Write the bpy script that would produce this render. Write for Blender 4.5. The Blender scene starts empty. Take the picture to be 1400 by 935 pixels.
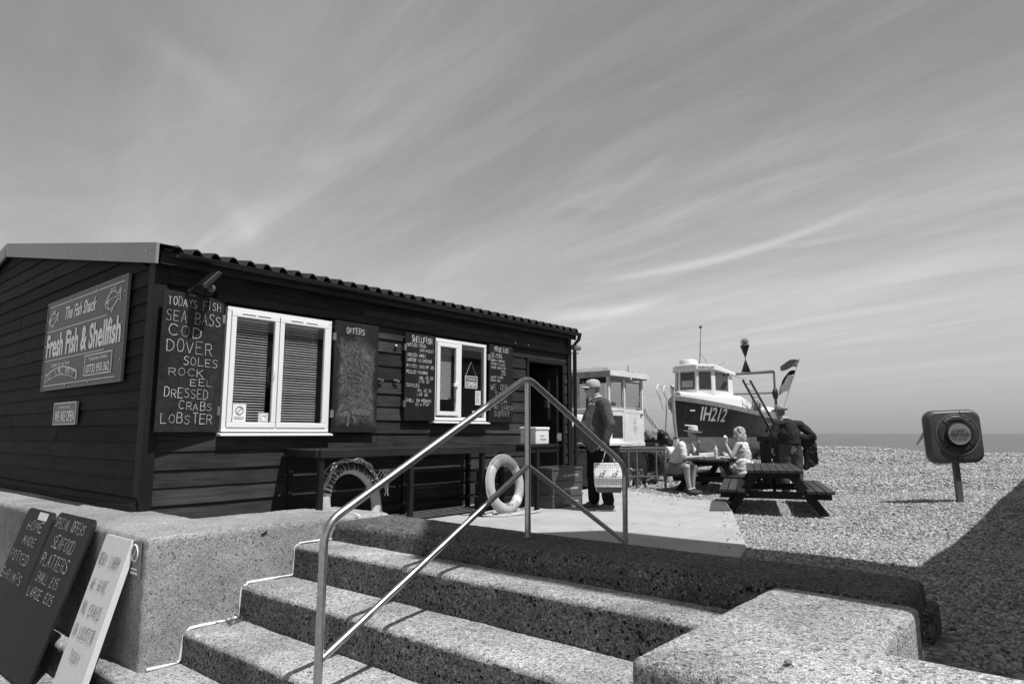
import bpy, bmesh, math, random
import numpy as np
from mathutils import Vector, Matrix, Euler
random.seed(7); RNG = np.random.default_rng(7)
S = bpy.context.scene
COL = S.collection
R = math.radians
# ------------------------------------------------------------------ camera
cam_d = bpy.data.cameras.new("camera"); cam = bpy.data.objects.new("camera", cam_d); COL.objects.link(cam)
cam_d.sensor_width = 36.0; cam_d.lens = 908.0 / 1400 * 36; cam_d.clip_start = 0.05; cam_d.clip_end = 20000
cam.location = (0, 0, 1.05); cam.rotation_euler = (R(90 + 7.81), 0, R(40.2 - 90))
S.camera = cam
S.view_settings.view_transform = 'Standard'; S.view_settings.look = 'None'
S.view_settings.exposure = 0.0; S.view_settings.gamma = 1.0
# ------------------------------------------------------------------ sun
SUN_DIR = Vector((-0.04, 0.51, -1.0)).normalized()          # travel direction
sun_d = bpy.data.lights.new("sun", 'SUN'); sun_d.energy = 4.9; sun_d.angle = R(0.53); sun_d.color = (1, 0.995, 0.985)
sun = bpy.data.objects.new("sun", sun_d); COL.objects.link(sun)
sun.rotation_euler = SUN_DIR.to_track_quat('-Z', 'Y').to_euler(); sun.location = (0, 0, 30)
# ------------------------------------------------------------------ sky
W = bpy.data.worlds.new("World"); S.world = W; W.use_nodes = True
nt = W.node_tree; nt.nodes.clear()
def N(t, **kw):
    n = nt.nodes.new(t)
    for k, v in kw.items(): setattr(n, k, v)
    return n
def mth(op, a, b=None, c=None, clamp=False):
    n = nt.nodes.new('ShaderNodeMath'); n.operation = op; n.use_clamp = clamp
    for i, v in enumerate((a, b, c)):
        if v is None: continue
        if isinstance(v, (int, float)): n.inputs[i].default_value = v
        else: nt.links.new(v, n.inputs[i])
    return n.outputs[0]
def sstep(lo, hi, v):
    n = nt.nodes.new('ShaderNodeMapRange'); n.interpolation_type = 'SMOOTHSTEP'; n.clamp = True
    n.inputs['From Min'].default_value = lo; n.inputs['From Max'].default_value = hi
    nt.links.new(v, n.inputs['Value']); return n.outputs[0]
def wnoise(vec, scale, detail, rough, dist=0.0):
    n = N('ShaderNodeTexNoise'); n.inputs['Scale'].default_value = scale; n.inputs['Detail'].default_value = detail
    n.inputs['Roughness'].default_value = rough; n.inputs['Distortion'].default_value = dist
    nt.links.new(vec, n.inputs['Vector']); return n.outputs['Fac']
sky = N('ShaderNodeTexSky', sky_type='NISHITA', sun_disc=False)
sky.sun_elevation = R(62.9); sky.sun_rotation = R(180 - 4.5); sky.air_density = 0.8; sky.dust_density = 3.0; sky.ozone_density = 1.0
bw = N('ShaderNodeRGBToBW'); nt.links.new(sky.outputs[0], bw.inputs[0])
tc = N('ShaderNodeTexCoord'); sep = N('ShaderNodeSeparateXYZ'); nt.links.new(tc.outputs['Generated'], sep.inputs[0])
dx, dy, dz = sep.outputs
dzp = mth('ADD', mth('MAXIMUM', dz, 0.0), 0.10)
u0 = mth('DIVIDE', dx, dzp); v0 = mth('DIVIDE', dy, dzp)
ca, sa = math.cos(R(80)), math.sin(R(80))
ua = mth('ADD', mth('MULTIPLY', u0, ca), mth('MULTIPLY', v0, sa))      # along the streaks
va = mth('SUBTRACT', mth('MULTIPLY', v0, ca), mth('MULTIPLY', u0, sa))
cmb = N('ShaderNodeCombineXYZ'); nt.links.new(mth('MULTIPLY', ua, 0.16), cmb.inputs[0]); nt.links.new(va, cmb.inputs[1])
st1 = wnoise(cmb.outputs[0], 1.1, 9, 0.66, 0.9)
cmb2 = N('ShaderNodeCombineXYZ'); nt.links.new(mth('MULTIPLY', ua, 0.35), cmb2.inputs[0]); nt.links.new(va, cmb2.inputs[1]); cmb2.inputs[2].default_value = 3.7
st2 = wnoise(cmb2.outputs[0], 0.45, 4, 0.5, 0.4)
cmb3 = N('ShaderNodeCombineXYZ'); nt.links.new(mth('MULTIPLY', ua, 0.10), cmb3.inputs[0]); nt.links.new(va, cmb3.inputs[1]); cmb3.inputs[2].default_value = 9.1
st3 = wnoise(cmb3.outputs[0], 4.2, 6, 0.6, 0.9)
veil = mth('MULTIPLY', sstep(0.38, 0.68, st1), 0.75)
veil = mth('ADD', veil, mth('MULTIPLY', sstep(0.42, 0.7, st2), 0.45))
veil = mth('ADD', veil, mth('MULTIPLY', mth('MULTIPLY', sstep(0.50, 0.78, st3), sstep(0.4, 0.6, st1)), 0.95))
# a few long distinct streaks, given by azimuth (from +X) and elevation
az = mth('ARCTAN2', dy, dx); el = mth('ARCSINE', dz)
AZ0, EL0 = R(40.2), R(7.81)
def pxdir(x, y):
    f = 908.0; th = EL0; F = np.array([math.cos(AZ0), math.sin(AZ0), 0]); Rr = np.array([math.sin(AZ0), -math.cos(AZ0), 0]); U = np.array([0, 0, 1.])
    d = (F*math.cos(th)+U*math.sin(th))*f + Rr*(x-700) + (-F*math.sin(th)+U*math.cos(th))*(467.5-y)
    d /= np.linalg.norm(d); return math.atan2(d[1], d[0]), math.asin(d[2])
def streak(azs, els, width, strength, along_az=True, ragged=0.5):
    a = np.array(azs); e = np.array(els)
    if along_az: X_, Y_, xs, ys = a, e, az, el
    else: X_, Y_, xs, ys = e, a, el, az
    k = np.polyfit(X_, Y_, 2 if len(X_) > 2 else 1)
    if len(k) == 2: k = np.array([0, k[0], k[1]])
    f = mth('ADD', mth('MULTIPLY', mth('ADD', mth('MULTIPLY', xs, float(k[0])), float(k[1])), xs), float(k[2]))
    wob = mth('MULTIPLY', mth('SUBTRACT', st3, 0.5), width * 2.2)
    d = mth('DIVIDE', mth('SUBTRACT', mth('ADD', ys, wob), f), width)
    g = mth('EXPONENT', mth('MULTIPLY', mth('MULTIPLY', d, d), -1.0))
    lo, hi = float(X_.min()), float(X_.max()); m = (hi - lo) * 0.42
    win = mth('MULTIPLY', sstep(lo - m*0.2, lo + m, xs), mth('SUBTRACT', 1.0, sstep(hi - m, hi + m*0.2, xs)))
    rg = mth('ADD', mth('MULTIPLY', sstep(0.3, 0.7, st1), ragged), 1.0 - ragged)
    return mth('MULTIPLY', mth('MULTIPLY', g, win), mth('MULTIPLY', rg, strength))
def pxs(pts):
    q = [pxdir(*p) for p in pts]; return [a for a, b in q], [b for a, b in q]
veil = mth('ADD', veil, streak(*pxs([(780, 385), (950, 360), (1060, 331), (1150, 297), (1240, 255)]), 0.0055, 1.7, True, 0.2))
veil = mth('ADD', veil, streak(*pxs([(720, 436), (820, 428), (930, 404)]), 0.008, 1.9, True, 0.2))
veil = mth('ADD', veil, streak(*pxs([(960, 440), (1200, 400), (1330, 375), (1420, 335)]), 0.035, 0.7, True, 0.5))
veil = mth('ADD', veil, streak(*pxs([(760, 315), (810, 285), (950, 185)]), 0.009, 0.5, True, 0.6))
veil = mth('ADD', veil, streak(*pxs([(900, 250), (1100, 205), (1400, 100)]), 0.020, 0.4, True, 0.5))
veil = mth('ADD', veil, streak(*pxs([(140, 15), (240, 75), (345, 160)]), 0.020, 0.42, True, 0.8))
veil = mth('ADD', veil, streak(*pxs([(295, 250), (325, 300), (352, 355)]), 0.020, 0.6, False, 0.7))
cmb4 = N('ShaderNodeCombineXYZ'); nt.links.new(mth('MULTIPLY', ua, 0.5), cmb4.inputs[0]); nt.links.new(va, cmb4.inputs[1]); cmb4.inputs[2].default_value = 21.3
mot = wnoise(cmb4.outputs[0], 2.0, 7, 0.62, 1.2)
veil = mth('ADD', veil, mth('MULTIPLY', mth('SUBTRACT', sstep(0.32, 0.70, mot), 0.5), 0.50))
veil = mth('ADD', veil, streak(*pxs([(1180, 500), (1260, 488), (1400, 468)]), 0.006, -0.45, True, 0.2))
veil = mth('ADD', veil, streak(*pxs([(980, 345), (1120, 330), (1290, 300)]), 0.004, 0.5, True, 0.6))
veil = mth('ADD', veil, streak(*pxs([(760, 372), (870, 352), (980, 312)]), 0.004, 0.6, True, 0.6))
low = mth('SUBTRACT', 1.0, sstep(0.0, 0.36, dz))
veil = mth('MULTIPLY', veil, mth('ADD', mth('MULTIPLY', sstep(-0.02, 0.2, dz), 0.9), 0.1))
gradl = mth('ADD', mth('MULTIPLY', low, 0.55), 0.0)
bank = mth('MULTIPLY', mth('MULTIPLY', sstep(0.02, 0.11, dz), mth('SUBTRACT', 1.0, sstep(0.14, 0.36, dz))), 0.45)
SKY_K = 1.0
base = mth('MULTIPLY', bw.outputs[0], 0.20)
cl = mth('ADD', mth('MULTIPLY', veil, 1.0), bank)
glow = mth('MULTIPLY', mth('EXPONENT', mth('MULTIPLY', dz, -2.8)), 4.7)                      # paler towards the sea horizon
dip = mth('MULTIPLY', mth('EXPONENT', mth('MULTIPLY', mth('MAXIMUM', dz, 0.0), -14.0)), -2.6)
tot = mth('ADD', mth('ADD', mth('ADD', base, 1.35), mth('ADD', glow, dip)), mth('MULTIPLY', cl, 0.92))
gcol = N('ShaderNodeCombineColor')
for i in range(3): nt.links.new(tot, gcol.inputs[i])
bg = N('ShaderNodeBackground'); bg.inputs['Strength'].default_value = 0.10
nt.links.new(gcol.outputs[0], bg.inputs['Color'])
wo = N('ShaderNodeOutputWorld'); nt.links.new(bg.outputs[0], wo.inputs['Surface'])

# ------------------------------------------------------------------ materials
class MT:
    def __init__(s, name):
        s.m = bpy.data.materials.new(name); s.m.use_nodes = True; s.t = s.m.node_tree
        s.b = s.t.nodes['Principled BSDF']; s.tc = None; s.out = s.t.nodes['Material Output']
    def n(s, t, **kw):
        x = s.t.nodes.new(t)
        for k, v in kw.items(): setattr(x, k, v)
        return x
    def l(s, a, b): s.t.links.new(a, b)
    def math(s, op, a, b=None, clamp=False):
        x = s.n('ShaderNodeMath', operation=op, use_clamp=clamp)
        for i, v in enumerate((a, b)):
            if v is None: continue
            if isinstance(v, (int, float)): x.inputs[i].default_value = v
            else: s.l(v, x.inputs[i])
        return x.outputs[0]
    def coord(s, kind='Object', scale=(1, 1, 1), rnd=True):
        t = s.n('ShaderNodeTexCoord'); mp = s.n('ShaderNodeMapping'); s.l(t.outputs[kind], mp.inputs[0]); mp.inputs['Scale'].default_value = scale
        if rnd:
            oi = s.n('ShaderNodeObjectInfo'); k = s.math('MULTIPLY', oi.outputs['Random'], 37.0)
            c = s.n('ShaderNodeCombineXYZ'); s.l(k, c.inputs[0]); s.l(k, c.inputs[2]); s.l(c.outputs[0], mp.inputs['Location'])
        return mp.outputs[0]
    def noise(s, vec, scale, detail=4, rough=0.55, dist=0.0):
        x = s.n('ShaderNodeTexNoise'); s.l(vec, x.inputs['Vector']); x.inputs['Scale'].default_value = scale
        x.inputs['Detail'].default_value = detail; x.inputs['Roughness'].default_value = rough; x.inputs['Distortion'].default_value = dist
        return x.outputs['Fac']
    def voro(s, vec, scale, feature='F1', rnd=1.0):
        x = s.n('ShaderNodeTexVoronoi', feature=feature); s.l(vec, x.inputs['Vector']); x.inputs['Scale'].default_value = scale
        x.inputs['Randomness'].default_value = rnd
        return x
    def mr(s, v, a, b, c, d, sm=False):
        x = s.n('ShaderNodeMapRange'); x.clamp = True
        if sm: x.interpolation_type = 'SMOOTHSTEP'
        for k, q in zip(('From Min', 'From Max', 'To Min', 'To Max'), (a, b, c, d)): x.inputs[k].default_value = q
        s.l(v, x.inputs['Value']); return x.outputs[0]
    def grey(s, v):
        c = s.n('ShaderNodeCombineColor')
        for i in range(3): s.l(v, c.inputs[i])
        s.l(c.outputs[0], s.b.inputs['Base Color'])
    def bump(s, v, strength, dist):
        b = s.n('ShaderNodeBump'); b.inputs['Strength'].default_value = strength; b.inputs['Distance'].default_value = dist
        s.l(v, b.inputs['Height']); s.l(b.outputs[0], s.b.inputs['Normal'])
    def rnd(s): return s.n('ShaderNodeObjectInfo').outputs['Random']
def gm(name, val, rough=0.6, var=0.15, scale=6, metallic=0.0, bump=0.0, bdist=0.004, bscale=None, stretch=(1, 1, 1), orand=0.0, spec=None, coat=0):
    M = MT(name); v = M.coord('Object', stretch)
    nz = M.noise(v, scale, 5, 0.6)
    val_ = M.mr(nz, 0.3, 0.7, val * (1 - var), val * (1 + var))
    if orand: val_ = M.math('MULTIPLY', val_, M.mr(M.rnd(), 0, 1, 1 - orand, 1 + orand))
    M.grey(val_); M.b.inputs['Roughness'].default_value = rough; M.b.inputs['Metallic'].default_value = metallic
    if spec is not None: M.b.inputs['Specular IOR Level'].default_value = spec
    if coat: M.b.inputs['Coat Weight'].default_value = coat
    if bump: M.bump(M.noise(v, bscale or scale * 4, 5, 0.65), bump, bdist)
    return M.m
def wood(name, val, grain_axis, var=0.35, rough=0.6, orand=0.25, spec=0.3, scratch=0.0):
    M = MT(name); st = [14, 14, 14]; st[grain_axis] = 1.0
    v = M.coord('Object', st); v2 = M.coord('Object')
    g = M.noise(v, 2.2, 6, 0.65, 0.6); k = M.noise(v2, 1.7, 4, 0.6)
    a = M.mr(g, 0.3, 0.7, val * (1 - var), val * (1 + var)); b = M.mr(k, 0.35, 0.7, 0.75, 1.3)
    val_ = M.math('MULTIPLY', a, b); val_ = M.math('MULTIPLY', val_, M.mr(M.rnd(), 0, 1, 1 - orand, 1 + orand))
    vo = M.voro(v2, 5.0).outputs['Distance']; knot = M.mr(vo, 0.0, 0.07, 1.0, 0.0, True)
    val_ = M.math('ADD', val_, M.math('MULTIPLY', knot, val * 0.5))
    if scratch:
        sc = M.noise(v2, 38, 3, 0.6); val_ = M.math('ADD', val_, M.math('MULTIPLY', M.mr(sc, 0.73, 0.78, 0, 1), scratch))
    M.grey(val_); M.b.inputs['Roughness'].default_value = rough; M.b.inputs['Specular IOR Level'].default_value = spec
    M.bump(g, 0.35, 0.004)
    return M.m
def aggregate(name, val, cell=95, contrast=0.5, pits=0.6, stain=0.26, bump=1.0):
    M = MT(name); v = M.coord('Object', rnd=False)
    vc = M.voro(v, cell); sepc = M.n('ShaderNodeSeparateColor'); M.l(vc.outputs['Color'], sepc.inputs[0])
    vb = M.voro(v, cell * 0.42); sepb = M.n('ShaderNodeSeparateColor'); M.l(vb.outputs['Color'], sepb.inputs[0])
    a = M.mr(sepc.outputs[0], 0, 1, val * (1 - contrast), val * (1 + contrast))
    big = M.math('GREATER_THAN', sepb.outputs[1], 0.72)
    bigv = M.mr(sepb.outputs[0], 0, 1, val * (1 - contrast * 1.3), val * (1 + contrast * 1.1))
    mx = M.n('ShaderNodeMix'); mx.data_type = 'FLOAT'; M.l(big, mx.inputs[0]); M.l(a, mx.inputs[2]); M.l(bigv, mx.inputs[3])
    col = mx.outputs[0]; spk = M.math('GREATER_THAN', sepc.outputs[2], 0.955); col = M.math('ADD', col, M.math('MULTIPLY', spk, 0.22))
    st = M.noise(v, 1.3, 5, 0.6); col = M.math('MULTIPLY', col, M.mr(st, 0.3, 0.72, 1 - stain * 1.4, 1 + stain * 0.8))
    st2 = M.noise(v, 7.5, 4, 0.6); col = M.math('MULTIPLY', col, M.mr(st2, 0.3, 0.7, 0.88, 1.1))
    pt = M.noise(v, cell * 0.30, 3, 0.6); pit = M.mr(pt, 0.31, 0.40, 1, 0)
    col = M.math('MULTIPLY', col, M.math('SUBTRACT', 1.0, M.math('MULTIPLY', pit, pits)))
    M.grey(col); M.b.inputs['Roughness'].default_value = 0.85; M.b.inputs['Specular IOR Level'].default_value = 0.35
    h = M.math('SUBTRACT', M.math('MULTIPLY', M.mr(vc.outputs['Distance'], 0, 0.7, 1, 0), 0.8), M.math('MULTIPLY', pit, 1.4))
    h = M.math('ADD', h, M.math('MULTIPLY', M.noise(v, cell * 1.8, 2, 0.6), 0.5))
    M.bump(h, bump, 0.006)
    return M.m
def chalkboard(name, val, smear=0.0, z0=0, z1=1):
    M = MT(name); v = M.coord('Object', rnd=False); vd = M.coord('Object', (1, 1, 0.35), rnd=False)
    n1 = M.noise(vd, 3.0, 6, 0.65, 1.2); n2 = M.noise(v, 11, 6, 0.7, 2.5)
    c = M.mr(n1, 0.42, 0.75, val, val * 2.2)
    if smear:
        tg = M.n('ShaderNodeTexCoord'); sg_ = M.n('ShaderNodeSeparateXYZ'); M.l(tg.outputs['Generated'], sg_.inputs[0])
        gx = M.math('ABSOLUTE', M.math('SUBTRACT', sg_.outputs[0], 0.52)); g_z = M.math('ABSOLUTE', M.math('SUBTRACT', sg_.outputs[2], 0.46))
        wob = M.math('MULTIPLY', M.math('SUBTRACT', M.noise(v, 5, 3, 0.6), 0.5), 0.25)
        msk = M.math('MULTIPLY', M.mr(M.math('ADD', gx, wob), 0.34, 0.47, 1, 0, True), M.mr(M.math('ADD', g_z, wob), 0.30, 0.40, 1, 0, True)) if smear > 0.1 else 0.8
        n2 = M.noise(v, 6.5, 5, 0.6, 3.5); sw = M.mr(n2, 0.40, 0.70, 0.12, 1.0); c = M.math('ADD', c, M.math('MULTIPLY', M.math('MULTIPLY', sw, M.mr(n1, 0.3, 0.62, 0.25, 1)), M.math('MULTIPLY', msk, smear)))
    M.grey(c); M.b.inputs['Roughness'].default_value = 0.55; M.b.inputs['Specular IOR Level'].default_value = 0.3
    return M.m
def fabric(name, val, var=0.12, scale=30, pattern=None):
    M = MT(name); v = M.coord('Object')
    c = M.mr(M.noise(v, scale, 4, 0.6), 0.3, 0.7, val * (1 - var), val * (1 + var))
    if pattern == 'floral':
        d = M.voro(v, 17).outputs['Distance']; n = M.noise(v, 24, 3, 0.6, 1.0)
        k = M.math('MULTIPLY', M.mr(d, 0.36, 0.46, 1, 0), M.math('GREATER_THAN', n, 0.44))
        c = M.math('MULTIPLY', c, M.math('SUBTRACT', 1.0, M.math('MULTIPLY', k, 0.62)))
    M.grey(c); M.b.inputs['Roughness'].default_value = 0.9; M.b.inputs['Specular IOR Level'].default_value = 0.15
    M.bump(M.noise(v, 9, 4, 0.6, 0.8), 0.5, 0.02)
    return M.m
m = {}
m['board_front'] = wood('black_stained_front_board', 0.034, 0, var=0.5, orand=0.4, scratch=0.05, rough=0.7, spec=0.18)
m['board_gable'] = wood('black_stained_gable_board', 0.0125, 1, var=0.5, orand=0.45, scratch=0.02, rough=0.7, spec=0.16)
m['trim_v'] = wood('black_stained_upright', 0.010, 2, scratch=0.03)
m['black_wood_x'] = wood('black_painted_timber', 0.016, 0, scratch=0.05)
m['flashing'] = gm('grey_flashing', 0.29, 0.42, 0.06, 1.5, 0.25)
m['roof'] = gm('dark_fibre_cement', 0.035, 0.7, 0.3, 9, bump=0.3)
m['gutter'] = gm('black_plastic_gutter', 0.012, 0.4, 0.1, 3)
m['upvc'] = gm('white_window_plastic', 0.86, 0.3, 0.02, 3, coat=0.2)
m['slat'] = gm('pale_blind_slat', 0.80, 0.45, 0.08, 8)
m['dark'] = gm('dark_interior', 0.010, 0.9, 0.2, 4)
m['rubber'] = gm('black_rubber', 0.018, 0.6, 0.2, 12, bump=0.2)
m['steel'] = None
m['galv'] = gm('galvanised_metal', 0.32, 0.4, 0.2, 14, 0.6)
m['screw'] = gm('screw_head', 0.6, 0.3, 0.1, 20, 0.8)
m['concrete'] = aggregate('exposed_aggregate_wall', 0.41, 210, 0.36, 0.75)
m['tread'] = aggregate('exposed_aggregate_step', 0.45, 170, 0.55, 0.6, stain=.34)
m['block'] = aggregate('pale_aggregate_block', 0.45, 150, 0.52, 0.6, stain=.3)
m['kerb'] = aggregate('shade_darkened_aggregate', 0.12, 130, 0.75, 0.8)  # kerb colour lowered along with the risers to deepen its shade
m['riser'] = aggregate('coarse_shade_darkened_riser', 0.17, 150, 0.95, 0.8)  # coarse stones, with the colour also darkened to deepen the risers' shade
m['slab'] = None
m['chalk'] = gm('chalk', 0.44, 0.95, 0.35, 60)
m['chalk_faint'] = gm('faint_chalk', 0.26, 0.95, 0.3, 60)
m['cb'] = chalkboard('chalkboard', 0.010)
m['cb_smear'] = chalkboard('smeared_chalkboard', 0.014, 0.22)
m['cb_lean'] = chalkboard('leaning_chalkboard', 0.009)
m['cb_today'] = chalkboard('dusty_chalkboard', 0.010, 0.030)
m['white'] = gm('white_paint', 0.78, 0.45, 0.05, 4)
m['white_worn'] = gm('worn_white_paint', 0.66, 0.55, 0.2, 5, bump=0.1)
m['polysty'] = gm('white_foam_board', 0.66, 0.9, 0.05, 30, bump=0.3, bscale=180)
m['pencil'] = gm('thin_marker', 0.16, 0.8, 0.2, 40)
m['sealant'] = gm('white_sealant', 0.80, 0.7, 0.12, 20, bump=0.3)
m['sign_face'] = gm('slate_blue_sign_face', 0.055, 0.38, 0.08, 2)
m['sign_dark'] = gm('slate_sign_face', 0.075, 0.38, 0.08, 2)
m['sign_mid'] = gm('grey_sign_panel', 0.16, 0.4, 0.08, 2)
m['sign_light'] = gm('pale_sign_print', 0.88, 0.5, 0.1, 5)
m['sign_pale'] = gm('sign_band', 0.62, 0.5, 0.1, 5)
m['metal_edge'] = gm('bright_sign_edge', 0.6, 0.3, 0.15, 6, 0.7)
m['ring'] = gm('pale_lifebuoy_plastic', 0.44, 0.45, 0.12, 9, bump=0.15)
m['ring_white'] = gm('white_lifebuoy_band', 0.70, 0.5, 0.1, 9)
m['ring_grey'] = gm('faded_lifebuoy_band', 0.20, 0.6, 0.25, 12)
m['rope'] = gm('pale_rope', 0.50, 0.9, 0.3, 90, bump=0.6, bscale=160)
m['rope_dark'] = gm('dark_rope', 0.05, 0.9, 0.3, 90, bump=0.6, bscale=160)
m['crate'] = gm('grey_crate_plastic', 0.085, 0.5, 0.12, 5, bump=0.1)
m['crate_pale'] = gm('pale_crate_rim', 0.20, 0.5, 0.12, 5)
m['skin'] = gm('skin', 0.38, 0.55, 0.12, 14)
m['skin2'] = gm('tanned_skin', 0.28, 0.55, 0.12, 14)
m['hair'] = gm('fair_hair', 0.42, 0.6, 0.35, 40, bump=0.8, bdist=0.02, bscale=60, stretch=(1, 1, 0.3))
m['hair_d'] = gm('grey_hair', 0.16, 0.7, 0.3, 40, bump=0.6, bscale=60)
m['jumper_d'] = fabric('dark_jumper', 0.035)
m['jumper_m'] = fabric('mid_sweatshirt', 0.085)
m['trouser_d'] = fabric('black_trousers', 0.007)
m['trouser_m'] = fabric('grey_trousers', 0.075)
m['shorts'] = fabric('khaki_shorts', 0.20)
m['shirt_w'] = fabric('white_shirt', 0.66)
m['dress'] = fabric('floral_dress', 0.68, pattern='floral')
m['hat_w'] = fabric('pale_straw', 0.66, scale=80)
m['hat_g'] = fabric('grey_felt', 0.36)
m['cap'] = fabric('pale_cap', 0.42)
m['band'] = fabric('dark_band', 0.06)
m['shoe'] = gm('dark_shoe', 0.05, 0.6, 0.2, 10)
m['sole'] = gm('pale_sole', 0.3, 0.7, 0.2, 10)
m['lens'] = gm('dark_lens', 0.008, 0.1, 0.1, 4)
m['coat'] = fabric('dark_coat', 0.030)
m['bag'] = fabric('printed_cotton_bag', 0.82)
m['print'] = gm('dark_print', 0.05, 0.8, 0.1, 10)
m['table_top'] = wood('dark_table_plank', 0.045, 0, orand=0.15)
m['table_dark'] = wood('dark_table_frame', 0.016, 0, orand=0.2)
m['hull_d'] = gm('black_hull_paint', 0.008, 0.45, 0.7, 4, stretch=(3, 3, .35), coat=0.15)
m['hull_g'] = gm('grey_bottom_paint', 0.13, 0.5, 0.2, 5)
m['strake'] = gm('grey_strake', 0.20, 0.5, 0.25, 8)
m['stem'] = gm('pale_stem_metal', 0.42, 0.4, 0.2, 9, 0.3)
m['frame_grey'] = gm('grey_painted_tube', 0.16, 0.5, 0.15, 9)
m['flag_g'] = fabric('grey_flag', 0.16)
m['flag_w'] = fabric('white_flag', 0.6)
m['flag_d'] = fabric('dark_flag', 0.02)
m['tr_white'] = gm('weathered_white_cab_paint', 0.70, 0.5, 0.15, 4, bump=0.1)
m['tr_grey'] = gm('weathered_cab_roof', 0.30, 0.6, 0.3, 7, bump=0.2)
m['tr_dark'] = gm('oily_dark_metal', 0.022, 0.5, 0.4, 8, bump=0.2)
m['rust'] = gm('rusty_grey_metal', 0.11, 0.7, 0.4, 10, bump=0.3)
m['net'] = gm('piled_netting', 0.30, 0.95, 0.6, 45, bump=1.0, bdist=0.03, bscale=60)
m['tarp'] = gm('black_tarpaulin', 0.014, 0.45, 0.3, 5, bump=0.5, bdist=0.03, bscale=12)
m['housing'] = gm('grey_lifebuoy_housing', 0.068, 0.5, 0.22, 5, bump=0.2, bscale=9)
m['housing_ring'] = gm('dark_lifebuoy_segment', 0.052, 0.5, 0.18, 6)
m['housing_rim'] = gm('pale_housing_rim', 0.15, 0.5, 0.1, 6)
m['disc'] = gm('coastguard_disc', 0.30, 0.5, 0.06, 6)
m['post'] = gm('grey_post', 0.11, 0.6, 0.2, 6)
m['plate'] = gm('dark_cover_plate', 0.07, 0.55, 0.2, 4)
m['render_wall'] = gm('off_white_render', 0.30, 0.85, 0.1, 2, bump=0.3)
m['tile'] = gm('slate_roof', 0.06, 0.7, 0.3, 4)
m['plastic_clear'] = gm('bottle_plastic', 0.75, 0.15, 0.05, 8)
m['paper'] = gm('paper', 0.72, 0.8, 0.08, 20)
m['weed'] = gm('dry_weed', 0.10, 0.8, 0.4, 40)
m['prom'] = aggregate('promenade_concrete', 0.28, 90, 0.4, 0.4)
def mk_steel():
    M = MT('brushed_stainless_rail'); v = M.coord('Object', (1, 1, 1), False)
    M.b.inputs['Metallic'].default_value = 1.0; M.b.inputs['Roughness'].default_value = 0.30
    nz = M.noise(v, 40, 4, 0.6); M.grey(M.mr(nz, 0.3, 0.7, 0.42, 0.58)); M.l(M.mr(M.noise(v, 6, 4, 0.6), 0.3, 0.7, 0.22, 0.38), M.b.inputs['Roughness']); return M.m
m['steel'] = mk_steel()
def mk_slab():
    M = MT('pale_concrete_paving'); v = M.coord('Object', (1, 1, 1), False)
    a = M.noise(v, 1.1, 6, 0.62, 0.4); b = M.noise(v, 60, 3, 0.6); s = M.coord('Object', (1, 9, 1), False); c = M.noise(s, 6, 4, 0.6)
    x = M.math('MULTIPLY', M.mr(a, 0.3, 0.7, 0.35, 0.46), M.mr(b, 0.3, 0.7, 0.9, 1.08)); x = M.math('MULTIPLY', x, M.mr(c, 0.3, 0.7, 0.93, 1.05)); sp2 = M.noise(v, 24, 4, 0.6); x = M.math('MULTIPLY', x, M.mr(sp2, 0.24, 0.34, 0.72, 1.0)); x = M.math('MULTIPLY', x, M.mr(M.noise(v, 3.1, 6, 0.7, 1.5), 0.33, 0.5, 0.86, 1.0))
    M.grey(x); M.b.inputs['Roughness'].default_value = 0.85; M.bump(b, 0.4, 0.003); return M.m
m['slab'] = mk_slab()
def mk_shingle():
    M = MT('shingle_far'); v = M.coord('Object', (1, 1, 0.3), False)
    vc = M.voro(v, 17); sc = M.n('ShaderNodeSeparateColor'); M.l(vc.outputs['Color'], sc.inputs[0])
    x = M.mr(sc.outputs[0], 0, 1, 0.17, 0.50); x = M.math('MULTIPLY', x, M.mr(vc.outputs['Distance'], 0.25, 0.75, 1.0, 0.5))
    x = M.math('MULTIPLY', x, M.mr(M.noise(v, 0.6, 5, 0.6), 0.3, 0.7, 0.85, 1.12))
    M.grey(x); M.b.inputs['Roughness'].default_value = 0.8; M.bump(M.mr(vc.outputs['Distance'], 0, 0.8, 1, 0), 1.0, 0.03); return M.m
m['shingle'] = mk_shingle()
def mk_pebble():
    M = MT('pebble'); r = M.rnd(); M.grey(M.mr(r, 0, 1, 0.11, 0.50)); M.b.inputs['Roughness'].default_value = 0.65; return M.m
m['pebble'] = mk_pebble()
def mk_sea():
    M = MT('sea_water'); v = M.coord('Object', (1, 1, 1), False)
    M.b.inputs['Base Color'].default_value = (0.055, 0.055, 0.055, 1); M.b.inputs['Roughness'].default_value = 0.30
    h = M.math('ADD', M.noise(v, 0.35, 6, 0.65, 0.5), M.math('MULTIPLY', M.noise(v, 2.2, 4, 0.6), 0.35)); M.bump(h, 1.0, 0.8)
    nz = M.noise(v, 0.03, 5, 0.6); M.grey(M.mr(nz, 0.3, 0.7, 0.085, 0.13)); return M.m
m['sea'] = mk_sea()
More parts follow.
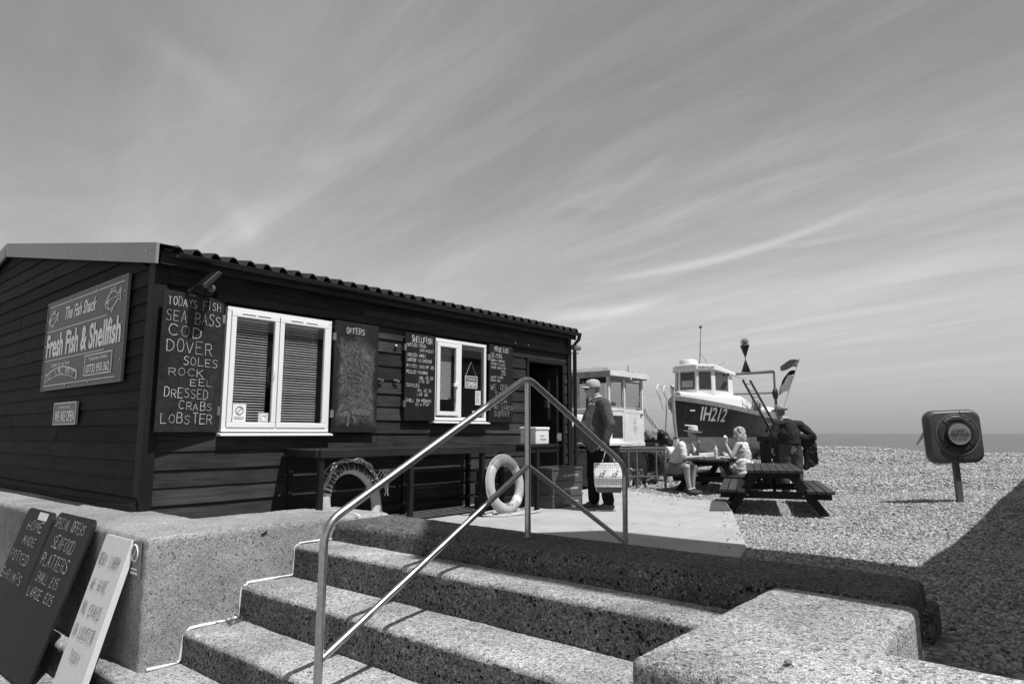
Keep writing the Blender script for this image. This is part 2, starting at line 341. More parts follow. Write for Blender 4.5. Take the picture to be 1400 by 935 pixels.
def mk_glass(name='window_glass', tint=0.85, refl=1.0):
    M = MT(name); M.t.nodes.remove(M.b); tr = M.n('ShaderNodeBsdfTransparent'); tr.inputs[0].default_value = (tint, tint, tint, 1)
    gl = M.n('ShaderNodeBsdfGlossy'); gl.inputs['Roughness'].default_value = 0.02; gl.inputs[0].default_value = (.9, .9, .9, 1)
    fr = M.n('ShaderNodeLayerWeight'); f = M.math('MULTIPLY', M.math('ADD', M.math('MULTIPLY', M.math('POWER', fr.outputs['Facing'], 5.0), 0.9), 0.07), refl)
    mx = M.n('ShaderNodeMixShader'); M.l(f, mx.inputs[0]); M.l(tr.outputs[0], mx.inputs[1]); M.l(gl.outputs[0], mx.inputs[2]); M.l(mx.outputs[0], M.out.inputs[0]); return M.m
m['glass'] = mk_glass()
m['glass_dirty'] = mk_glass('tractor_glass', 0.7, 1.2)

# ------------------------------------------------------------------ helpers
ROOTLOC = {}
def tagp(o, label=None, cat=None, group=None, kind=None):
    if label: o['label'] = label
    if cat: o['category'] = cat
    if group: o['group'] = group
    if kind: o['kind'] = kind
    return o
def thing(name, label, cat, loc=(0, 0, 0), rz=0.0, group=None, local=False):
    o = bpy.data.objects.new(name, None); COL.objects.link(o); o.empty_display_size = 0.2
    o.location = loc; o.rotation_euler = (0, 0, rz); tagp(o, label, cat, group)
    ROOTLOC[o.name] = None if local else Vector(loc)
    return o
def link(name, me, mat=None, parent=None, label=None):
    o = bpy.data.objects.new(name, me); COL.objects.link(o)
    if mat is not None and not me.materials: me.materials.append(mat)
    if parent is not None:
        o.parent = parent
        if parent.name in ROOTLOC:
            rl = ROOTLOC[parent.name]
            if rl is not None: o.matrix_parent_inverse = Matrix.Translation(-rl)
    if label: o['label'] = label
    return o
def V(*a): return Vector(a)
class MB:
    def __init__(s): s.v = []; s.f = []
    def add(s, vs, fs):
        k = len(s.v); s.v += [tuple(x) for x in vs]; s.f += [tuple(i + k for i in f) for f in fs]; return s
    def box(s, c, d, rot=None, taper=(1, 1)):
        c = Vector(c); h = Vector(d) / 2; vs = []
        for z in (-1, 1):
            t = taper if z > 0 else (1, 1)
            for x, y in ((-1, -1), (1, -1), (1, 1), (-1, 1)):
                p = Vector((x * h.x * t[0], y * h.y * t[1], z * h.z))
                if rot is not None: p = rot @ p
                vs.append(c + p)
        return s.add(vs, [(3, 2, 1, 0), (4, 5, 6, 7), (0, 1, 5, 4), (1, 2, 6, 5), (2, 3, 7, 6), (3, 0, 4, 7)])
    def bb(s, x0, x1, y0, y1, z0, z1): return s.box(((x0+x1)/2, (y0+y1)/2, (z0+z1)/2), (abs(x1-x0), abs(y1-y0), abs(z1-z0)))
    def bar(s, p0, p1, w, h, up=(0, 0, 1)):
        p0 = Vector(p0); p1 = Vector(p1); d = (p1 - p0); L = d.length; d.normalize(); up = Vector(up)
        if abs(d.dot(up)) > 0.99: up = Vector((1, 0, 0))
        sx = d.cross(up).normalized(); uz = sx.cross(d).normalized()
        rot = Matrix((d, sx, uz)).transposed(); return s.box((p0 + p1) / 2, (L, w, h), rot)
    def ring(s, c, ax, r, n, ph=0.0):
        ax = Vector(ax).normalized(); t = Vector((0, 0, 1)) if abs(ax.z) < 0.9 else Vector((1, 0, 0))
        a = ax.cross(t).normalized(); b = ax.cross(a).normalized()
        return [Vector(c) + (a * math.cos(2*math.pi*i/n+ph) + b * math.sin(2*math.pi*i/n+ph)) * r for i in range(n)]
    def cyl(s, p0, p1, r0, r1=None, n=12, caps=True):
        if r1 is None: r1 = r0
        ax = Vector(p1) - Vector(p0); vs = s.ring(p0, ax, r0, n) + s.ring(p1, ax, r1, n)
        fs = [(i, (i+1) % n, n + (i+1) % n, n + i) for i in range(n)]
        if caps: fs += [tuple(range(n-1, -1, -1)), tuple(range(n, 2*n))]
        return s.add(vs, fs)
    def tube(s, pts, r, n=8, closed=False, caps=True):
        pts = [Vector(p) for p in pts]; k = len(pts); vs = []; nrm = None
        for i, p in enumerate(pts):
            if closed: d = pts[(i+1) % k] - pts[i-1]
            else: d = pts[min(i+1, k-1)] - pts[max(i-1, 0)]
            d.normalize()
            if nrm is None:
                t = Vector((0, 0, 1)) if abs(d.z) < 0.9 else Vector((1, 0, 0)); nrm = d.cross(t).normalized()
            else:
                nrm = (nrm - d * nrm.dot(d)).normalized()
            b = d.cross(nrm); rr = r[i] if hasattr(r, '__len__') else r
            vs += [p + (nrm*math.cos(2*math.pi*j/n) + b*math.sin(2*math.pi*j/n)) * rr for j in range(n)]
        fs = []
        for i in range(k if closed else k-1):
            a = i*n; b2 = ((i+1) % k)*n
            fs += [(a+j, a+(j+1) % n, b2+(j+1) % n, b2+j) for j in range(n)]
        if caps and not closed: fs += [tuple(range(n-1, -1, -1)), tuple(range((k-1)*n, k*n))]
        return s.add(vs, fs)
    def lathe(s, prof, c, ax=(0, 0, 1), n=20, sx=1.0, sy=1.0):
        ax = Vector(ax).normalized(); t = Vector((0, 0, 1)) if abs(ax.z) < 0.9 else Vector((1, 0, 0))
        a = ax.cross(t).normalized(); b = ax.cross(a).normalized(); vs = []
        for r, h in prof:
            vs += [Vector(c) + ax*h + (a*math.cos(2*math.pi*i/n)*sx + b*math.sin(2*math.pi*i/n)*sy)*max(r, 1e-4) for i in range(n)]
        fs = []
        for j in range(len(prof)-1):
            fs += [(j*n+i, j*n+(i+1) % n, (j+1)*n+(i+1) % n, (j+1)*n+i) for i in range(n)]
        fs += [tuple(range(n-1, -1, -1)), tuple(range((len(prof)-1)*n, len(prof)*n))]
        return s.add(vs, fs)
    def prism(s, poly, d):           # poly: 3-D points, d: extrusion vector
        n = len(poly); d = Vector(d); vs = [Vector(p) for p in poly] + [Vector(p) + d for p in poly]
        return s.add(vs, [tuple(range(n-1, -1, -1)), tuple(range(n, 2*n))] + [(i, (i+1) % n, n+(i+1) % n, n+i) for i in range(n)])
    def torus(s, c, ax, R_, r, n=32, k=10, a0=0, a1=2*math.pi, flat=1.0):
        ax = Vector(ax).normalized(); t = Vector((0, 0, 1)) if abs(ax.z) < 0.9 else Vector((1, 0, 0))
        a = ax.cross(t).normalized(); b = ax.cross(a).normalized(); full = abs(a1-a0-2*math.pi) < 1e-4; vs = []
        m_ = n if full else n+1
        for i in range(m_):
            th = a0+(a1-a0)*i/n; e = a*math.cos(th)+b*math.sin(th)
            for j in range(k):
                ph = 2*math.pi*j/k; vs.append(Vector(c)+e*(R_+r*math.cos(ph))+ax*(r*flat*math.sin(ph)))
        fs = []
        for i in range(n):
            i2 = (i+1) % m_
            fs += [(i*k+j, i*k+(j+1) % k, i2*k+(j+1) % k, i2*k+j) for j in range(k)]
        if not full: fs += [tuple(range(k-1, -1, -1)), tuple(range((m_-1)*k, m_*k))]
        return s.add(vs, fs)
    def ell(s, c, r, rot=None, n=14, k=8):
        vs = []; fs = []
        for j in range(1, k):
            ph = math.pi*j/k
            for i in range(n):
                th = 2*math.pi*i/n; p = Vector((r[0]*math.sin(ph)*math.cos(th), r[1]*math.sin(ph)*math.sin(th), r[2]*math.cos(ph)))
                if rot is not None: p = rot @ p
                vs.append(Vector(c)+p)
        top = Vector((0, 0, r[2])); bot = -top
        if rot is not None: top = rot @ top; bot = rot @ bot
        vs += [Vector(c)+top, Vector(c)+bot]; T = len(vs)-2; B = T+1
        for j in range(k-2): fs += [(j*n+i, (j+1)*n+i, (j+1)*n+(i+1) % n, j*n+(i+1) % n) for i in range(n)]
        fs += [(T, i, (i+1) % n) for i in range(n)] + [(B, (k-2)*n+(i+1) % n, (k-2)*n+i) for i in range(n)]
        return s.add(vs, fs)
    def mesh(s, name='mesh', smooth=False):
        me = bpy.data.meshes.new(name); me.from_pydata(s.v, [], s.f); me.update()
        bm = bmesh.new(); bm.from_mesh(me); bmesh.ops.recalc_face_normals(bm, faces=bm.faces); bm.to_mesh(me); bm.free()
        if smooth: me.polygons.foreach_set('use_smooth', [True]*len(me.polygons))
        return me
    def build(s, name, mat, parent=None, smooth=False, bevel=0.0, label=None, seg=2):
        me = s.mesh(name, smooth)
        if bevel:
            bm = bmesh.new(); bm.from_mesh(me)
            es = [e for e in bm.edges if len(e.link_faces) == 2 and e.calc_face_angle(0) > 0.5]
            bmesh.ops.bevel(bm, geom=es, offset=bevel, segments=seg, profile=0.5, affect='EDGES', clamp_overlap=True)
            bm.to_mesh(me); bm.free()
        if smooth:
            try: me.set_sharp_from_angle(angle=R(40))
            except Exception: pass
        return link(name, me, mat, parent, label)
def vnoise(p, seed=0):                # smooth value noise on an (n,3) array, about -1..1
    i = np.floor(p).astype(np.int64); f = p - i; f = f*f*(3-2*f)
    def h(a, b, c):
        x = (a*374761393 + b*668265263 + c*2147483647 + seed*1274126177) & 0x7fffffff
        x = (x ^ (x >> 13)) * 1274126177 & 0x7fffffff
        return ((x ^ (x >> 16)) & 0xffff) / 32767.5 - 1
    r = 0
    for a in (0, 1):
        wa = f[:, 0] if a else 1-f[:, 0]
        for b in (0, 1):
            wb = f[:, 1] if b else 1-f[:, 1]
            for c in (0, 1):
                wc = f[:, 2] if c else 1-f[:, 2]
                r = r + wa*wb*wc*h(i[:, 0]+a, i[:, 1]+b, i[:, 2]+c)
    return r
def remesh(me, voxel, smooth_it=0, fac=0.5):
    t = bpy.data.objects.new('tmp', me); COL.objects.link(t)
    md = t.modifiers.new('r', 'REMESH'); md.mode = 'VOXEL'; md.voxel_size = voxel; md.use_smooth_shade = True
    if smooth_it:
        sm = t.modifiers.new('s', 'SMOOTH'); sm.factor = fac; sm.iterations = smooth_it
    dg = bpy.context.evaluated_depsgraph_get(); dg.update()
    out = bpy.data.meshes.new_from_object(t.evaluated_get(dg)); bpy.data.objects.remove(t); bpy.data.meshes.remove(me)
    out.polygons.foreach_set('use_smooth', [True]*len(out.polygons))
    return out
def displace(me, amps):
    n = len(me.vertices); co = np.empty(n*3); me.vertices.foreach_get('co', co); co = co.reshape(-1, 3)
    no = np.empty(n*3); me.vertices.foreach_get('normal', no); no = no.reshape(-1, 3); d = np.zeros(n)
    for k, (sc, am) in enumerate(amps): d += vnoise(co*sc + 13.7*k, k)*am
    co = co + no*d[:, None]; me.vertices.foreach_set('co', co.ravel()); me.update()
def rough_solid(mb, name, mat, parent, voxel, bevel=0.05, amps=((60, 0.002), (14, 0.0025), (2.5, 0.004)), label=None, smooth_it=2):
    me = mb.mesh(name)
    if bevel:
        bm = bmesh.new(); bm.from_mesh(me); es = [e for e in bm.edges if len(e.link_faces) == 2 and e.calc_face_angle(0) > 0.5]
        bmesh.ops.bevel(bm, geom=es, offset=bevel, segments=4, profile=0.5, affect='EDGES', clamp_overlap=True); bm.to_mesh(me); bm.free()
    me = remesh(me, voxel, 3); displace(me, amps); me.name = name
    return link(name, me, mat, parent, label)
# stroke lettering: grid 4 wide, 6 high
STROKES = {
'A': '0,0 2,6 4,0|.8,2.2 3.2,2.2', 'B': '0,0 0,6 2.6,6 3.6,5.2 3.4,3.8 2.4,3.2 0,3.2|2.4,3.2 3.9,2.4 4,1 2.8,0 0,0', 'C': '4,5 2.8,6 1.2,5.8 .2,4.2 0,2.6 .6,.8 2,0 4,.8',
'D': '0,0 0,6 1.8,6 3.6,4.8 4,3 3.4,1 1.8,0 0,0', 'E': '4,6 0,6 0,0 4,0|0,3.1 3,3.1', 'F': '4,6 0,6 0,0|0,3.1 2.8,3.1', 'G': '4,5 2.8,6 1.2,5.8 .2,4.2 0,2.4 .8,.4 2.4,0 4,.9 4,2.6 2.4,2.6',
'H': '0,0 0,6|4,0 4,6|0,3 4,3', 'I': '2,0 2,6', 'J': '3,6 3,1.2 2,0 .8,.2 .2,1.4', 'K': '0,0 0,6|3.8,6 0,2.6|1.2,3.4 4,0', 'L': '0,6 0,0 3.8,0', 'M': '0,0 .4,6 2,2 3.6,6 4,0', 'N': '0,0 0,6 4,0 4,6',
'O': '2,6 .6,5.2 0,3 .6,.8 2,0 3.4,.8 4,3 3.4,5.2 2,6', 'P': '0,0 0,6 2.6,6 3.9,5 3.6,3.4 2.4,2.8 0,2.8', 'Q': '2,6 .6,5.2 0,3 .6,.8 2,0 3.4,.8 4,3 3.4,5.2 2,6|2.6,1.4 4,-.4', 'R': '0,0 0,6 2.6,6 3.8,5 3.5,3.5 2.4,3 0,3|2,3 4,0',
'S': '3.8,5.2 2.4,6 .8,5.6 .3,4.4 1.4,3.3 3,2.8 3.8,1.6 3,.3 1.4,0 0,.8', 'T': '0,6 4,6|2,6 2,0', 'U': '0,6 0,1.6 1,.2 2.4,0 3.7,1 4,6', 'V': '0,6 2,0 4,6', 'W': '0,6 1,0 2,4 3,0 4,6', 'X': '0,0 4,6|0,6 4,0', 'Y': '0,6 2,3 4,6|2,3 2,0', 'Z': '0,6 4,6 0,0 4,0',
'0': '2,6 .7,5 .4,3 .7,1 2,0 3.3,1 3.6,3 3.3,5 2,6', '1': '1,4.8 2.2,6 2.2,0', '2': '.3,4.8 1.4,6 3,5.8 3.6,4.4 .2,0 3.8,0', '3': '.4,5.4 2,6 3.5,4.8 2,3.3 3.7,2 2.6,0 .2,.6', '4': '3,0 3,6 0,2 4,2', '5': '3.6,6 .8,6 .5,3.4 2.4,3.7 3.8,2.2 2.8,.2 .2,.3', '6': '3.4,5.8 1,4.4 .2,2 1.4,0 3.4,.6 3.4,2.8 .6,2.6', '7': '.2,6 3.8,6 1.4,0', '8': '2,3.2 .6,4.4 2,6 3.4,4.4 2,3.2 .3,1.6 2,0 3.7,1.6 2,3.2', '9': '3.4,3.6 1,3 .6,5 2.4,6 3.6,4.6 3,0',
'.': '1.8,0 2.2,.4', '/': '.4,-.2 3.6,6.2', '(': '3,6.6 1.6,4.8 1.6,1.2 3,-.6', ')': '1,6.6 2.4,4.8 2.4,1.2 1,-.6', '&': '4,.2 .8,4.4 1.4,6 2.8,5.4 .4,1.8 1.4,0 3,.4 3.8,2.4', '-': '.8,3 3.2,3', "'": '2,6 1.8,5',
'#': '3.8,5 2.6,6 1.3,5 1.7,2.6 .4,0 3.8,.2|.4,3 3,3', 'a': '3.2,3 1.2,3.4 .4,1.4 1.6,0 3.2,1.2 3.2,3.4 3.4,0', ' ': ''}
def textlines(lines, O, u, v, n, Wd, Ht, width, jitter=0.16, off=0.004, seed=1, fixed=False):
    """lines: (text,x0,x1,y0,y1) as fractions of the board from its top left; '#' draws a pound sign"""
    rr = random.Random(seed); b = MB(); O = Vector(O); u = Vector(u); v = Vector(v); n = Vector(n)
    for ln in lines:
        txt, x0, x1, y0, y1 = ln[:5]; w_ = ln[5] if len(ln) > 5 else width
        cw = (x1-x0)*Wd/(len(txt)-0.25); h = (y1-y0)*Ht; slope = rr.uniform(-.02, .02)
        for i, ch in enumerate(txt):
            sc = cw*0.70/4; bx = x0*Wd + i*cw; by = -y1*Ht + slope*i*cw; jx, jy = rr.uniform(-.2, .2)*cw*jitter, rr.uniform(-.3, .3)*h*jitter; hs = 1+rr.uniform(-.5, .5)*jitter
            for st in STROKES.get(ch, '').split('|'):
                if not st: continue
                ws_ = w_*rr.uniform(.6, 1.3)
                pts = [tuple(map(float, q.split(','))) for q in st.split()]
                P = [O + u*(bx+jx+x*sc+rr.uniform(-1, 1)*jitter*.35*sc) + v*(by+jy+y*h/6*hs+rr.uniform(-1, 1)*jitter*.35*h/6) + n*off for x, y in pts]
                for a_, c_ in zip(P[:-1], P[1:]):
                    d = (c_-a_)
                    if d.length < 1e-5: continue
                    d.normalize(); sd = d.cross(n)*ws_*rr.uniform(.4, .6); e = d*w_*.3; k = len(b.v); lift = n*(0.0002*((k//4) % 12)); a_ = a_+lift; c_ = c_+lift
                    b.v += [tuple(a_-sd-e), tuple(a_+sd-e), tuple(c_+sd+e), tuple(c_-sd+e)]; b.f.append((k, k+1, k+2, k+3))
                    pass
    return b
FONT_CACHE = {}
def fontmesh(txt, O, u, v, n, width, height, shear=0.0, bold=0.0, off=0.003, align='C', depth=0.001):
    """built-in font text stretched to width x height; O = bottom-left corner"""
    c = bpy.data.curves.new('t', 'FONT'); c.body = txt; c.shear = shear; c.offset = bold; c.extrude = depth; c.resolution_u = 3
    t = bpy.data.objects.new('tmp', c); COL.objects.link(t); dg = bpy.context.evaluated_depsgraph_get(); dg.update()
    me = bpy.data.meshes.new_from_object(t.evaluated_get(dg)); bpy.data.objects.remove(t)
    k = len(me.vertices); co = np.empty(k*3); me.vertices.foreach_get('co', co); co = co.reshape(-1, 3)
    mn = co.min(0); mx = co.max(0); O = np.array(O); u = np.array(u); v = np.array(v); n = np.array(n)
    s = (co-mn); X = s[:, 0]/(mx[0]-mn[0])*width; Y = s[:, 1]/(mx[1]-mn[1])*height
    P = O + X[:, None]*u + Y[:, None]*v + (off + s[:, 2])[:, None]*n
    b = MB(); b.v = [tuple(p) for p in P]; b.f = [tuple(p.vertices) for p in me.polygons]; bpy.data.meshes.remove(me)
    return b
def merge(*bs):
    o = MB()
    for b in bs: o.add(b.v, b.f)
    return o
def flat(name, b, mat, parent, label=None):
    me = bpy.data.meshes.new(name); me.from_pydata(b.v, [], b.f); me.update(); return link(name, me, mat, parent, label)

def write_lines(name, lines, O, u, v, n, Wd, Ht, width, mat, parent, seed=1, jitter=.16, off=.004):
    for i, ln in enumerate(lines): flat(name, textlines([ln], O, u, v, n, Wd, Ht, width, jitter, off, seed*31+i), mat, parent)
# ================================================================== SETTING
def S_(a, b, x): t = np.clip((x-a)/(b-a), 0, 1); return t*t*(3-2*t)
def ground_z(X, Y):
    X = np.asarray(X, float); Y = np.asarray(Y, float)
    s = X*math.cos(R(30)) + Y*math.sin(R(30))
    z = -0.19 + 0.17*S_(6.3, 7.8, Y)*S_(10.2, 11.2, X) + 0.06*S_(5.2, 6.6, Y)*S_(10, 11.5, X)
    z = z + 0.11*S_(11.0, 14.0, X)*(1-S_(2.0, 4.0, Y)) + 0.27*S_(17, 36, s)*(1-0.4*S_(11, 14, X)*(1-S_(2, 4, Y)))
    z = z - 4.3*S_(37.5, 62, s) 
    p = np.stack([X.ravel()*0.9, Y.ravel()*0.9, np.zeros(X.size)], 1); nz = vnoise(p, 3).reshape(X.shape)
    p2 = np.stack([X.ravel()*0.28, Y.ravel()*0.28, np.zeros(X.size)], 1); n2 = vnoise(p2, 8).reshape(X.shape)
    z = z + 0.022*nz + 0.05*n2*S_(14, 22, s)
    z = z + 0.15*(1-S_(6.6, 9.2, X))*(1-S_(2.6, 3.8, Y))
    z = z + 0.035*np.sin(s*1.15+1.3*n2)*S_(12, 17, s)*(1-S_(33, 36, s))
    # shingle banked a little against the kerb
    z = z + 0.05*(1-S_(4.2, 5.0, X))*(1-S_(2.0, 2.6, Y))*S_(0.2, 1.2, Y)
    return z
def gz(x, y): return float(ground_z(np.array([x]), np.array([y]))[0])
def spaced(a, b, n, p): t = np.linspace(0, 1, n); return a + (b-a)*t**p
xs = np.unique(np.round(np.concatenate([[2.6, 3.3, 4.0], np.arange(4.2, 17, 0.2), spaced(17, 75, 60, 1.5)]), 3))
ys = np.unique(np.round(np.concatenate([-spaced(0, 60, 40, 1.7), np.arange(0.2, 9, 0.2), [0.66, 5.3], spaced(9, 90, 60, 1.6)]), 3))
XX, YY = np.meshgrid(xs, ys, indexing='ij'); ZZ = ground_z(XX, YY)
vv = np.stack([XX.ravel(), YY.ravel(), ZZ.ravel()], 1); ny = len(ys); ff = []
for i in range(len(xs)-1):
    for j in range(ny-1):
        cx, cy = (xs[i]+xs[i+1])/2, (ys[j]+ys[j+1])/2
        if cx < 4.0 and 0.66 < cy < 5.3: continue
        ff.append((i*ny+j, (i+1)*ny+j, (i+1)*ny+j+1, i*ny+j+1))
me = bpy.data.meshes.new('shingle_beach'); me.from_pydata(vv.tolist(), [], ff); me.polygons.foreach_set('use_smooth', [True]*len(me.polygons)); me.update()
beach = link('shingle_beach', me, m['shingle']); beach['kind'] = 'structure'
# sea and promenade
b = MB(); b.add([(20, -4000, -3.3), (9000, -4000, -3.3), (9000, 9000, -3.3), (-2000, 9000, -3.3), (-2000, 60, -3.3), (20, 60, -3.3)], [(0, 1, 2, 3, 4, 5)])
tagp(flat('sea', b, m['sea'], None), kind='structure')
b = MB(); b.bb(-60, 2.3, -60, 80, -1.1, -0.88); tagp(b.build('promenade', m['prom']), kind='structure')
# concrete paving in front of the shack
SLAB = [(4.2, 1.86), (6.33, 2.47), (8.95, 3.66), (10.25, 4.30), (10.2, 4.76), (10.5, 5.5), (10.84, 6.2), (11.0, 9.0), (4.2, 9.0)]
b = MB(); b.prism([(x, y, -0.5) for x, y in SLAB], (0, 0, 0.5)); tagp(b.build('concrete_paving', m['slab'], bevel=0.012), kind='structure')

wl = thing('sea_wall', 'pale exposed aggregate concrete wall with a corner beside the steps, under the shack', 'wall', (2.1, 5.2, -0.88))
b = MB(); b.prism([(2.08, 5.2, -1.0), (2.08, 19, -1.0), (2.82, 19, -1.0), (2.82, 6.08, -1.0), (3.93, 6.08, -1.0), (3.93, 5.2, -1.0)], (0, 0, 1.30))
rough_solid(b, 'wall_body', m['concrete'], wl, 0.016, 0.035)
b = MB(); b.prism([(3.945, 5.2, -0.6), (3.945, 6.1, -0.6), (4.32, 6.1, -0.6), (4.32, 5.2, -0.6)], (0, 0, 0.885))
rough_solid(b, 'end_block', m['concrete'], wl, 0.014, 0.04)
kb = thing('kerb_wall', 'shade-darkened aggregate kerb wall across the top of the steps, carrying the rail post', 'wall', (3.97, 0.72, -0.6))
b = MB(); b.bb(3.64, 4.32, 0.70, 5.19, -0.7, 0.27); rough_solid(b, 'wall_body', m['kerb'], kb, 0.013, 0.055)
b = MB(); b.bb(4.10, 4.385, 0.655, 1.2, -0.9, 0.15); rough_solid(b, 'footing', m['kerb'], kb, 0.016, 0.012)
blk = thing('flank_wall', 'pale broad topped aggregate concrete wall at the near right end of the steps', 'wall', (2.5, 0.6, -0.88))
b = MB(); b.prism([(2.15, 1.28, -1.0), (3.615, 1.28, -1.0), (3.615, 0.62, -1.0), (2.80, 0.62, -1.0), (2.80, -9, -1.0), (2.15, -9, -1.0)], (0, 0, 1.27))
rough_solid(b, 'wall_body', m['block'], blk, 0.013, 0.035)
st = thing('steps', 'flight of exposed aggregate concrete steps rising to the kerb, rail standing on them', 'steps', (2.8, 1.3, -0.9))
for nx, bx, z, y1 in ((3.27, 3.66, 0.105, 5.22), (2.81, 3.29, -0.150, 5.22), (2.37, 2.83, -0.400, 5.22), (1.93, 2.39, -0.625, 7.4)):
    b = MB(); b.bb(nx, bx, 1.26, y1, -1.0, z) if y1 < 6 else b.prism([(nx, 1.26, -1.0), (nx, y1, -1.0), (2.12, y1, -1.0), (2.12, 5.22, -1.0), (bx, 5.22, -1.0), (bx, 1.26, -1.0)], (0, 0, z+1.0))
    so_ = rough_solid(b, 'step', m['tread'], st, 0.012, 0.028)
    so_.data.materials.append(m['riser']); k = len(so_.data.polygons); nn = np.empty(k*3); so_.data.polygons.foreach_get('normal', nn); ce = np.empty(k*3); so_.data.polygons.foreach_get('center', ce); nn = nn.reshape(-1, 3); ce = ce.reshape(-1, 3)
    # the worn tread finish stops just under the nosing; below it the face has coarse stones and a colour darkened to imitate shade
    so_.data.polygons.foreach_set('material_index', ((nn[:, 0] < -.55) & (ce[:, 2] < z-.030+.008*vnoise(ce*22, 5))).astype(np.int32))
# the sealant line along the flank of the steps
sp = [(3.94, 5.6, .305), (3.94, 5.25, .305), (3.94, 5.19, .28), (3.935, 5.19, .12), (3.62, 5.19, .118), (3.32, 5.19, .118), (3.275, 5.19, .08), (3.265, 5.19, -.13), (3.25, 5.19, -.137), (2.86, 5.19, -.137), (2.81, 5.19, -.18), (2.80, 5.19, -.38), (2.78, 5.19, -.388), (2.42, 5.19, -.388), (2.37, 5.19, -.43), (2.36, 5.19, -.60), (2.34, 5.19, -.612), (2.06, 5.19, -.612)]
P = []
for a_, c_ in zip(sp[:-1], sp[1:]):
    for t in np.linspace(0, 1, 5)[:-1]:
        q = Vector(a_).lerp(Vector(c_), t); P.append(q+Vector((random.uniform(-.003, .003), 0, random.uniform(-.003, .003))))
b = MB(); b.tube(P, [0.0085*random.uniform(.45, 1.45) for _ in P], 6)
tagp(b.build('sealant_bead', m['sealant'], None, True), 'white sealant line stepping up the wall beside the treads', 'sealant')
# weed in the corner of the second step
b = MB()
for i in range(46):
    c = Vector((2.80+random.uniform(-.16, .05), 5.13+random.uniform(-.07, .05), -.395)); a = random.uniform(0, 6.28); l = random.uniform(.03, .10)
    e = c+Vector((math.cos(a)*l*.8, math.sin(a)*l*.8, l*random.uniform(.2, .8))); s_ = Vector((-math.sin(a), math.cos(a), 0))*.005
    b.add([c-s_, c+s_, e+s_*1.6, e-s_*.4], [(0, 1, 2, 3)])
tagp(flat('weeds', b, m['weed'], None), 'small withered weed tuft in the corner of a step', 'weed')

# shingle stones standing on the beach sheet
protos = bpy.data.collections.new('pebble_shapes')
for k in range(5):
    bm = bmesh.new(); bmesh.ops.create_icosphere(bm, subdivisions=1 if k else 2, radius=1.0)
    for v in bm.verts:
        v.co *= random.uniform(.82, 1.12); v.co.z *= .55; v.co.y *= .8
    me = bpy.data.meshes.new('pebble'); bm.to_mesh(me); bm.free(); me.materials.append(m['pebble']); me.polygons.foreach_set('use_smooth', [True]*len(me.polygons))
    o = bpy.data.objects.new('pebble_shape', me); protos.objects.link(o)
def inside_slab(x, y, poly=SLAB):
    c = np.zeros(x.shape, bool); n = len(poly)
    for i in range(n):
        x0, y0 = poly[i]; x1, y1 = poly[(i+1) % n]
        k = ((y0 > y) != (y1 > y)) & (x < (x1-x0)*(y-y0)/(y1-y0+1e-9)+x0); c ^= k
    return c
def scatter(n, dmin, dmax, s0, s1, seed):
    g = np.random.default_rng(seed); Dd = np.sqrt(g.uniform(dmin**2, dmax**2, n)); la = g.uniform(-0.30, 0.92, n)*Dd
    F = np.array([math.cos(R(40.2)), math.sin(R(40.2))]); Rr = np.array([math.sin(R(40.2)), -math.cos(R(40.2))])
    x = F[0]*Dd+Rr[0]*la; y = F[1]*Dd+Rr[1]*la
    k = (x > 2.85) & ~((x < 4.36) & (y > .55) & (y < 9)) & ~inside_slab(x, y); k &= ~((x < 9.95) & (y > 6.9))
    # the slab edge gets a few stones spilled on it
    x, y = x[k], y[k]; z = ground_z(x, y); sz = g.uniform(s0, s1, len(x))*g.choice([.6, .8, 1, 1, 1.2, 1.45, 1.9], len(x), p=[.2, .2, .2, .2, .1, .07, .03])
    return np.stack([x, y, z+sz*.15], 1), sz
sets = [scatter(90000, 3.2, 8.0, .008, .017, 1), scatter(110000, 8.0, 14, .012, .023, 2), scatter(70000, 14, 24, .020, .036, 3), scatter(30000, 24, 40, .03, .06, 4)]
def spill(n, seed):                 # stones kicked on to the paving, thickest at its edge
    g = np.random.default_rng(seed); out = []
    E_ = [((6.33, 2.47), (8.95, 3.66)), ((8.95, 3.66), (10.25, 4.3)), ((10.2, 4.76), (10.84, 6.2)), ((4.6, 1.98), (6.33, 2.47))]
    for k in range(n):
        (ax, ay), (bx, by) = E_[g.integers(0, 4)]; t = g.uniform(); d = abs(g.normal(0, .16)) if g.uniform() < .8 else g.uniform(0, 1.6); L = math.hypot(bx-ax, by-ay)
        out.append((ax+(bx-ax)*t-(by-ay)/L*d, ay+(by-ay)*t+(bx-ax)/L*d, .004))
    return np.array(out), g.uniform(.006, .015, n)
sets.append(spill(150, 9))
pts = np.concatenate([a for a, _ in sets]); szs = np.concatenate([a for _, a in sets])
pm = bpy.data.meshes.new('pebbles'); pm.vertices.add(len(pts)); pm.vertices.foreach_set('co', pts.ravel())
at = pm.attributes.new('sz', 'FLOAT', 'POINT'); at.data.foreach_set('value', szs)
rt = pm.attributes.new('rt', 'FLOAT_VECTOR', 'POINT'); g = np.random.default_rng(5); rv = np.stack([g.uniform(-.7, .7, len(pts)), g.uniform(-.7, .7, len(pts)), g.uniform(0, 6.28, len(pts))], 1); rt.data.foreach_set('vector', rv.ravel())
po = bpy.data.objects.new('pebbles', pm); COL.objects.link(po); po['kind'] = 'stuff'; po['label'] = 'loose flint pebbles covering the beach behind the steps'; po['category'] = 'pebbles'
ng = bpy.data.node_groups.new('pebble_scatter', 'GeometryNodeTree'); ng.interface.new_socket('Geometry', in_out='INPUT', socket_type='NodeSocketGeometry'); ng.interface.new_socket('Geometry', in_out='OUTPUT', socket_type='NodeSocketGeometry')
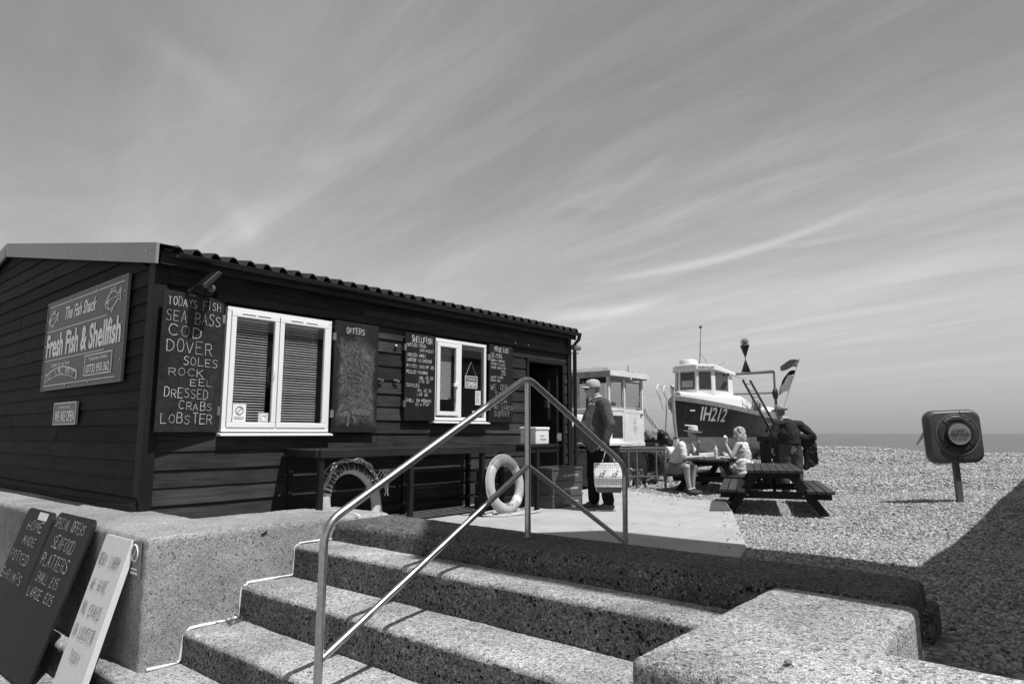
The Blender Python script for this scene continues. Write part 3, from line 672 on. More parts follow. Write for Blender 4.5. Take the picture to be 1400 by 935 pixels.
gi = ng.nodes.new('NodeGroupInput'); go = ng.nodes.new('NodeGroupOutput'); iop = ng.nodes.new('GeometryNodeInstanceOnPoints'); ci = ng.nodes.new('GeometryNodeCollectionInfo')
ci.inputs['Collection'].default_value = protos; ci.inputs['Separate Children'].default_value = True; ci.inputs['Reset Children'].default_value = True
iop.inputs['Pick Instance'].default_value = True
na = ng.nodes.new('GeometryNodeInputNamedAttribute'); na.data_type = 'FLOAT'; na.inputs['Name'].default_value = 'sz'
nr = ng.nodes.new('GeometryNodeInputNamedAttribute'); nr.data_type = 'FLOAT_VECTOR'; nr.inputs['Name'].default_value = 'rt'
ng.links.new(gi.outputs[0], iop.inputs['Points']); ng.links.new(ci.outputs[0], iop.inputs['Instance']); ng.links.new(na.outputs[0], iop.inputs['Scale'])
try:
    er = ng.nodes.new('FunctionNodeEulerToRotation'); ng.links.new(nr.outputs[0], er.inputs[0]); ng.links.new(er.outputs[0], iop.inputs['Rotation'])
except Exception: ng.links.new(nr.outputs[0], iop.inputs['Rotation'])
ng.links.new(iop.outputs[0], go.inputs[0]); md = po.modifiers.new('scatter', 'NODES'); md.node_group = ng

# unseen lookout tower and store beyond the right edge, shaped to throw the wide shade
tw = thing('unseen_tower', 'tall rendered beach lookout tower with a pitched slate roof, unseen beyond the right edge, shaped to cast shade', 'tower', (5, -2.8, -.2))
b = MB(); b.add([(3.35, -5.3, -1.2), (6.75, -5.3, -1.2), (6.75, -.7, -1.2), (3.35, -.7, -1.2), (3.95, -5, 9), (6.66, -5, 9), (6.66, -.75, 9), (3.95, -.75, 9)], [(3, 2, 1, 0), (4, 5, 6, 7), (0, 1, 5, 4), (1, 2, 6, 5), (2, 3, 7, 6), (3, 0, 4, 7)]); b.build('wall', m['render_wall'], tw)
b = MB(); b.prism([(3.87, -0.62, 9.0), (6.74, -0.62, 9.0), (6.74, -0.62, 9.12), (5.2, -0.62, 11.5), (3.87, -0.62, 9.12)], (0, -4.5, 0)); b.build('roof', m['tile'], tw)
for z in (2.2, 5.0, 7.6):
    w_ = MB(); w_.bb(4.9, 5.7, -0.79, -0.70, z, z+1.1); f_ = w_.build('window', m['upvc'], tw); w2 = MB(); w2.bb(4.98, 5.62, -0.715, -0.69, z+.08, z+1.02); w2.build('pane', m['dark'], f_)
sr = thing('unseen_store', 'long low rendered beach store with a slate roof unseen beside the lookout tower, shaped to cast shade', 'shed', (13, -2, -.2))
b = MB(); b.bb(6.55, 24, -4.5, -0.80, -.6, 3.28); b.build('wall', m['render_wall'], sr)
b = MB(); b.prism([(6.6, -0.66, 3.28), (6.6, -0.66, 3.42), (6.6, -2.6, 4.0), (6.6, -4.7, 3.42), (6.6, -4.7, 3.28)], (17.8, 0, 0)); b.build('roof', m['tile'], sr)
for k in range(4):
    w_ = MB(); w_.bb(8+4*k, 9+4*k, -0.85, -0.78, .1, 2.1); d_ = w_.build('door', m['black_wood_x'], sr); w2 = MB(); w2.cyl((8.85+4*k, -.72, 1.1), (8.85+4*k, -.79, 1.1), .03); w2.build('handle', m['galv'], d_)

b = MB(); b.ell((2.42, .82, .283), (.017, .013, .007)); tagp(b.build('stone', m['pebble'], None, True), 'single small flat pebble lying on top of the broad wall end', 'stone')

b = MB(); b.box((2.985, 5.196, .232), (.05, .012, .016), Matrix.Rotation(R(-25), 3, 'Y')); b.build('drilled_slot', m['dark'], wl)
# ================================================================== THE SHACK
sk = thing('fish_shack', 'long black weatherboarded fish shack with corrugated roof, white windows and chalkboard shutters', 'shack', (2.7, 7.0, 0))
GX, FY, XR = 2.70, 7.0, 9.88
APY, SL, EZ = 12.5, 0.1855, 2.84         # ridge Y, roof slope, eave height at FY
def roof_z(y): return EZ + SL*(min(y, 2*APY-y)-FY)
YB = 2*APY-FY
# wall core with window and door openings
OPN = [(3.43, 4.77, 1.04, 2.42), (6.49, 7.60, 1.20, 2.41), (8.68, 9.64, -0.2, 2.25)]
core = MB()
xsb = [GX+.02, 3.43, 4.77, 6.49, 7.60, 8.68, 9.64, XR-.03]
for i in range(len(xsb)-1):
    a, c = xsb[i], xsb[i+1]; o = [q for q in OPN if abs(q[0]-a) < .01]
    if o:
        z0, z1 = o[0][2], o[0][3]
        if z0 > 0: core.bb(a, c, FY+.002, FY+.08, -.3, z0)
        core.bb(a, c, FY+.002, FY+.08, z1, 2.8)
    else: core.bb(a, c, FY+.002, FY+.08, -.3, 2.8)
core.prism([(GX+.02, FY+.08, .0), (GX+.02, YB, .0), (GX+.02, YB, EZ-.05), (GX+.02, APY, roof_z(APY)-.05), (GX+.02, FY+.08, EZ-.05)], (.07, 0, 0))
core.prism([(XR-.1, FY+.08, -.3), (XR-.1, YB, -.3), (XR-.1, YB, EZ-.05), (XR-.1, APY, roof_z(APY)-.05), (XR-.1, FY+.08, EZ-.05)], (.07, 0, 0))
core.bb(GX+.1, XR-.1, YB-.08, YB, -.3, 2.8); core.bb(GX+.1, XR-.1, FY+.1, YB-.1, -.04, -.01); core.bb(GX+.1, XR-.1, FY+3.2, FY+3.26, 0, 2.8)
core.build('wall_lining', m['dark'], sk)
# front weatherboards, row by row, cut round the openings
rows = [-.06, .155, .341, .516, .690, .872, 1.05, 1.222, 1.399, 1.571, 1.752, 1.942, 2.124, 2.299]
def lapped(axis, s0, s1, t0, t1, z0, z1, base, sign, mat):
    # one lapped board, slightly warped along its length; axis 0 runs along X, 1 along Y
    n = max(1, int(abs(s1-s0)/.7)); w = random.uniform(-.004, .004); tlt = random.uniform(-.004, .004); vs = []
    for i in range(n+1):
        t = i/n; a = s0+(s1-s0)*t; c = t0+(t1-t0)*t; jz = random.uniform(-.0035, .0035)+tlt*(t-.5); jo = random.uniform(-.003, .003)
        for u, o, z in ((a, 0, z0+jz), (a, .030+w+jo, z0+jz), (c, .009, z1), (c, 0, z1)):
            q = base+sign*o; vs.append((u, q, z) if axis == 0 else (q, u, z))
    fs = [(3, 2, 1, 0), tuple(4*n+k for k in range(4))]
    for i in range(n):
        k = 4*i; fs += [(k, k+1, k+5, k+4), (k+1, k+2, k+6, k+5), (k+2, k+3, k+7, k+6), (k+3, k, k+4, k+7)]
    b = MB(); b.add(vs, fs); return b.build('board', mat, sk)
def front_board(x0, x1, z0, h):
    if x1-x0 > 3.2 and random.random() < .75:
        j = x0+(x1-x0)*random.uniform(.35, .65); lapped(0, x0, j-.002, x0, j-.002, z0, z0+h+.02, FY, -1, m['board_front']); lapped(0, j+.002, x1, j+.002, x1, z0, z0+h+.02, FY, -1, m['board_front'])
    else: lapped(0, x0, x1, x0, x1, z0, z0+h+.02, FY, -1, m['board_front'])
for i, z in enumerate(rows):
    h = (rows[i+1] if i+1 < len(rows) else 2.50) - z
    cuts = [(GX+.09, XR-.09)]
    for x0, x1, z0, z1 in OPN:
        if z + h*.6 > z0 - .02 and z + h*.4 < z1 + .02:
            nc = []
            for a, c in cuts:
                if x1+.02 <= a or x0-.02 >= c: nc.append((a, c))
                else:
                    if x0-.02-a > .03: nc.append((a, x0-.02))
                    if c-x1-.02 > .03: nc.append((x1+.02, c))
            cuts = nc
    for a, c in cuts: front_board(a, c, z, h)
for z, h in ((2.555, .10), (2.66, .10)): front_board(GX+.09, XR-.09, z, h)
b = MB(); b.bb(3.30, 9.80, FY-.072, FY-.034, 2.462, 2.545); b.build('rail_board', m['black_wood_x'], sk, bevel=.004)
for x in (5.86, 7.9, 8.4):
    pass
b = MB(); b.bb(GX-.03, GX+.09, FY-.055, FY-.002, .30, 2.86); b.bb(GX-.035, GX-.002, FY-.05, FY+.10, .43, 2.80); b.build('corner_board', m['trim_v'], sk, bevel=.004)
b = MB(); b.bb(XR-.09, XR+.02, FY-.055, FY-.002, -.06, 2.80); b.build('corner_board', m['trim_v'], sk, bevel=.004)
# right end boards
for i in range(16):
    b = MB(); z = -.06+i*.178; vs = []
    for y in (FY, YB): vs += [(XR-.03, y, z), (XR, y, z), (XR-.02, y, z+.19), (XR-.03, y, z+.19)]
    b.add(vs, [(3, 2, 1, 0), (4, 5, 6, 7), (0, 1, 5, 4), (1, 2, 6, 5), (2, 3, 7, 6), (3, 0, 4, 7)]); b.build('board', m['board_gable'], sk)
# gable weatherboards, clipped under the roof slope
z = .43; k = 0
while z < roof_z(APY)-.05:
    h = .1765; zt = z+h+.018
    def yspan(zz):
        if zz <= EZ-.02: return FY+.10, YB-.10
        d = (zz-EZ+.02)/SL; return FY+.10+d, YB-.10-d
    a0, c0 = yspan(z); a1, c1 = yspan(zt)
    if c0-a0 > .2:
        c1 = max(c1, a1+.02)
        joint = [None, 10.9, None, 9.6, 11.6, None, 8.9, 10.2][k % 8]
        segs = [(a0, c0, a1, c1)] if not joint or not (a1 < joint < c1) else [(a0, joint-.002, a1, joint-.002), (joint+.002, c0, joint+.002, c1)]
        for s0, s1, t0, t1 in segs:
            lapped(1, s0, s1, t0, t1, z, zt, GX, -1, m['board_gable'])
    z += h; k += 1
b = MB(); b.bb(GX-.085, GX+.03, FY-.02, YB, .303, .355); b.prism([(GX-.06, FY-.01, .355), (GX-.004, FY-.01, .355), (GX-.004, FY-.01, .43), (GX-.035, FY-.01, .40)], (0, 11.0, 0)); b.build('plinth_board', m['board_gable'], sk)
# roof: corrugated sheets either side of the ridge
def corr(y0, z0, y1, z1, name, x0=GX-.02, x1=XR+.04, pitch=.196):
    prof = []; x = x0; k = 0
    while x < x1-.02:
        for dx, dz in ((0, 0), (.075, 0), (.095, .045), (.125, .058), (.155, .045)): prof.append((x+dx, dz))
        x += pitch
    prof.append((x1, 0)); n = len(prof); b = MB(); vs = []
    for y, z in ((y0, z0), (y1, z1)): vs += [(px, y, z+dz) for px, dz in prof]
    for y, z in ((y0, z0), (y1, z1)): vs += [(px, y, z+dz-.012) for px, dz in prof]
    fs = [(i, i+1, n+i+1, n+i) for i in range(n-1)] + [(2*n+i, 3*n+i, 3*n+i+1, 2*n+i+1) for i in range(n-1)] + [(i, 2*n+i, 2*n+i+1, i+1) for i in range(n-1)] + [(n+i, n+i+1, 3*n+i+1, 3*n+i) for i in range(n-1)]
    b.add(vs, fs); return b.build(name, m['roof'], sk, False)
corr(6.80, 2.875, APY, 2.875+SL*(APY-6.8), 'roof_sheet'); corr(2*APY-6.8, 2.875, APY, 2.875+SL*(APY-6.8), 'roof_sheet')
b = MB(); b.bb(GX-.02, XR+.04, APY-.16, APY+.16, 3.94, 3.97); b.build('ridge_cap', m['roof'], sk)
b = MB(); b.bb(GX-.03, XR+.03, 6.845, 6.87, 2.73, 2.862); b.build('fascia', m['black_wood_x'], sk); b = MB(); b.bb(GX-.02, XR+.02, 6.875, 6.998, 2.79, 2.80); b.build('soffit', m['dark'], sk)
# gutter (half round) with brackets
b = MB(); n = 9; vs = []
for x in (2.80, XR+.06):
    for rr in (.052, .046):
        vs += [(x, 6.79+rr*math.cos(math.pi+math.pi*i/(n-1)), 2.848+rr*math.sin(math.pi+math.pi*i/(n-1))) for i in range(n)]
fs = []
for i in range(n-1): fs += [(i, i+1, 2*n+i+1, 2*n+i), (n+i, 3*n+i, 3*n+i+1, n+i+1), (i, n+i, n+i+1, i+1), (2*n+i, 2*n+i+1, 3*n+i+1, 3*n+i)]
fs += [(0, 2*n, 3*n, n), (n-1, 2*n-1, 4*n-1, 3*n-1)]
b.add(vs, fs); b.build('gutter', m['gutter'], sk)
b = MB(); b.tube([(XR+.09, 6.80, 2.84), (XR+.09, 6.83, 2.74), (XR+.09, 6.92, 2.66), (XR+.09, 6.93, .0)], .033, 10); b.build('downpipe', m['gutter'], sk, True)
b = MB(); b.cyl((XR+.0, 6.9, 2.60), (XR+.20, 6.9, 2.60), .05, n=12); b.build('vent_pipe', m['galv'], sk, True)
# grey barge flashing on the gable
def barge(y0, z0, y1, z1, nm='barge_flashing'):
    b = MB(); h = .205; x0, x1 = GX-.115, GX-.085
    b.prism([(x0, y0, z0-h), (x0, y1, z1-h), (x0, y1, z1), (x0, y0, z0)], (x1-x0, 0, 0))
    b.prism([(x0, y0, z0), (x0, y1, z1), (GX+.12, y1, z1), (GX+.12, y0, z0)], (0, 0, .004))
    o = b.build(nm, m['flashing'], sk, bevel=.002)
    for i in range(9):
        t = (i+.35)/9; y = y0+(y1-y0)*t; z = z0+(z1-z0)*t-h*.42; s = MB(); s.ell((x0-.006, y, z), (.008, .011, .011), n=8, k=5); s.build('screw', m['screw'], o, True)
barge(6.76, 2.905, APY-.02, 2.905+SL*(APY-.02-6.76)); barge(2*APY-6.76, 2.905, APY+.02, 2.905+SL*(APY-.02-6.76))
# ---- windows
def window(x0, x1, z0, z1, panes, sillz):
    y = FY; fr = MB(); t = .045
    fr.bb(x0, x1, y-.055, y+.02, z1-t, z1); fr.bb(x0, x1, y-.055, y+.02, z0, z0+t); fr.bb(x0, x0+t, y-.053, y+.018, z0+t+.001, z1-t-.001); fr.bb(x1-t, x1, y-.053, y+.018, z0+t+.001, z1-t-.001)
    w = fr.build('window', m['upvc'], sk, bevel=.004)
    s = MB(); s.prism([(x0-.03, y-.115, sillz), (x0-.03, y-.0, sillz), (x0-.03, y-.0, sillz+.035), (x0-.03, y-.05, sillz+.030), (x0-.03, y-.115, sillz+.018)], (x1-x0+.06, 0, 0)); s.build('sill', m['upvc'], w, bevel=.003)
    for (a, c, d0, d1, q, yy) in panes:
        f = MB(); f.bb(a, c, yy-.022, yy+.022, d1-q, d1); f.bb(a, c, yy-.022, yy+.022, d0, d0+q); f.bb(a, a+q, yy-.0215, yy+.0215, d0+q+.0005, d1-q-.0005); f.bb(c-q, c, yy-.0215, yy+.0215, d0+q+.0005, d1-q-.0005)
        f.build('sash', m['upvc'], w, bevel=.006)
        g = MB(); g.bb(a+q-.005, c-q+.005, yy-.004, yy+.004, d0+q-.005, d1-q+.005); g.build('pane', m['glass'], w)
    return w
w1 = window(3.435, 4.765, 1.065, 2.42, [(3.485, 4.055, 1.112, 2.372, .055, FY-.045), (4.065, 4.72, 1.112, 2.372, .055, FY-.045)], 1.02)
w1a = w1
for x0 in (3.60, 3.78, 4.20, 4.40):
    b = MB(); b.bb(x0, x0+.155, FY-.0695, FY-.0665, 2.348, 2.356); b.build('vent_slot', m['dark'], w1)
# blinds: every slat its own piece
sm_ = MB(); sm_.box((0, 0, 0), (1, .029, .0022), Matrix.Rotation(R(33), 3, 'X')); slat_me = sm_.mesh('slat'); slat_me.materials.append(m['slat'])
def blinds(win, x0, x1, z0, z1, y, pitch=.0295):
    z = z0
    while z < z1:
        o = link('blind_slat', slat_me, None, win); o.location = ((x0+x1)/2, y, z+random.uniform(-.0008, .0008)); o.scale = (x1-x0, 1, 1); o.rotation_euler = (random.uniform(-.10, .10), random.uniform(-.004, .004), 0)
        z += pitch
    b = MB(); b.bb(x0, x1, y-.014, y+.014, z1, z1+.03); b.build('blind_headrail', m['slat'], win)
    b = MB()
    for q in (.16, .84): b.cyl((x0+(x1-x0)*q, y-.014, z0), (x0+(x1-x0)*q, y-.014, z1), .0012, n=4)
    b.build('blind_cord', m['slat'], win)
blinds(w1, 3.545, 3.965, 1.175, 2.285, FY+.035); blinds(w1, 4.125, 4.625, 1.175, 2.285, FY+.035)
b = MB(); b.bb(3.555, 3.705, FY-.0505, FY-.0495, 1.172, 1.365); p_ = b.build('smoke_notice', m['sign_light'], w1)
b = MB(); b.torus((3.63, FY-.053, 1.295), (0, 1, 0), .042, .004, 20, 5); b.bar((3.602, FY-.053, 1.265), (3.658, FY-.053, 1.325), .003, .006); b.bb(3.575, 3.685, FY-.0525, FY-.0512, 1.20, 1.205); b.bb(3.575, 3.685, FY-.0525, FY-.0512, 1.218, 1.223); b.build('notice_print', m['pencil'], p_)
b = MB(); b.bb(3.852, 3.972, FY-.0505, FY-.0495, 1.172, 1.275); p_ = b.build('window_sticker', m['sign_pale'], w1)
b = MB(); b.torus((3.912, FY-.053, 1.22), (0, 1, 0), .034, .004, 16, 5); b.cyl((3.912, FY-.0535, 1.212), (3.912, FY-.0505, 1.212), .016, n=10); b.build('notice_print', m['sign_light'], p_)
b = MB(); b.tube([(3.982, FY-.10, 1.62), (3.985, FY-.12, 1.68), (3.985, FY-.12, 1.74), (3.995, FY-.09, 1.80)], .009, 6); b.build('window_handle', m['upvc'], w1, True)
w2 = window(6.49, 7.60, 1.235, 2.41, [(6.545, 6.985, 1.30, 2.355, .06, FY-.05)], 1.19)
b = MB(); b.bb(6.99, 7.05, FY-.06, FY+.02, 1.281, 2.364); b.build('mullion', m['upvc'], w2, bevel=.006)
b = MB(); b.bb(7.05, 7.56, FY-.030, FY-.022, 1.28, 2.365); b.build('pane', m['glass'], w2)
b = MB(); b.bb(6.62, 6.88, FY+.30, FY+.34, 2.17, 2.205); b.build('lamp_tube', m['white'], w2)
b = MB(); b.bb(6.87, 6.955, FY-.095, FY-.072, 1.725, 1.775); b.build('window_latch', m['upvc'], w2, bevel=.004)
b = MB(); b.bb(6.905, 6.925, FY-.078, FY-.070, 1.50, 1.72); b.build('latch_strap', m['galv'], w2)
for i in range(26):
    o = link('blind_slat', slat_me, None, w2); o.location = (6.765, FY+.04, 2.29-i*.0295); o.scale = (.33, 1, 1); o.rotation_euler = (R(20), 0, 0)
# things hanging in the serving window
op = thing('open_sign', 'small hanging OPEN sign on a string in the serving window', 'sign', (7.26, FY-.045, 1.82))
b = MB(); b.bb(7.13, 7.40, FY-.052, FY-.042, 1.72, 1.905); bd = b.build('board', m['sign_mid'], op)
b = MB(); b.bb(7.13, 7.40, FY-.0545, FY-.0522, 1.72, 1.728); b.bb(7.13, 7.40, FY-.0545, FY-.0522, 1.897, 1.905); b.bb(7.13, 7.138, FY-.0545, FY-.0522, 1.728, 1.897); b.bb(7.392, 7.40, FY-.0545, FY-.0522, 1.728, 1.897); b.build('border', m['white'], op)
fontmesh('OPEN', (7.15, FY-.052, 1.74), (1, 0, 0), (0, 0, 1), (0, -1, 0), .225, .075, bold=.02).build('lettering', m['white'], bd)
fontmesh('Yes we are', (7.17, FY-.052, 1.845), (1, 0, 0), (0, 0, 1), (0, -1, 0), .18, .035).build('lettering', m['white'], bd)
b = MB(); b.tube([(7.15, FY-.047, 1.905), (7.265, FY-.047, 2.12), (7.38, FY-.047, 1.905)], .003, 5); b.build('string', m['rope'], op)
for (x0, x1, z0, z1, lb) in ((7.37, 7.49, 1.475, 1.69, 'upright price paper taped inside the serving window'), (7.31, 7.47, 1.30, 1.385, 'small notice card low inside the serving window')):
    b = MB(); b.bb(x0, x1, FY-.040, FY-.037, z0, z1); t_ = tagp(b.build('paper_notice', m['paper'] if z0 > 1.4 else m['sign_pale']), lb, 'notice')
    b = MB(); z = z1-.02
    while z > z0+.015: b.bb(x0+.012, x1-.012-random.uniform(0, .04), FY-.0415, FY-.0403, z, z+.004); z -= .017
    b.build('print', m['pencil'], t_)
# door
dr = MB(); dr.bb(8.62, 8.68, FY-.045, FY+.03, -.02, 2.31); dr.bb(9.64, 9.70, FY-.045, FY+.03, -.02, 2.31); dr.bb(8.62, 9.70, FY-.047, FY+.028, 2.25, 2.312); df = dr.build('door_frame', m['trim_v'], sk, bevel=.004)
b = MB(); b.box((9.60, FY+.50, 1.12), (.045, .90, 2.2)); dd = b.build('door', m['black_wood_x'], sk, bevel=.004)
b = MB(); b.bb(9.57, 9.578, FY+.2, FY+.24, 1.3, 2.0); b.build('bolt', m['galv'], dd)
b = MB(); b.bb(9.545, 9.575, FY+.22, FY+.30, 1.50, 1.64); b.build('lock_box', m['rust'], dd)
b = MB(); b.bb(9.44, 9.56, FY-.06, FY-.047, .92, 1.05) ; b.bb(9.42, 9.5, FY-.064, FY-.06, .95, 1.02); b.build('hinge_plate', m['galv'], dd)
# ---- shutters with chalk writing
m['chalk_wipe'] = gm('wiped_chalk_dust', 0.105, 0.95, 0.5, 40)
def shutter(x0, x1, z0, z1, mat, label, lines, width, seed, off=.09, offl=None, faint=()):
    offl = off if offl is None else offl            # offl: how far the left edge stands off the wall
    p0 = Vector((x0, FY-offl, 0)); p1 = Vector((x1, FY-off, 0)); u = (p1-p0).normalized(); nn = Vector((u.y, -u.x, 0)); W_ = (p1-p0).length
    b = MB(); b.prism([p0+V(0, 0, z0), p1+V(0, 0, z0), p1+V(0, 0, z1), p0+V(0, 0, z1)], -nn*.022); o = b.build('shutter', mat, sk, bevel=.003, label=label)
    hx_ = x1 if x0 < 3 else x0
    for zz in (z0+.18, z1-.25):
        hb = MB(); hb.bb(hx_-.012, hx_+.018, FY-off-.004, FY-off+.03, zz, zz+.09); hb.build('hinge', m['galv'], o)
    write_lines('chalk_writing', lines, p0+V(0, 0, z1), u, (0, 0, 1), nn, W_, z1-z0, width, m['chalk'], o, seed, .26)
    if faint:
        write_lines('faint_writing', faint, p0+V(0, 0, z1), u, (0, 0, 1), nn, W_, z1-z0, width, m['chalk_faint'], o, seed+5)
    return o
shutter(2.725, 3.395, 1.06, 2.475, m['cb_today'], "open shutter chalked with today's fish list", [
 ('TODAYS FISH', .06, .93, .045, .105), ('SEA BASS', .05, .94, .135, .215), ('COD', .10, .62, .245, .325), ('DOVER', .08, .82, .345, .43), ('SOLES', .36, .93, .462, .52), ('ROCK', .14, .70, .545, .60),
 ('EEL', .50, .86, .617, .665), ('DRESSED', .10, .80, .69, .755), ('CRABS', .34, .88, .785, .84), ('LOBSTER', .07, .90, .87, .935)], .0060, 3, off=.055, offl=.165)
so_ = shutter(4.79, 5.465, 1.06, 2.44, m['cb_smear'], 'open shutter headed offers, wiped to a chalky smear', [('OFFERS', .25, .66, .055, .105)], .009, 4)
rr = random.Random(21); b = MB()
for i in range(46):
    cx = rr.uniform(.22, .48); cz = rr.uniform(.25, 1.0); ra = rr.uniform(.05, .22); rb = rr.uniform(.04, .30); a0 = rr.uniform(0, 6.28); da = rr.uniform(.8, 2.6); w = rr.choice([.002, .003, .004, .007]); yy = FY-.0915-.0004*(i % 9); n = 12; vs = []
    for k in range(n+1):
        a = a0+da*k/n; ux = min(max(cx+ra*math.cos(a), .05), .62); uz = min(max(cz+rb*math.sin(a), .12), 1.14); d = Vector((-ra*math.sin(a), 0, rb*math.cos(a))).normalized(); s_ = Vector((-d.z, 0, d.x))*w
        p = Vector((4.79+ux, yy, 1.06+uz)); vs += [p-s_, p+s_]
    b.add(vs, [(2*k, 2*k+1, 2*k+3, 2*k+2) for k in range(n)])
b.add([(5.01, FY-.096, 1.28), (5.05, FY-.096, 1.28), (5.03, FY-.096, 1.13), (4.995, FY-.096, 1.14)], [(0, 1, 2, 3)]); b.add([(5.06, FY-.096, 1.36), (5.36, FY-.096, 1.33), (5.36, FY-.096, 1.27), (5.06, FY-.096, 1.28)], [(0, 1, 2, 3)])
flat('wiped_chalk', b, m['chalk_wipe'], so_)
shutter(5.925, 6.49, 1.22, 2.42, m['cb'], 'open shutter chalked with shellfish prices', [
 ('SHELLFISH', .2, .86, .035, .10, .011), ('DRESSED CRABS', .05, .66, .12, .155), ('(PER PIECE)', .45, .92, .175, .205), ('LOBSTER WHOLE', .05, .66, .235, .27), ('LOBSTER 1/2 DRESSED', .05, .86, .29, .325), ('POTTED SHRIMP #5', .05, .93, .36, .395),
 ('PEELED PRAWNS', .05, .72, .43, .465), ('SML #2.50', .45, .92, .49, .52), ('LRG #5', .45, .8, .535, .565), ('COCKLES', .05, .46, .58, .615), ('SML #2.50', .4, .86, .637, .667), ('LRG #5', .4, .74, .685, .715), ('SHELL ON PRAWNS', .05, .86, .752, .787), ('#5 a PINT', .35, .8, .80, .83)], .006, 5)
shutter(7.635, 8.20, 1.22, 2.43, m['cb'], 'open shutter chalked with the price list and the cash only note', [
 ('PRICE LIST', .2, .8, .03, .085, .010), ('COD WHOLE', .05, .5, .11, .137), ('COD FILLETS', .05, .52, .146, .172), ('SMOKED HADDOCK', .05, .62, .192, .218), ('SMOKED FILLETS', .05, .66, .236, .262), ('DOVER SOLES SM', .05, .66, .286, .312), ('MED', .5, .66, .328, .352), ('LRG', .5, .66, .367, .391), ('SKATE WINGS', .05, .56, .41, .436), ('ROCK EEL', .05, .48, .452, .478)], .005, 6,
 faint=[('WE ONLY', .05, .95, .515, .585, .008), ('TAKE', .22, .72, .61, .67, .008), ('CASH', .1, .72, .70, .765, .008), ('NO CARDS', .2, .98, .785, .835, .008), ('SORRY', .2, .84, .86, .925, .009)])
# catches between the shutters
for x, z in ((5.53, 1.745), (5.80, 1.75)):
    b = MB(); b.bar((x-.03, FY-.05, z+.01), (x+.06, FY-.06, z-.01), .012, .03); b.cyl((x, FY-.03, z), (x, FY-.08, z), .012, n=8); b.build('shutter_catch', m['rust'], sk)
b = MB(); b.ell((5.80, FY-.05, 2.22), (.03, .02, .018)); b.build('shutter_stop', m['screw'], sk, True)
for x in (8.28, 8.62): 
    b = MB(); b.cyl((x, FY-.071, 2.515), (x, FY-.082, 2.515), .012, n=8); b.build('screw', m['screw'], sk)
# ---- floodlight and sensor
fl = thing('floodlight', 'black tilted floodlight above the chalked fish list shutter', 'floodlight', (3.0, 6.93, 2.5))
rot = Matrix.Rotation(R(-48), 3, 'Y') @ Matrix.Rotation(R(4), 3, 'X')
b = MB(); b.box((3.09, 6.72, 2.61), (.26, .20, .045), rot, (.9, .9)); b.build('lamp_body', m['gutter'], fl, bevel=.006)
b = MB(); b.box(Vector((3.09, 6.72, 2.61))+rot @ Vector((0, 0, -.027)), (.22, .16, .008), rot); b.build('lamp_glass', m['sign_mid'], fl)
b = MB(); b.tube([(2.98, 6.95, 2.50), (2.96, 6.86, 2.50), (3.02, 6.78, 2.545)], .014, 6); b.bar((2.94, 6.84, 2.49), (3.10, 6.84, 2.52), .02, .02); b.build('bracket', m['gutter'], fl)
b = MB(); b.ell((3.185, 6.83, 2.555), (.042, .04, .042)); b.build('sensor_ball', m['rust'], fl, True)
b = MB(); b.bb(3.06, 3.18, 6.86, 6.93, 2.485, 2.54); b.bb(3.15, 3.22, 6.85, 6.90, 2.49, 2.60); b.build('sensor_box', m['rubber'], fl, bevel=.005)
# ---- the big sign on the gable
sg = thing('shop_sign', 'large grey fish shack sign advertising fresh fish and shellfish on the gable', 'sign', (2.62, 8.9, 1.6))
SX = 2.635; y0, y1, z0, z1 = 7.56, 10.20, 1.60, 2.715
b = MB(); b.bb(SX, SX+.02, y0, y1, z0, z1); fc = b.build('panel', m['sign_face'], sg)
b = MB(); b.bb(SX-.006, SX+.024, y0-.02, y0-.001, z0-.015, z1+.015); b.bb(SX-.006, SX+.024, y1+.001, y1+.02, z0-.015, z1+.015); b.bb(SX-.005, SX+.023, y0, y1, z1+.001, z1+.016); b.bb(SX-.005, SX+.023, y0, y1, z0-.016, z0-.001); b.build('edge_trim', m['sign_mid'], sg)
U, Vv, Nn = (0, -1, 0), (0, 0, 1), (-1, 0, 0); Wd, Ht = y1-y0, z1-z0
def SP(fx, fz): return (SX, y1-fx*Wd, z0+fz*Ht)
def sline(fx0, fx1, fz, t=.008):
    a = SP(fx0, fz); c = SP(fx1, fz); q = MB(); q.bb(SX-.004, SX-.001, c[1], a[1], a[2]-t/2, a[2]+t/2); return q
prt = merge(fontmesh('The Fish Shack', SP(.27, .755), U, Vv, Nn, .40*Wd, .145*Ht, shear=.35, bold=.015), sline(.02, .80, .665), sline(.02, .80, .325), sline(.03, .97, .955), sline(.03, .94, .04),
 fontmesh('Fresh Fish & Shellfish', SP(.03, .36), U, Vv, Nn, .94*Wd, .27*Ht, bold=.03),
 fontmesh('Caught by our boat', SP(.12, .235), U, Vv, Nn, .27*Wd, .055*Ht, shear=.2))
prt.build('lettering', m['sign_light'], fc)
arc = MB(); n = 14
for i in range(n):
    pts4 = []
    for (t, r) in ((i/n, 0), ((i+1)/n, 0), ((i+1)/n, 1), (i/n, 1)):
        fx = .045+.45*t; fz = .065+.075*math.sin(math.pi*t)+(.10)*r; pts4.append(Vector(SP(fx, fz))+Vector((-.003, 0, 0)))
    arc.add(pts4, [(0, 1, 2, 3)])
ab = flat('boat_band', arc, m['sign_pale'], fc)
tx = MB(); name = 'REUBEN-WILLIAM'
for i, ch in enumerate(name):
    t = (i+.5)/len(name); fx = .06+.42*(t-.5/len(name)); fz = .078+.075*math.sin(math.pi*t)
    if ch != ' ': q = fontmesh(ch, SP(fx, fz), U, Vv, Nn, .022*Wd, .07*Ht if ch != '-' else .015*Ht, off=.005, bold=.01); tx.add(q.v, q.f)
tx.build('lettering', m['sign_dark'], ab)
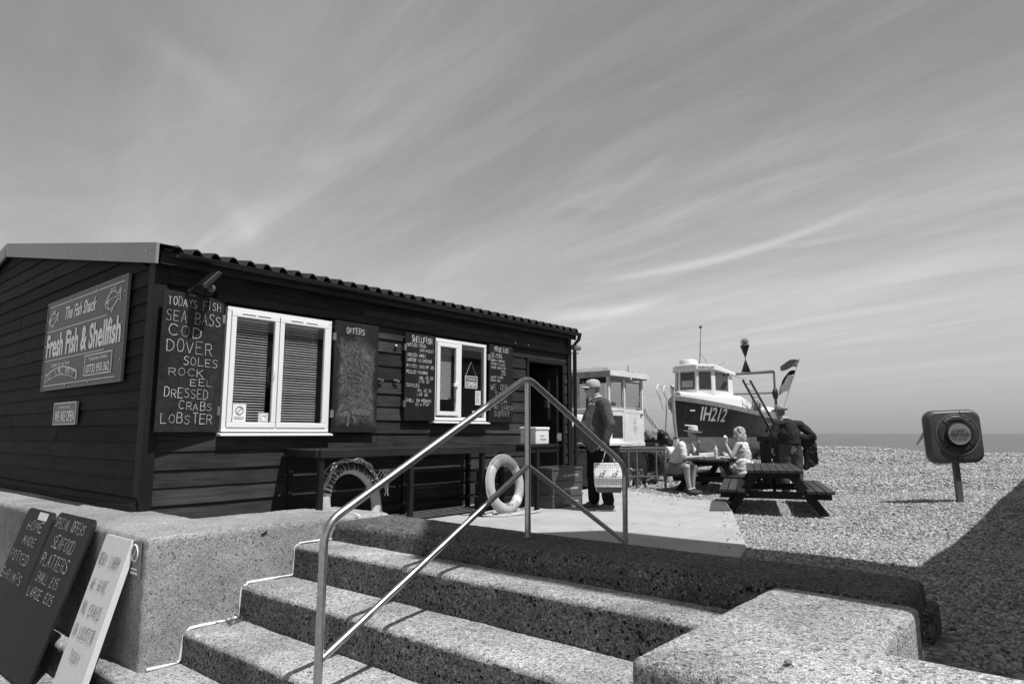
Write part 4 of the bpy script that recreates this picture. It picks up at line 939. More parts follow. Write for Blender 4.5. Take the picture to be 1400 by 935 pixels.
b = MB(); q0 = SP(.585, .30); q1 = SP(.90, .085); b.bb(SX-.004, SX-.001, q1[1], q0[1], q1[2], q0[2]); pb = b.build('phone_panel', m['sign_dark'], fc)
b = MB()
for (a, c, d, e) in ((.585, .90, .30, .29), (.585, .90, .095, .085), (.585, .59, .29, .095), (.895, .90, .29, .095)):
    p0 = SP(a, d); p1 = SP(c, e); b.bb(SX-.007, SX-.0045, p1[1], p0[1], p1[2], p0[2])
b.build('border', m['sign_light'], pb)
merge(fontmesh('Telephone Orders', SP(.635, .225), U, Vv, Nn, .215*Wd, .05*Ht, off=.005), fontmesh('07733 950 362', SP(.61, .11), U, Vv, Nn, .265*Wd, .09*Ht, off=.005, bold=.015)).build('lettering', m['sign_light'], pb)
def fishdraw(cx, cz, L, tilt):
    b = MB(); up = [(0, 0), (.12, .12), (.3, .22), (.5, .24), (.7, .16), (.84, .06), (1.0, .18), (.95, 0), (1.0, -.17), (.84, -.05), (.65, -.14), (.45, -.2), (.22, -.17), (.07, -.08), (0, 0)]
    def pt(x, z):
        x -= .5; X_ = x*math.cos(tilt)-z*math.sin(tilt); Z_ = x*math.sin(tilt)+z*math.cos(tilt); return (SX-.004, cx-X_*L, cz+Z_*L)
    def poly(pp, w=.006): b.tube([pt(*p) for p in pp], w, 4)
    poly(up); poly([(.1, .0), (.3, .07), (.6, .05), (.86, 0)], .004); poly([(.17, .14), (.22, 0), (.17, -.13)], .004); poly([(.32, .22), (.42, .34), (.5, .26), (.6, .33), (.68, .2)], .004); poly([(.35, -.18), (.42, -.3), (.5, -.2)], .004); b.ell(pt(.11, .04), (.004, .012, .012)); return b
c1 = SP(.10, .80); c2 = SP(.86, .80)
merge(fishdraw(c1[1], c1[2], .36, .12), fishdraw(c2[1], c2[2], .44, .15)).build('fish_drawing', m['sign_light'], fc)
for fx, fz in ((.33, .975), (.66, .975), (.01, .82), (.01, .5), (.01, .15), (.985, .85), (.985, .55), (.985, .2), (.35, .02), (.65, .02)):
    s_ = MB(); p = SP(fx, fz); s_.ell((SX-.006, p[1], p[2]), (.008, .012, .012), n=8, k=5); s_.build('screw', m['screw'], sg, True)
so = thing('small_sign', 'small grey we are open plate below the large sign', 'sign', (2.63, 9.2, 1.15))
b = MB(); b.bb(2.636, 2.65, 8.82, 9.58, 1.165, 1.40); pl = b.build('panel', m['sign_mid'], so)
b = MB(); b.bb(2.628, 2.654, 8.80, 8.819, 1.15, 1.415); b.bb(2.628, 2.654, 9.581, 9.60, 1.15, 1.415); b.bb(2.629, 2.653, 8.82, 9.58, 1.401, 1.416); b.bb(2.629, 2.653, 8.82, 9.58, 1.149, 1.164); b.build('edge_trim', m['metal_edge'], so)
merge(fontmesh('WE ARE OPEN', (2.636, 9.54, 1.185), U, Vv, Nn, .68, .13, bold=.012), fontmesh('the fish shack', (2.636, 9.4, 1.345), U, Vv, Nn, .38, .03)).build('lettering', m['sign_light'], pl)
# ================================================================== THE RAIL
YR = 3.26
K_ = 3.26/3.345
def RP(x, z): return (x*K_, YR, 1.05+(z-1.05)*K_)
hr = thing('handrail', 'brushed stainless steel handrail with three posts climbing over the steps', 'handrail', (4.06, YR, .27))
def bend(P, r=.14, n=7):
    out = [Vector(P[0])]
    for i in range(1, len(P)-1):
        a, c, d = Vector(P[i-1]), Vector(P[i]), Vector(P[i+1]); u = (a-c).normalized(); w = (d-c).normalized(); ang = u.angle(w); t = min(r/math.tan(ang/2), (a-c).length*.48, (d-c).length*.48)
        p0 = c+u*t; p1 = c+w*t
        for k in range(n+1):
            s = k/n; out.append((p0*(1-s)+c*s)*(1-s)+(c*(1-s)+p1*s)*s)
    out.append(Vector(P[-1])); return out
b = MB(); b.tube(bend([RP(2.285, -.68), RP(2.295, .53), RP(4.15, 1.495), RP(5.63, .745), RP(5.61, -.02)], .19, 9), .0245, 16); b.build('top_rail', m['steel'], hr, True)
b = MB(); b.cyl(RP(4.15, .245), RP(4.15, 1.45), .0235, n=16); b.build('post', m['steel'], hr, True)
b = MB(); b.cyl(RP(2.31, -.20), RP(4.14, .79), .0205, n=14); b.build('lower_rail', m['steel'], hr, True)
b = MB(); b.cyl(RP(4.16, .79), RP(5.60, .035), .0205, n=14); b.build('lower_rail', m['steel'], hr, True)
for x, z in ((4.15*K_, .27), (5.61*K_, .0), (2.285*K_, -.625)):
    b = MB(); b.cyl((x, YR, z), (x, YR, z+.006), .034, n=20); b.build('foot_ring', m['steel'], hr, True)
# ================================================================== COUNTER along the front
ct = thing('counter', 'long black timber counter on square legs under the shack windows', 'counter', (5.5, 6.3, 0))
CY = 5.86
for i in range(9):                  # slatted top: the sun slips through the gaps on to the boards behind
    y0 = CY+.022+i*.1195; b = MB(); b.bb(3.95+.03*i, 7.18, y0, y0+.1195-.020, .858+random.uniform(-.001, .001), .872); b.build('plank', m['black_wood_x'], ct, bevel=.002)
b = MB(); b.bb(3.93, 7.20, CY-.03, CY+.018, .80, .885); b.build('front_edge', m['black_wood_x'], ct, bevel=.006)
b = MB(); b.bar((3.925, CY+.02, .84), (4.20, 6.93, .84), .045, .08); b.build('end_edge', m['black_wood_x'], ct, bevel=.005)
for x, y in ((3.96, CY+.02), (5.16, CY+.02), (6.36, CY+.02), (4.22, 6.86), (5.9, 6.86), (7.12, 6.86)):
    b = MB(); b.bb(x-.028, x+.028, y-.028, y+.028, 0, .80); b.build('leg', m['trim_v'], ct, bevel=.004)
b = MB(); b.bb(3.95, 7.1, 6.80, 6.83, .10, .14); b.build('back_rail', m['black_wood_x'], ct)
# small serving table with a white box on it
tb = thing('small_table', 'narrow black serving table with square legs beside the shack door', 'table', (7.3, 5.95, 0))
b = MB(); b.bb(6.98, 7.80, 5.66, 6.20, .86, .895); b.build('table_top', m['black_wood_x'], tb, bevel=.004)
b = MB(); b.bb(7.0, 7.78, 5.68, 5.71, .79, .858); b.build('apron', m['black_wood_x'], tb)
for x, y in ((7.27, 5.70), (7.72, 6.14), (7.03, 6.14)):
    b = MB(); b.bb(x-.03, x+.03, y-.03, y+.03, 0, .86); b.build('leg', m['trim_v'], tb, bevel=.003)
bx = thing('foam_box', 'white foam fish box with faint print standing on the serving table', 'box', (7.57, 5.9, .895))
b = MB(); b.bb(7.28, 7.58, 5.72, 6.0, .897, 1.09); b.build('box_body', m['white'], bx, bevel=.012)
b = MB(); b.bb(7.27, 7.59, 5.71, 6.01, 1.092, 1.135); b.build('lid', m['white'], bx, bevel=.012)
flat('print', textlines([('FISH', .35, .6, .35, .45), ('FRESH', .35, .75, .62, .72)], (7.28, 5.72, 1.09), (1, 0, 0), (0, 0, 1), (0, -1, 0), .30, .19, .005, off=.002), m['galv'], bx)
wp = thing('white_upright', 'tall thin white upright panel standing behind the serving table leg', 'panel', (7.9, 6.3, 0))
b = MB(); b.bb(7.86, 7.92, 6.28, 6.32, 0, .80); b.build('panel', m['white_worn'], wp)
# fish crates
def crate(x, y, z, label, tone, txt=True, w=.74, d=.44, h=.185, skew=0.0):
    c = thing('fish_crate', label, 'crate', (x, y, z), 0, 'stacked fish crates by the door', local=True); c.rotation_euler = (0, 0, skew)
    t = .018; b = MB()
    b.bb(-w/2, w/2, -d/2, d/2, 0, .02); b.bb(-w/2, w/2, -d/2, -d/2+t, .02, h-.03); b.bb(-w/2, w/2, d/2-t, d/2, .02, h-.03); b.bb(-w/2, -w/2+t, -d/2+t, d/2-t, .02, h-.03); b.bb(w/2-t, w/2, -d/2+t, d/2-t, .02, h-.03)
    o = b.build('crate_body', tone, c, bevel=.003)
    r = MB(); r.bb(-w/2-.012, w/2+.012, -d/2-.012, -d/2+t, h-.03, h-.002); r.bb(-w/2-.012, w/2+.012, d/2-t, d/2+.012, h-.03, h-.002); r.bb(-w/2-.012, -w/2+t, -d/2+t, d/2-t, h-.03, h-.002); r.bb(w/2-t, w/2+.012, -d/2+t, d/2-t, h-.03, h-.002)
    r.build('rim', m['crate_pale'] if tone is m['crate_d'] else tone, c, bevel=.004)
    for q in (-.49, .47):
        s_ = MB(); s_.bb(q*w-.006, q*w+.02, -d/2-.006, -d/2-.0005, .022, h-.032); s_.build('rib', tone, c)
    if txt: fontmesh('CO JPM 0003', (-.10, -d/2-.001, .045), (1, 0, 0), (0, 0, 1), (0, -1, 0), .36, .04, bold=.01).build('lettering', m['white_worn'], c)
    return c
m['crate_d'] = gm('dark_crate_plastic', 0.05, 0.5, 0.15, 5)
lv = ['bottom', 'middle', 'topmost']
for k in range(3):
    crate(8.0, 5.93, k*.187, 'grey lettered fish crate, %s of the right stack nearest the door' % lv[k], [m['crate'], m['crate'], m['crate']][k], True, skew=[.0, .02, -.01][k])
for k in range(3):
    crate(7.28+.02*k, 6.38, k*.187, 'dark fish crate, %s of the left stack behind the serving table' % lv[k], m['crate_d'], False, w=.6, skew=[.03, -.02, .02][k])
# ================================================================== LIFEBUOYS
def lifebuoy(label, c, R_, r, ax, rootz, bands, ropeseed, col):
    L = thing('lifebuoy', label, 'lifebuoy', (c[0], c[1], rootz), 0, 'lifebuoys leaning under the counter')
    ax = Vector(ax).normalized(); b = MB(); b.torus(c, ax, R_, r, 48, 14, flat=.8); o = b.build('ring', col, L, True)
    for a in bands:
        b = MB(); b.torus(c, ax, R_, r+.004, 6, 14, a-.13, a+.13, flat=.82); b.build('band', m['ring_white'], L, True)
    rr = random.Random(ropeseed); P = []
    t = Vector((0, 0, 1)) if abs(ax.z) < .9 else Vector((1, 0, 0)); e1 = ax.cross(t).normalized(); e2 = ax.cross(e1).normalized()
    for i in range(80):
        a = 2*math.pi*i/80; sag = (.012+.035*abs(math.sin(2*a))) if ropeseed == 1 else .006; P.append(Vector(c)+(e1*math.cos(a)+e2*math.sin(a))*(R_+r+sag)+ax*rr.uniform(-.004, .004))
    b = MB(); b.tube(P, .0065, 6, closed=True); b.build('grab_line', m['rope'], L, True)
    return L, e1, e2
L1, e1, e2 = lifebuoy('pale lifebuoy wound with dark rope, under the left end of the counter', (4.53, 6.12, .30), .375, .062, (.15, -1, .22), 0, (-.4, 3.5, 2.2), 1, m['ring'])
# wound rope and netting over its upper half
c = Vector((4.53, 6.12, .30)); ax = Vector((.15, -1, .22)).normalized(); e1 = ax.cross(Vector((0, 0, 1))).normalized(); e2 = ax.cross(e1).normalized()
b = MB(); P = []
for i in range(300):
    a = math.pi*1.08+math.pi*.84*(i/299); ph = 2.0*math.sin(i*.42); rr = .070+.010*math.sin(i*.13); P.append(c+(e1*math.cos(a)+e2*math.sin(a))*(.375+rr*math.cos(ph))+ax*rr*.85*math.sin(ph))
b.tube(P, .009, 5); b.build('wound_rope', m['rope_dark'], L1, True)
for k in range(4):
    P = []; a0 = math.pi*(1.02+.06*k); a1 = math.pi*(1.75+.07*k)
    for i in range(40):
        a = a0+(a1-a0)*i/39; P.append(c+(e1*math.cos(a)+e2*math.sin(a))*(.375+.085+.022*math.sin(i*.4+k*2))+ax*(.07+.02*math.sin(i*.7+k)))
    b = MB(); b.tube(P, .007, 5); b.build('loose_line', m['rope'], L1, True)
P = [c+Vector(q) for q in ((-.40, -.08, .10), (-.47, -.09, .02), (-.50, -.09, -.1), (-.47, -.08, -.2), (-.40, -.07, -.27))]; b = MB(); b.tube(bend(P, .1), .006, 5); b.build('loose_line', m['rope'], L1, True)
for t_ in (-.25, .05, .33):
    P = [c+Vector((.30+t_*.2, -.08, .25+.05*t_)), c+Vector((.36+t_*.2, -.12, .36)), c+Vector((.40+t_*.1, -.1, .28)), c+Vector((.44, -.08, .10+t_*.2))]; b = MB(); b.tube(bend(P, .05), .006, 5); b.build('loose_line', m['rope'], L1, True)
L2, e1, e2 = lifebuoy('pale lifebuoy with a white taped band, standing under the right end of the counter', (6.72, 5.80, .385), .312, .070, (.05, -1, .12), 0, (2.35,), 2, m['ring'])
b = MB(); b.torus((6.72, 5.80, .385), Vector((.05, -1, .12)), .312, .073, 14, 12, math.pi*1.25, math.pi*1.75, flat=.85); b.build('faded_band', m['ring_grey'], L2, True)
flat('marks', textlines([('MAYA', .0, .9, .0, .3)], (6.66, 5.725, .19), (.9, 0, -.4), (.3, 0, .9), (0, -1, 0), .16, .2, .006, off=.005, seed=3), m['print'], L2)
rp = thing('rope_pile', 'loose pale rope lying on the paving under the right lifebuoy', 'rope', (6.9, 5.8, 0))
P = []
for i in range(150):
    a = i*.21; r = .26+.12*math.sin(i*.083); P.append(Vector((6.9+r*1.5*math.cos(a), 5.82+r*.7*math.sin(a), .012+.012*abs(math.sin(i*.5)))))
b = MB(); b.tube(P, .009, 5); b.build('rope', m['rope'], rp, True)
# ================================================================== LEANING BOARDS
def lean(name, label, ya, yb, xt, zt, xb, zb, th, mat, lines, wid, seed, rnd=.08, side=None, ink='chalk'):
    T = thing(name, label, 'board', ((xt+xb)/2, (ya+yb)/2, zb)); top = Vector((xt, 0, zt)); bot = Vector((xb, 0, zb)); H = (top-bot).length; vdir = (top-bot).normalized(); nrm = Vector((-vdir.z, 0, vdir.x)); W_ = ya-yb
    def pt(u, v, n=0): return Vector((0, ya-u, 0))+bot+vdir*v+nrm*n
    pts = [(0, 0), (W_, 0)]
    for k in range(6): a = math.pi/2*k/5; pts.append((W_-rnd+rnd*math.cos(a), H-rnd+rnd*math.sin(a)))
    for k in range(6): a = math.pi/2+math.pi/2*k/5; pts.append((rnd+rnd*math.cos(a), H-rnd+rnd*math.sin(a)))
    b = MB(); b.prism([pt(u, v) for u, v in pts], -nrm*th); o = b.build('panel', mat, T, bevel=.002)
    write_lines('writing', lines, pt(0, H), (0, -1, 0), vdir, nrm, W_, H, wid, m[ink], T, seed)
    return T, pt, H
T1, _, _ = lean('leaning_chalkboard', 'dark chalkboard with a small white label, leftmost of the boards leaning on the wall', 8.02, 7.20, 2.065, .325, 1.72, -.86, .02, m['cb_lean'], [('HOME', .25, .8, .09, .16), ('MADE', .3, .75, .20, .26), ('POTTED', .08, .75, .32, .39), ('SHRIMPS', .02, .8, .46, .53)], .006, 11)
b = MB(); b.box((2.052, 7.5, .272), (.006, .26, .07), Matrix.Rotation(R(16), 3, 'Y')); b.build('label_sticker', m['paper'], T1)
lean('leaning_chalkboard', 'dark chalkboard offering seafood platters, leaning on the wall between two other boards', 7.08, 6.16, 2.055, .35, 1.67, -.86, .022, m['cb_lean'], [('SPECIAL OFFERS', .06, .86, .035, .10, .006), ('SEAFOOD', .20, .78, .15, .23, .007), ('PLATTERS', .10, .82, .27, .35, .007), ('SMALL #15', .16, .76, .39, .45, .006), ('LARGE #25', .10, .80, .49, .55, .006)], .012, 12)
b = None
T3, _, _ = lean('leaning_foam_board', 'thick white foam board apologising for no crabs, nearest the wall corner', 5.93, 5.42, 2.06, .265, 1.75, -.86, .045, m['polysty'], [('VERY SORRY', .08, .86, .12, .19), ('WE HAVE', .12, .72, .27, .34), ('NO CRABS', .1, .82, .42, .49), ('OR LOBSTER', .08, .86, .555, .625), ('TODAY', .28, .66, .70, .76)], .0055, 13, rnd=.015, ink='pencil')
ws = thing('wall_notice', 'small weathered no smoking notice fixed to the wall corner', 'notice', (2.07, 5.38, 0))
b = MB(); b.bb(2.066, 2.076, 5.28, 5.46, .0, .262); pn = b.build('plate', m['sign_mid'], ws, bevel=.002)
b = MB(); b.torus((2.063, 5.37, .18), (1, 0, 0), .058, .006, 22, 5); b.bar((2.063, 5.405, .14), (2.063, 5.335, .22), .008, .004); b.bb(2.062, 2.0655, 5.31, 5.43, .03, .045); b.bb(2.062, 2.0655, 5.32, 5.42, .06, .072); b.build('print', m['sign_light'], pn)
# ================================================================== COVER PLATE, GRATE
cp = thing('cover_plate', 'dark flat cover plate lying on the outer corner of the paving', 'plate', (9.6, 4.1, 0))
b = MB(); b.prism([(8.99, 3.70, .003), (8.80, 3.92, .003), (10.10, 4.46, .003), (10.20, 4.30, .003)], (0, 0, .014)); b.build('plate', m['plate'], cp, bevel=.002)
# ================================================================== BENCH TABLES
def picnic(label, c, ang, L, topw, ztop, zseat, g, smallz):
    T = thing('picnic_table', label, 'picnic table', (c[0], c[1], g), ang, 'picnic tables on the shingle', local=True); Hh = ztop-g; hs = zseat-g
    n = 7; pw = topw/n
    pl = MB(); pl.box((0, 0, 0), (L, pw-.010, .045)); me = pl.mesh('plank'); bm = bmesh.new(); bm.from_mesh(me); bmesh.ops.bevel(bm, geom=bm.edges[:], offset=.004, segments=1, profile=0.5, affect='EDGES'); bm.to_mesh(me); bm.free(); me.materials.append(m['table_top'])
    for i in range(n):
        o = link('plank', me, None, T); o.location = (random.uniform(-.006, .006), -topw/2+pw*(i+.5), Hh-.0225+random.uniform(-.001, .001))
    for s in (-1, 1):
        for k in range(3):
            o = link('seat_plank', me, None, T); o.location = (random.uniform(-.006, .006), s*.62+(k-1)*.130, hs-.0225); o.scale = (1, .125/pw, 1)
    for x in (-L/2+.34, L/2-.34):
        for s in (-1, 1):
            b = MB(); b.bar((x, s*.24, Hh-.05), (x, s*.70, 0), .05, .12, up=(0, s, .5)); b.build('leg', m['table_dark'], T, bevel=.004)
        b = MB(); b.bar((x+.052, -.80, hs-.10), (x+.052, .80, hs-.10), .05, .11); b.build('seat_bearer', m['table_dark'], T, bevel=.004)
        b = MB(); b.bar((x+.052, -.37, Hh-.095), (x+.052, .37, Hh-.095), .05, .09); b.build('top_bearer', m['table_dark'], T, bevel=.004)
        for s in (-1, 1):
            b = MB(); b.cyl((x-.028, s*.40, hs-.10), (x-.034, s*.40, hs-.10), .014, n=8); b.build('bolt', m['galv'], T)
        sg_ = 1 if x < 0 else -1
        b = MB(); b.bar((x+.05, 0, hs-.10), (x+sg_*.55, 0, Hh-.07), .045, .07); b.build('brace', m['table_dark'], T, bevel=.003)
    return T
picnic('empty dark picnic table standing nearest the camera on the shingle', (11.45, 3.98), R(21.0), 2.55, .80, .50, .205, -.20, 0)
picnic('dark picnic table with a seated couple, in front of the boat', (13.88, 5.88), R(7), 2.3, .80, .53, .22, -.17, 0)
# ================================================================== LIFEBUOY HOUSING
hb = thing('lifebuoy_housing', 'grey plastic coastguard lifebuoy housing on a leaning post in the shingle', 'lifebuoy housing', (13.44, 1.60, -.08), R(40.2+180-6), local=True)
# local: +x towards the camera, y across, z up
bz = -.08
tilt = Matrix.Rotation(R(2.2), 4, 'X')
def hx(b):
    b.v = [tuple(tilt @ Vector(p)) for p in b.v]; return b
b = MB(); b.bb(-.035, .035, -.048, .048, -.1, .66); hx(b).build('post', m['post'], hb, bevel=.008)
def rrect(w, h, r, n=6):
    P = []
    for cx, cz, a0 in ((w/2-r, h/2-r, 0), (-w/2+r, h/2-r, 90), (-w/2+r, -h/2+r, 180), (w/2-r, -h/2+r, 270)):
        for k in range(n+1): a = R(a0+90*k/n); P.append((cx+r*math.cos(a), cz+r*math.sin(a)))
    return P
cz = 1.075; b = MB(); loops = []
for x, w, h in ((-.10, .80, .80), (.02, .87, .87), (.10, .85, .85), (.125, .79, .79)):
    loops.append([(x, y*1.0, z+cz) for y, z in rrect(w, h, .15)])
n = len(loops[0]); vs = sum(loops, []); fs = []
for k in range(3): fs += [(k*n+i, k*n+(i+1) % n, (k+1)*n+(i+1) % n, (k+1)*n+i) for i in range(n)]
fs += [tuple(range(n-1, -1, -1)), tuple(range(3*n, 4*n))]
b.add(vs, fs); hx(b).build('housing_shell', m['housing'], hb, True, .01)
b = MB(); vs = []; P0 = rrect(.885, .885, .16); P1 = rrect(.855, .855, .15)
for x in (-.02, .03): vs += [(x, y, z+cz) for y, z in P0]
for x in (-.02, .03): vs += [(x, y, z+cz) for y, z in P1]
fs = [(i, (i+1) % n, n+(i+1) % n, n+i) for i in range(n)] + [(n+i, n+(i+1) % n, 3*n+(i+1) % n, 3*n+i) for i in range(n)] + [(i, 2*n+i, 2*n+(i+1) % n, (i+1) % n) for i in range(n)]
b.add(vs, fs); hx(b).build('edge_rim', m['housing_rim'], hb, True)
rz = cz+.03; c0 = (.12, .03, rz)
b = MB(); b.torus(c0, (1, 0, 0), .335, .013, 44, 8); hx(b).build('outer_ring', m['housing_rim'], hb, True)
for k in range(4):
    a0 = R(45+90*k+2.5); b = MB(); b.torus((.118, .03, rz), (1, 0, 0), .250, .072, 12, 12, a0, a0+R(85), flat=.45); hx(b).build('ring_segment', m['housing_ring'], hb, True)
b = MB(); b.lathe([(.205, 0), (.205, .05), (.19, .062)], (.115, .03, rz), (1, 0, 0), 36); hx(b).build('hub', m['dark'], hb, True)
b = MB(); b.lathe([(.175, 0), (.175, .012)], (.178, .03, rz+.01), (1, 0, 0), 36); dc = hx(b).build('disc', m['disc'], hb, True)
UU, VV_, NN = (0, 1, 0), (0, 0, 1), (1, 0, 0)
tx = merge(fontmesh('COASTGUARD', (.192, -.135, rz-.02), UU, VV_, NN, .33, .036, bold=.015), fontmesh('DIAL 999 OR 112', (.192, -.10, rz+.045), UU, VV_, NN, .26, .022), fontmesh('AND ASK FOR THE', (.192, -.11, rz+.018), UU, VV_, NN, .28, .020), fontmesh('IN AN EMERGENCY', (.192, -.08, rz+.078), UU, VV_, NN, .22, .018), fontmesh('REPORT ANY DAMAGE TO', (.192, -.10, rz-.055), UU, VV_, NN, .26, .015), fontmesh('THIS EQUIPMENT', (.192, -.07, rz-.085), UU, VV_, NN, .20, .015))
hx(tx).build('lettering', m['print'], dc)
tx = fontmesh('WARNING', (.160, -.09, rz+.26), UU, VV_, NN, .25, .045, bold=.02); hx(tx).build('lettering', m['print'], hb)
b = MB(); b.bb(.12, .15, -.02, .07, cz-.43, cz-.33); hx(b).build('clasp', m['dark'], hb, bevel=.004)
b = MB(); b.tube([(.13, .10, cz+.425), (.13, .115, cz+.37), (.128, .14, cz+.33), (.128, .15, cz+.29)], .004, 4); hx(b).build('crack', m['dark'], hb)
b = MB(); P = [(-.02, -.43, cz+.10), (-.02, -.49, cz-.01), (-.02, -.57, cz-.12)]; b.tube(P, [.010, .018, .012], 6); b.tube([(-.02, -.42, cz+.04), (-.03, -.48, cz-.04), (-.03, -.515, cz-.03)], .007, 5); hx(b).build('torn_strap', m['rope'], hb, True)
b = MB(); b.ell((.06, -.30, cz-.44), (.03, .045, .03)); b.ell((.06, -.24, cz-.435), (.02, .03, .02)); hx(b).build('broken_catch', m['ring_white'], hb, True)
# ================================================================== FRAME TABLE
ft = thing('metal_frame', 'thin grey tubular metal frame table standing in front of the tractor', 'frame', (12.2, 6.95, .0))
A_ = Vector((11.80, 7.30, 0)); B_ = Vector((12.62, 6.55, 0)); dv = Vector((.65, .55, 0))
for k, (p, q) in enumerate(((A_, B_), (A_+dv, B_+dv), (A_, A_+dv), (B_, B_+dv))):
    b = MB(); b.bar(p+V(0, 0, .745), q+V(0, 0, .745), .04, .035); b.build('top_bar', m['frame_grey'], ft)
for p in (A_, B_, A_+dv, B_+dv, A_.lerp(B_, .30), A_.lerp(B_, .46)):
    z0 = gz(p.x, p.y)-.02; b = MB(); b.bar(V(p.x, p.y, z0), V(p.x, p.y, .73), .035, .035); b.build('leg', m['frame_grey'], ft)
b = MB(); b.bar(A_+V(0, 0, .18), B_+V(0, 0, .18), .025, .025); b.build('cross_bar', m['frame_grey'], ft)
b = MB(); b.bar(A_+V(0, 0, .70), B_+V(0, 0, .70), .02, .05); b.build('cross_bar', m['frame_grey'], ft)
# ================================================================== TRACTOR
tr = thing('beach_tractor', 'old white cabbed crawler tractor parked behind the shack', 'tractor', (12.6, 8.2, 0))
X0, X1, Y0, Y1, ZB, ZT = 12.0, 13.40, 7.49, 8.95, .85, 2.25
t = .06
def post(x, y, z0=ZB, z1=ZT, w=t): b = MB(); b.bb(x-w/2, x+w/2, y-w/2, y+w/2, z0, z1); b.build('cab_post', m['tr_white'], tr, bevel=.006)
for x, y in ((X0, Y0), (X1, Y0), (X0, Y1), (X1, Y1), (X0+.62, Y0)): post(x, y)
b = MB(); b.bb(X0+.03, X0+.59, Y0-.02, Y0+.02, ZB, 1.52); b.build('side_panel', m['tr_white'], tr, bevel=.004)
b = MB(); b.bb(X0+.10, X0+.52, Y0-.028, Y0-.021, ZB+.10, 1.42); b.build('panel_window', m['tr_dark'], tr)
b = MB(); b.bb(X0+.65, X1-.03, Y0-.03, Y0+.01, ZB, 1.48); d_ = b.build('cab_door', m['tr_white'], tr, bevel=.006)
b = MB(); b.bb(X1-.12, X1-.05, Y0-.06, Y0-.031, 1.44, 1.47); b.build('handle', m['tr_dark'], d_)
flat('scribble', textlines([('JOEY2', 0, 1, 0, 1)], (X0+.98, Y0-.031, 1.02), (0, 0, 1), (-1, 0, 0), (0, -1, 0), .36, .10, .008, seed=9), m['galv'], d_)
b = MB(); b.bb(X0-.035, X1+.035, Y0-.05, Y0+.035, ZB-.08, ZB-.003); b.build('sill_beam', m['tr_white'], tr, bevel=.006)
b = MB(); b.bb(X0-.03, X0+.03, Y0+.04, Y1, 1.46, 1.56); b.build('front_rail', m['tr_white'], tr, bevel=.004)
b = MB(); b.bb(X0-.02, X0+.02, Y0+.04, Y1, ZB, 1.455); b.build('front_panel', m['tr_grey'], tr)
b = MB(); b.bb(X0+.03, X0+.59, Y0-.03, Y0+.03, 1.52, 1.58); b.bb(X0+.65, X1-.03, Y0-.034, Y0+.03, 1.48, 1.555); b.build('window_rail', m['tr_white'], tr, bevel=.004)
for x0, x1 in ((X0+.05, X0+.58), (X0+.68, X1-.04)):
    b = MB(); z0 = 1.585; z1 = 2.18; w = .035
    b.bb(x0, x1, Y0-.012, Y0+.012, z1-w, z1); b.bb(x0, x1, Y0-.012, Y0+.012, z0, z0+w); b.bb(x0, x0+w, Y0-.011, Y0+.011, z0+w, z1-w); b.bb(x1-w, x1, Y0-.011, Y0+.011, z0+w, z1-w); f = b.build('window_frame', m['tr_grey'], tr)
    b = MB(); b.bb(x0+w, x1-w, Y0-.003, Y0+.003, z0+w, z1-w); b.build('pane', m['glass_dirty'], f)
b = MB(); b.bb(X0-.004, X0+.004, Y0+.06, Y1-.05, 1.58, 2.16); b.build('windscreen', m['glass_dirty'], tr)
b = MB(); b.bb(X0-.02, X0+.02, Y0+1.0, Y0+1.04, 1.56, 2.2); b.build('windscreen_bar', m['tr_dark'], tr)
b = MB(); b.bb(X1-.02, X1+.02, Y0+.05, Y1-.05, ZB, 1.5); b.bb(X0, X1, Y1-.02, Y1+.02, ZB, 1.5); b.build('rear_panel', m['tr_white'], tr)
b = MB(); b.bb(X0+.05, X1-.05, Y0+.05, Y1-.05, ZB-.06, ZB-.01); b.build('cab_floor', m['tr_dark'], tr)
b = MB(); b.bb(X0+.65, X0+1.1, Y0+.5, Y0+.95, ZB, 1.25); b.bb(X0+1.02, X0+1.14, Y0+.5, Y0+.95, 1.25, 1.75); b.build('seat', m['tr_dark'], tr, bevel=.03)
roof = MB()
Pz = lambda z, e, mm: [(X0-.10-e, Y0-.10-e, z), (X1+.10+e, Y0-.10-e, z), (X1+.10+e, Y1+.10+e, z), (X0-.10-e, Y1+.10+e, z)]
vs = Pz(ZT-.02, 0, 0)+Pz(ZT+.10, .03, 0)+Pz(ZT+.17, -.05, 0)+Pz(ZT+.25, -.38, 0); fs = [(3, 2, 1, 0), (12, 13, 14, 15)]
for k in range(3): fs += [(k*4+i, k*4+(i+1) % 4, (k+1)*4+(i+1) % 4, (k+1)*4+i) for i in range(4)]
roof.add(vs, fs); roof.build('cab_roof', m['tr_roof'] if 'tr_roof' in m else m['tr_grey'], tr, False, .015)
b = MB(); b.bb(X0-.13, X1+.12, Y0-.145, Y0-.125, ZT+.0, ZT+.11); b.build('roof_trim', m['tr_white'], tr)
b = MB(); b.bb(X0-.04, X0+.02, Y0+.06, Y1, ZT-.14, ZT-.02); b.build('sun_visor', m['tr_dark'], tr)
b = MB(); b.bar((X0+.68, Y0-.15, ZT-.05), (X0+.68, Y0-.10, ZT+.26), .03, .04); b.build('roof_strap', m['tr_white'], tr)
for y in (Y0+.52, Y0+.60):
    b = MB(); b.tube([(X0-.05, y, 2.15), (X0-.06, y-.10, 1.78)], .008, 5); b.build('wiper_arm', m['tr_white'], tr)
b = MB(); b.bb(10.45, 11.96, 7.72, 8.75, 1.17, 1.43); b.build('bonnet', m['tr_white'], tr, bevel=.04)
b = MB(); b.bb(10.50, 11.96, 7.76, 8.71, .35, 1.165); b.build('engine_block', m['tr_dark'], tr, bevel=.03)
for k in range(6): 
    b = MB(); b.bb(10.65+.2*k, 10.77+.2*k, 7.745, 7.758, .75, 1.10); b.build('louvre', m['tr_dark'], tr)
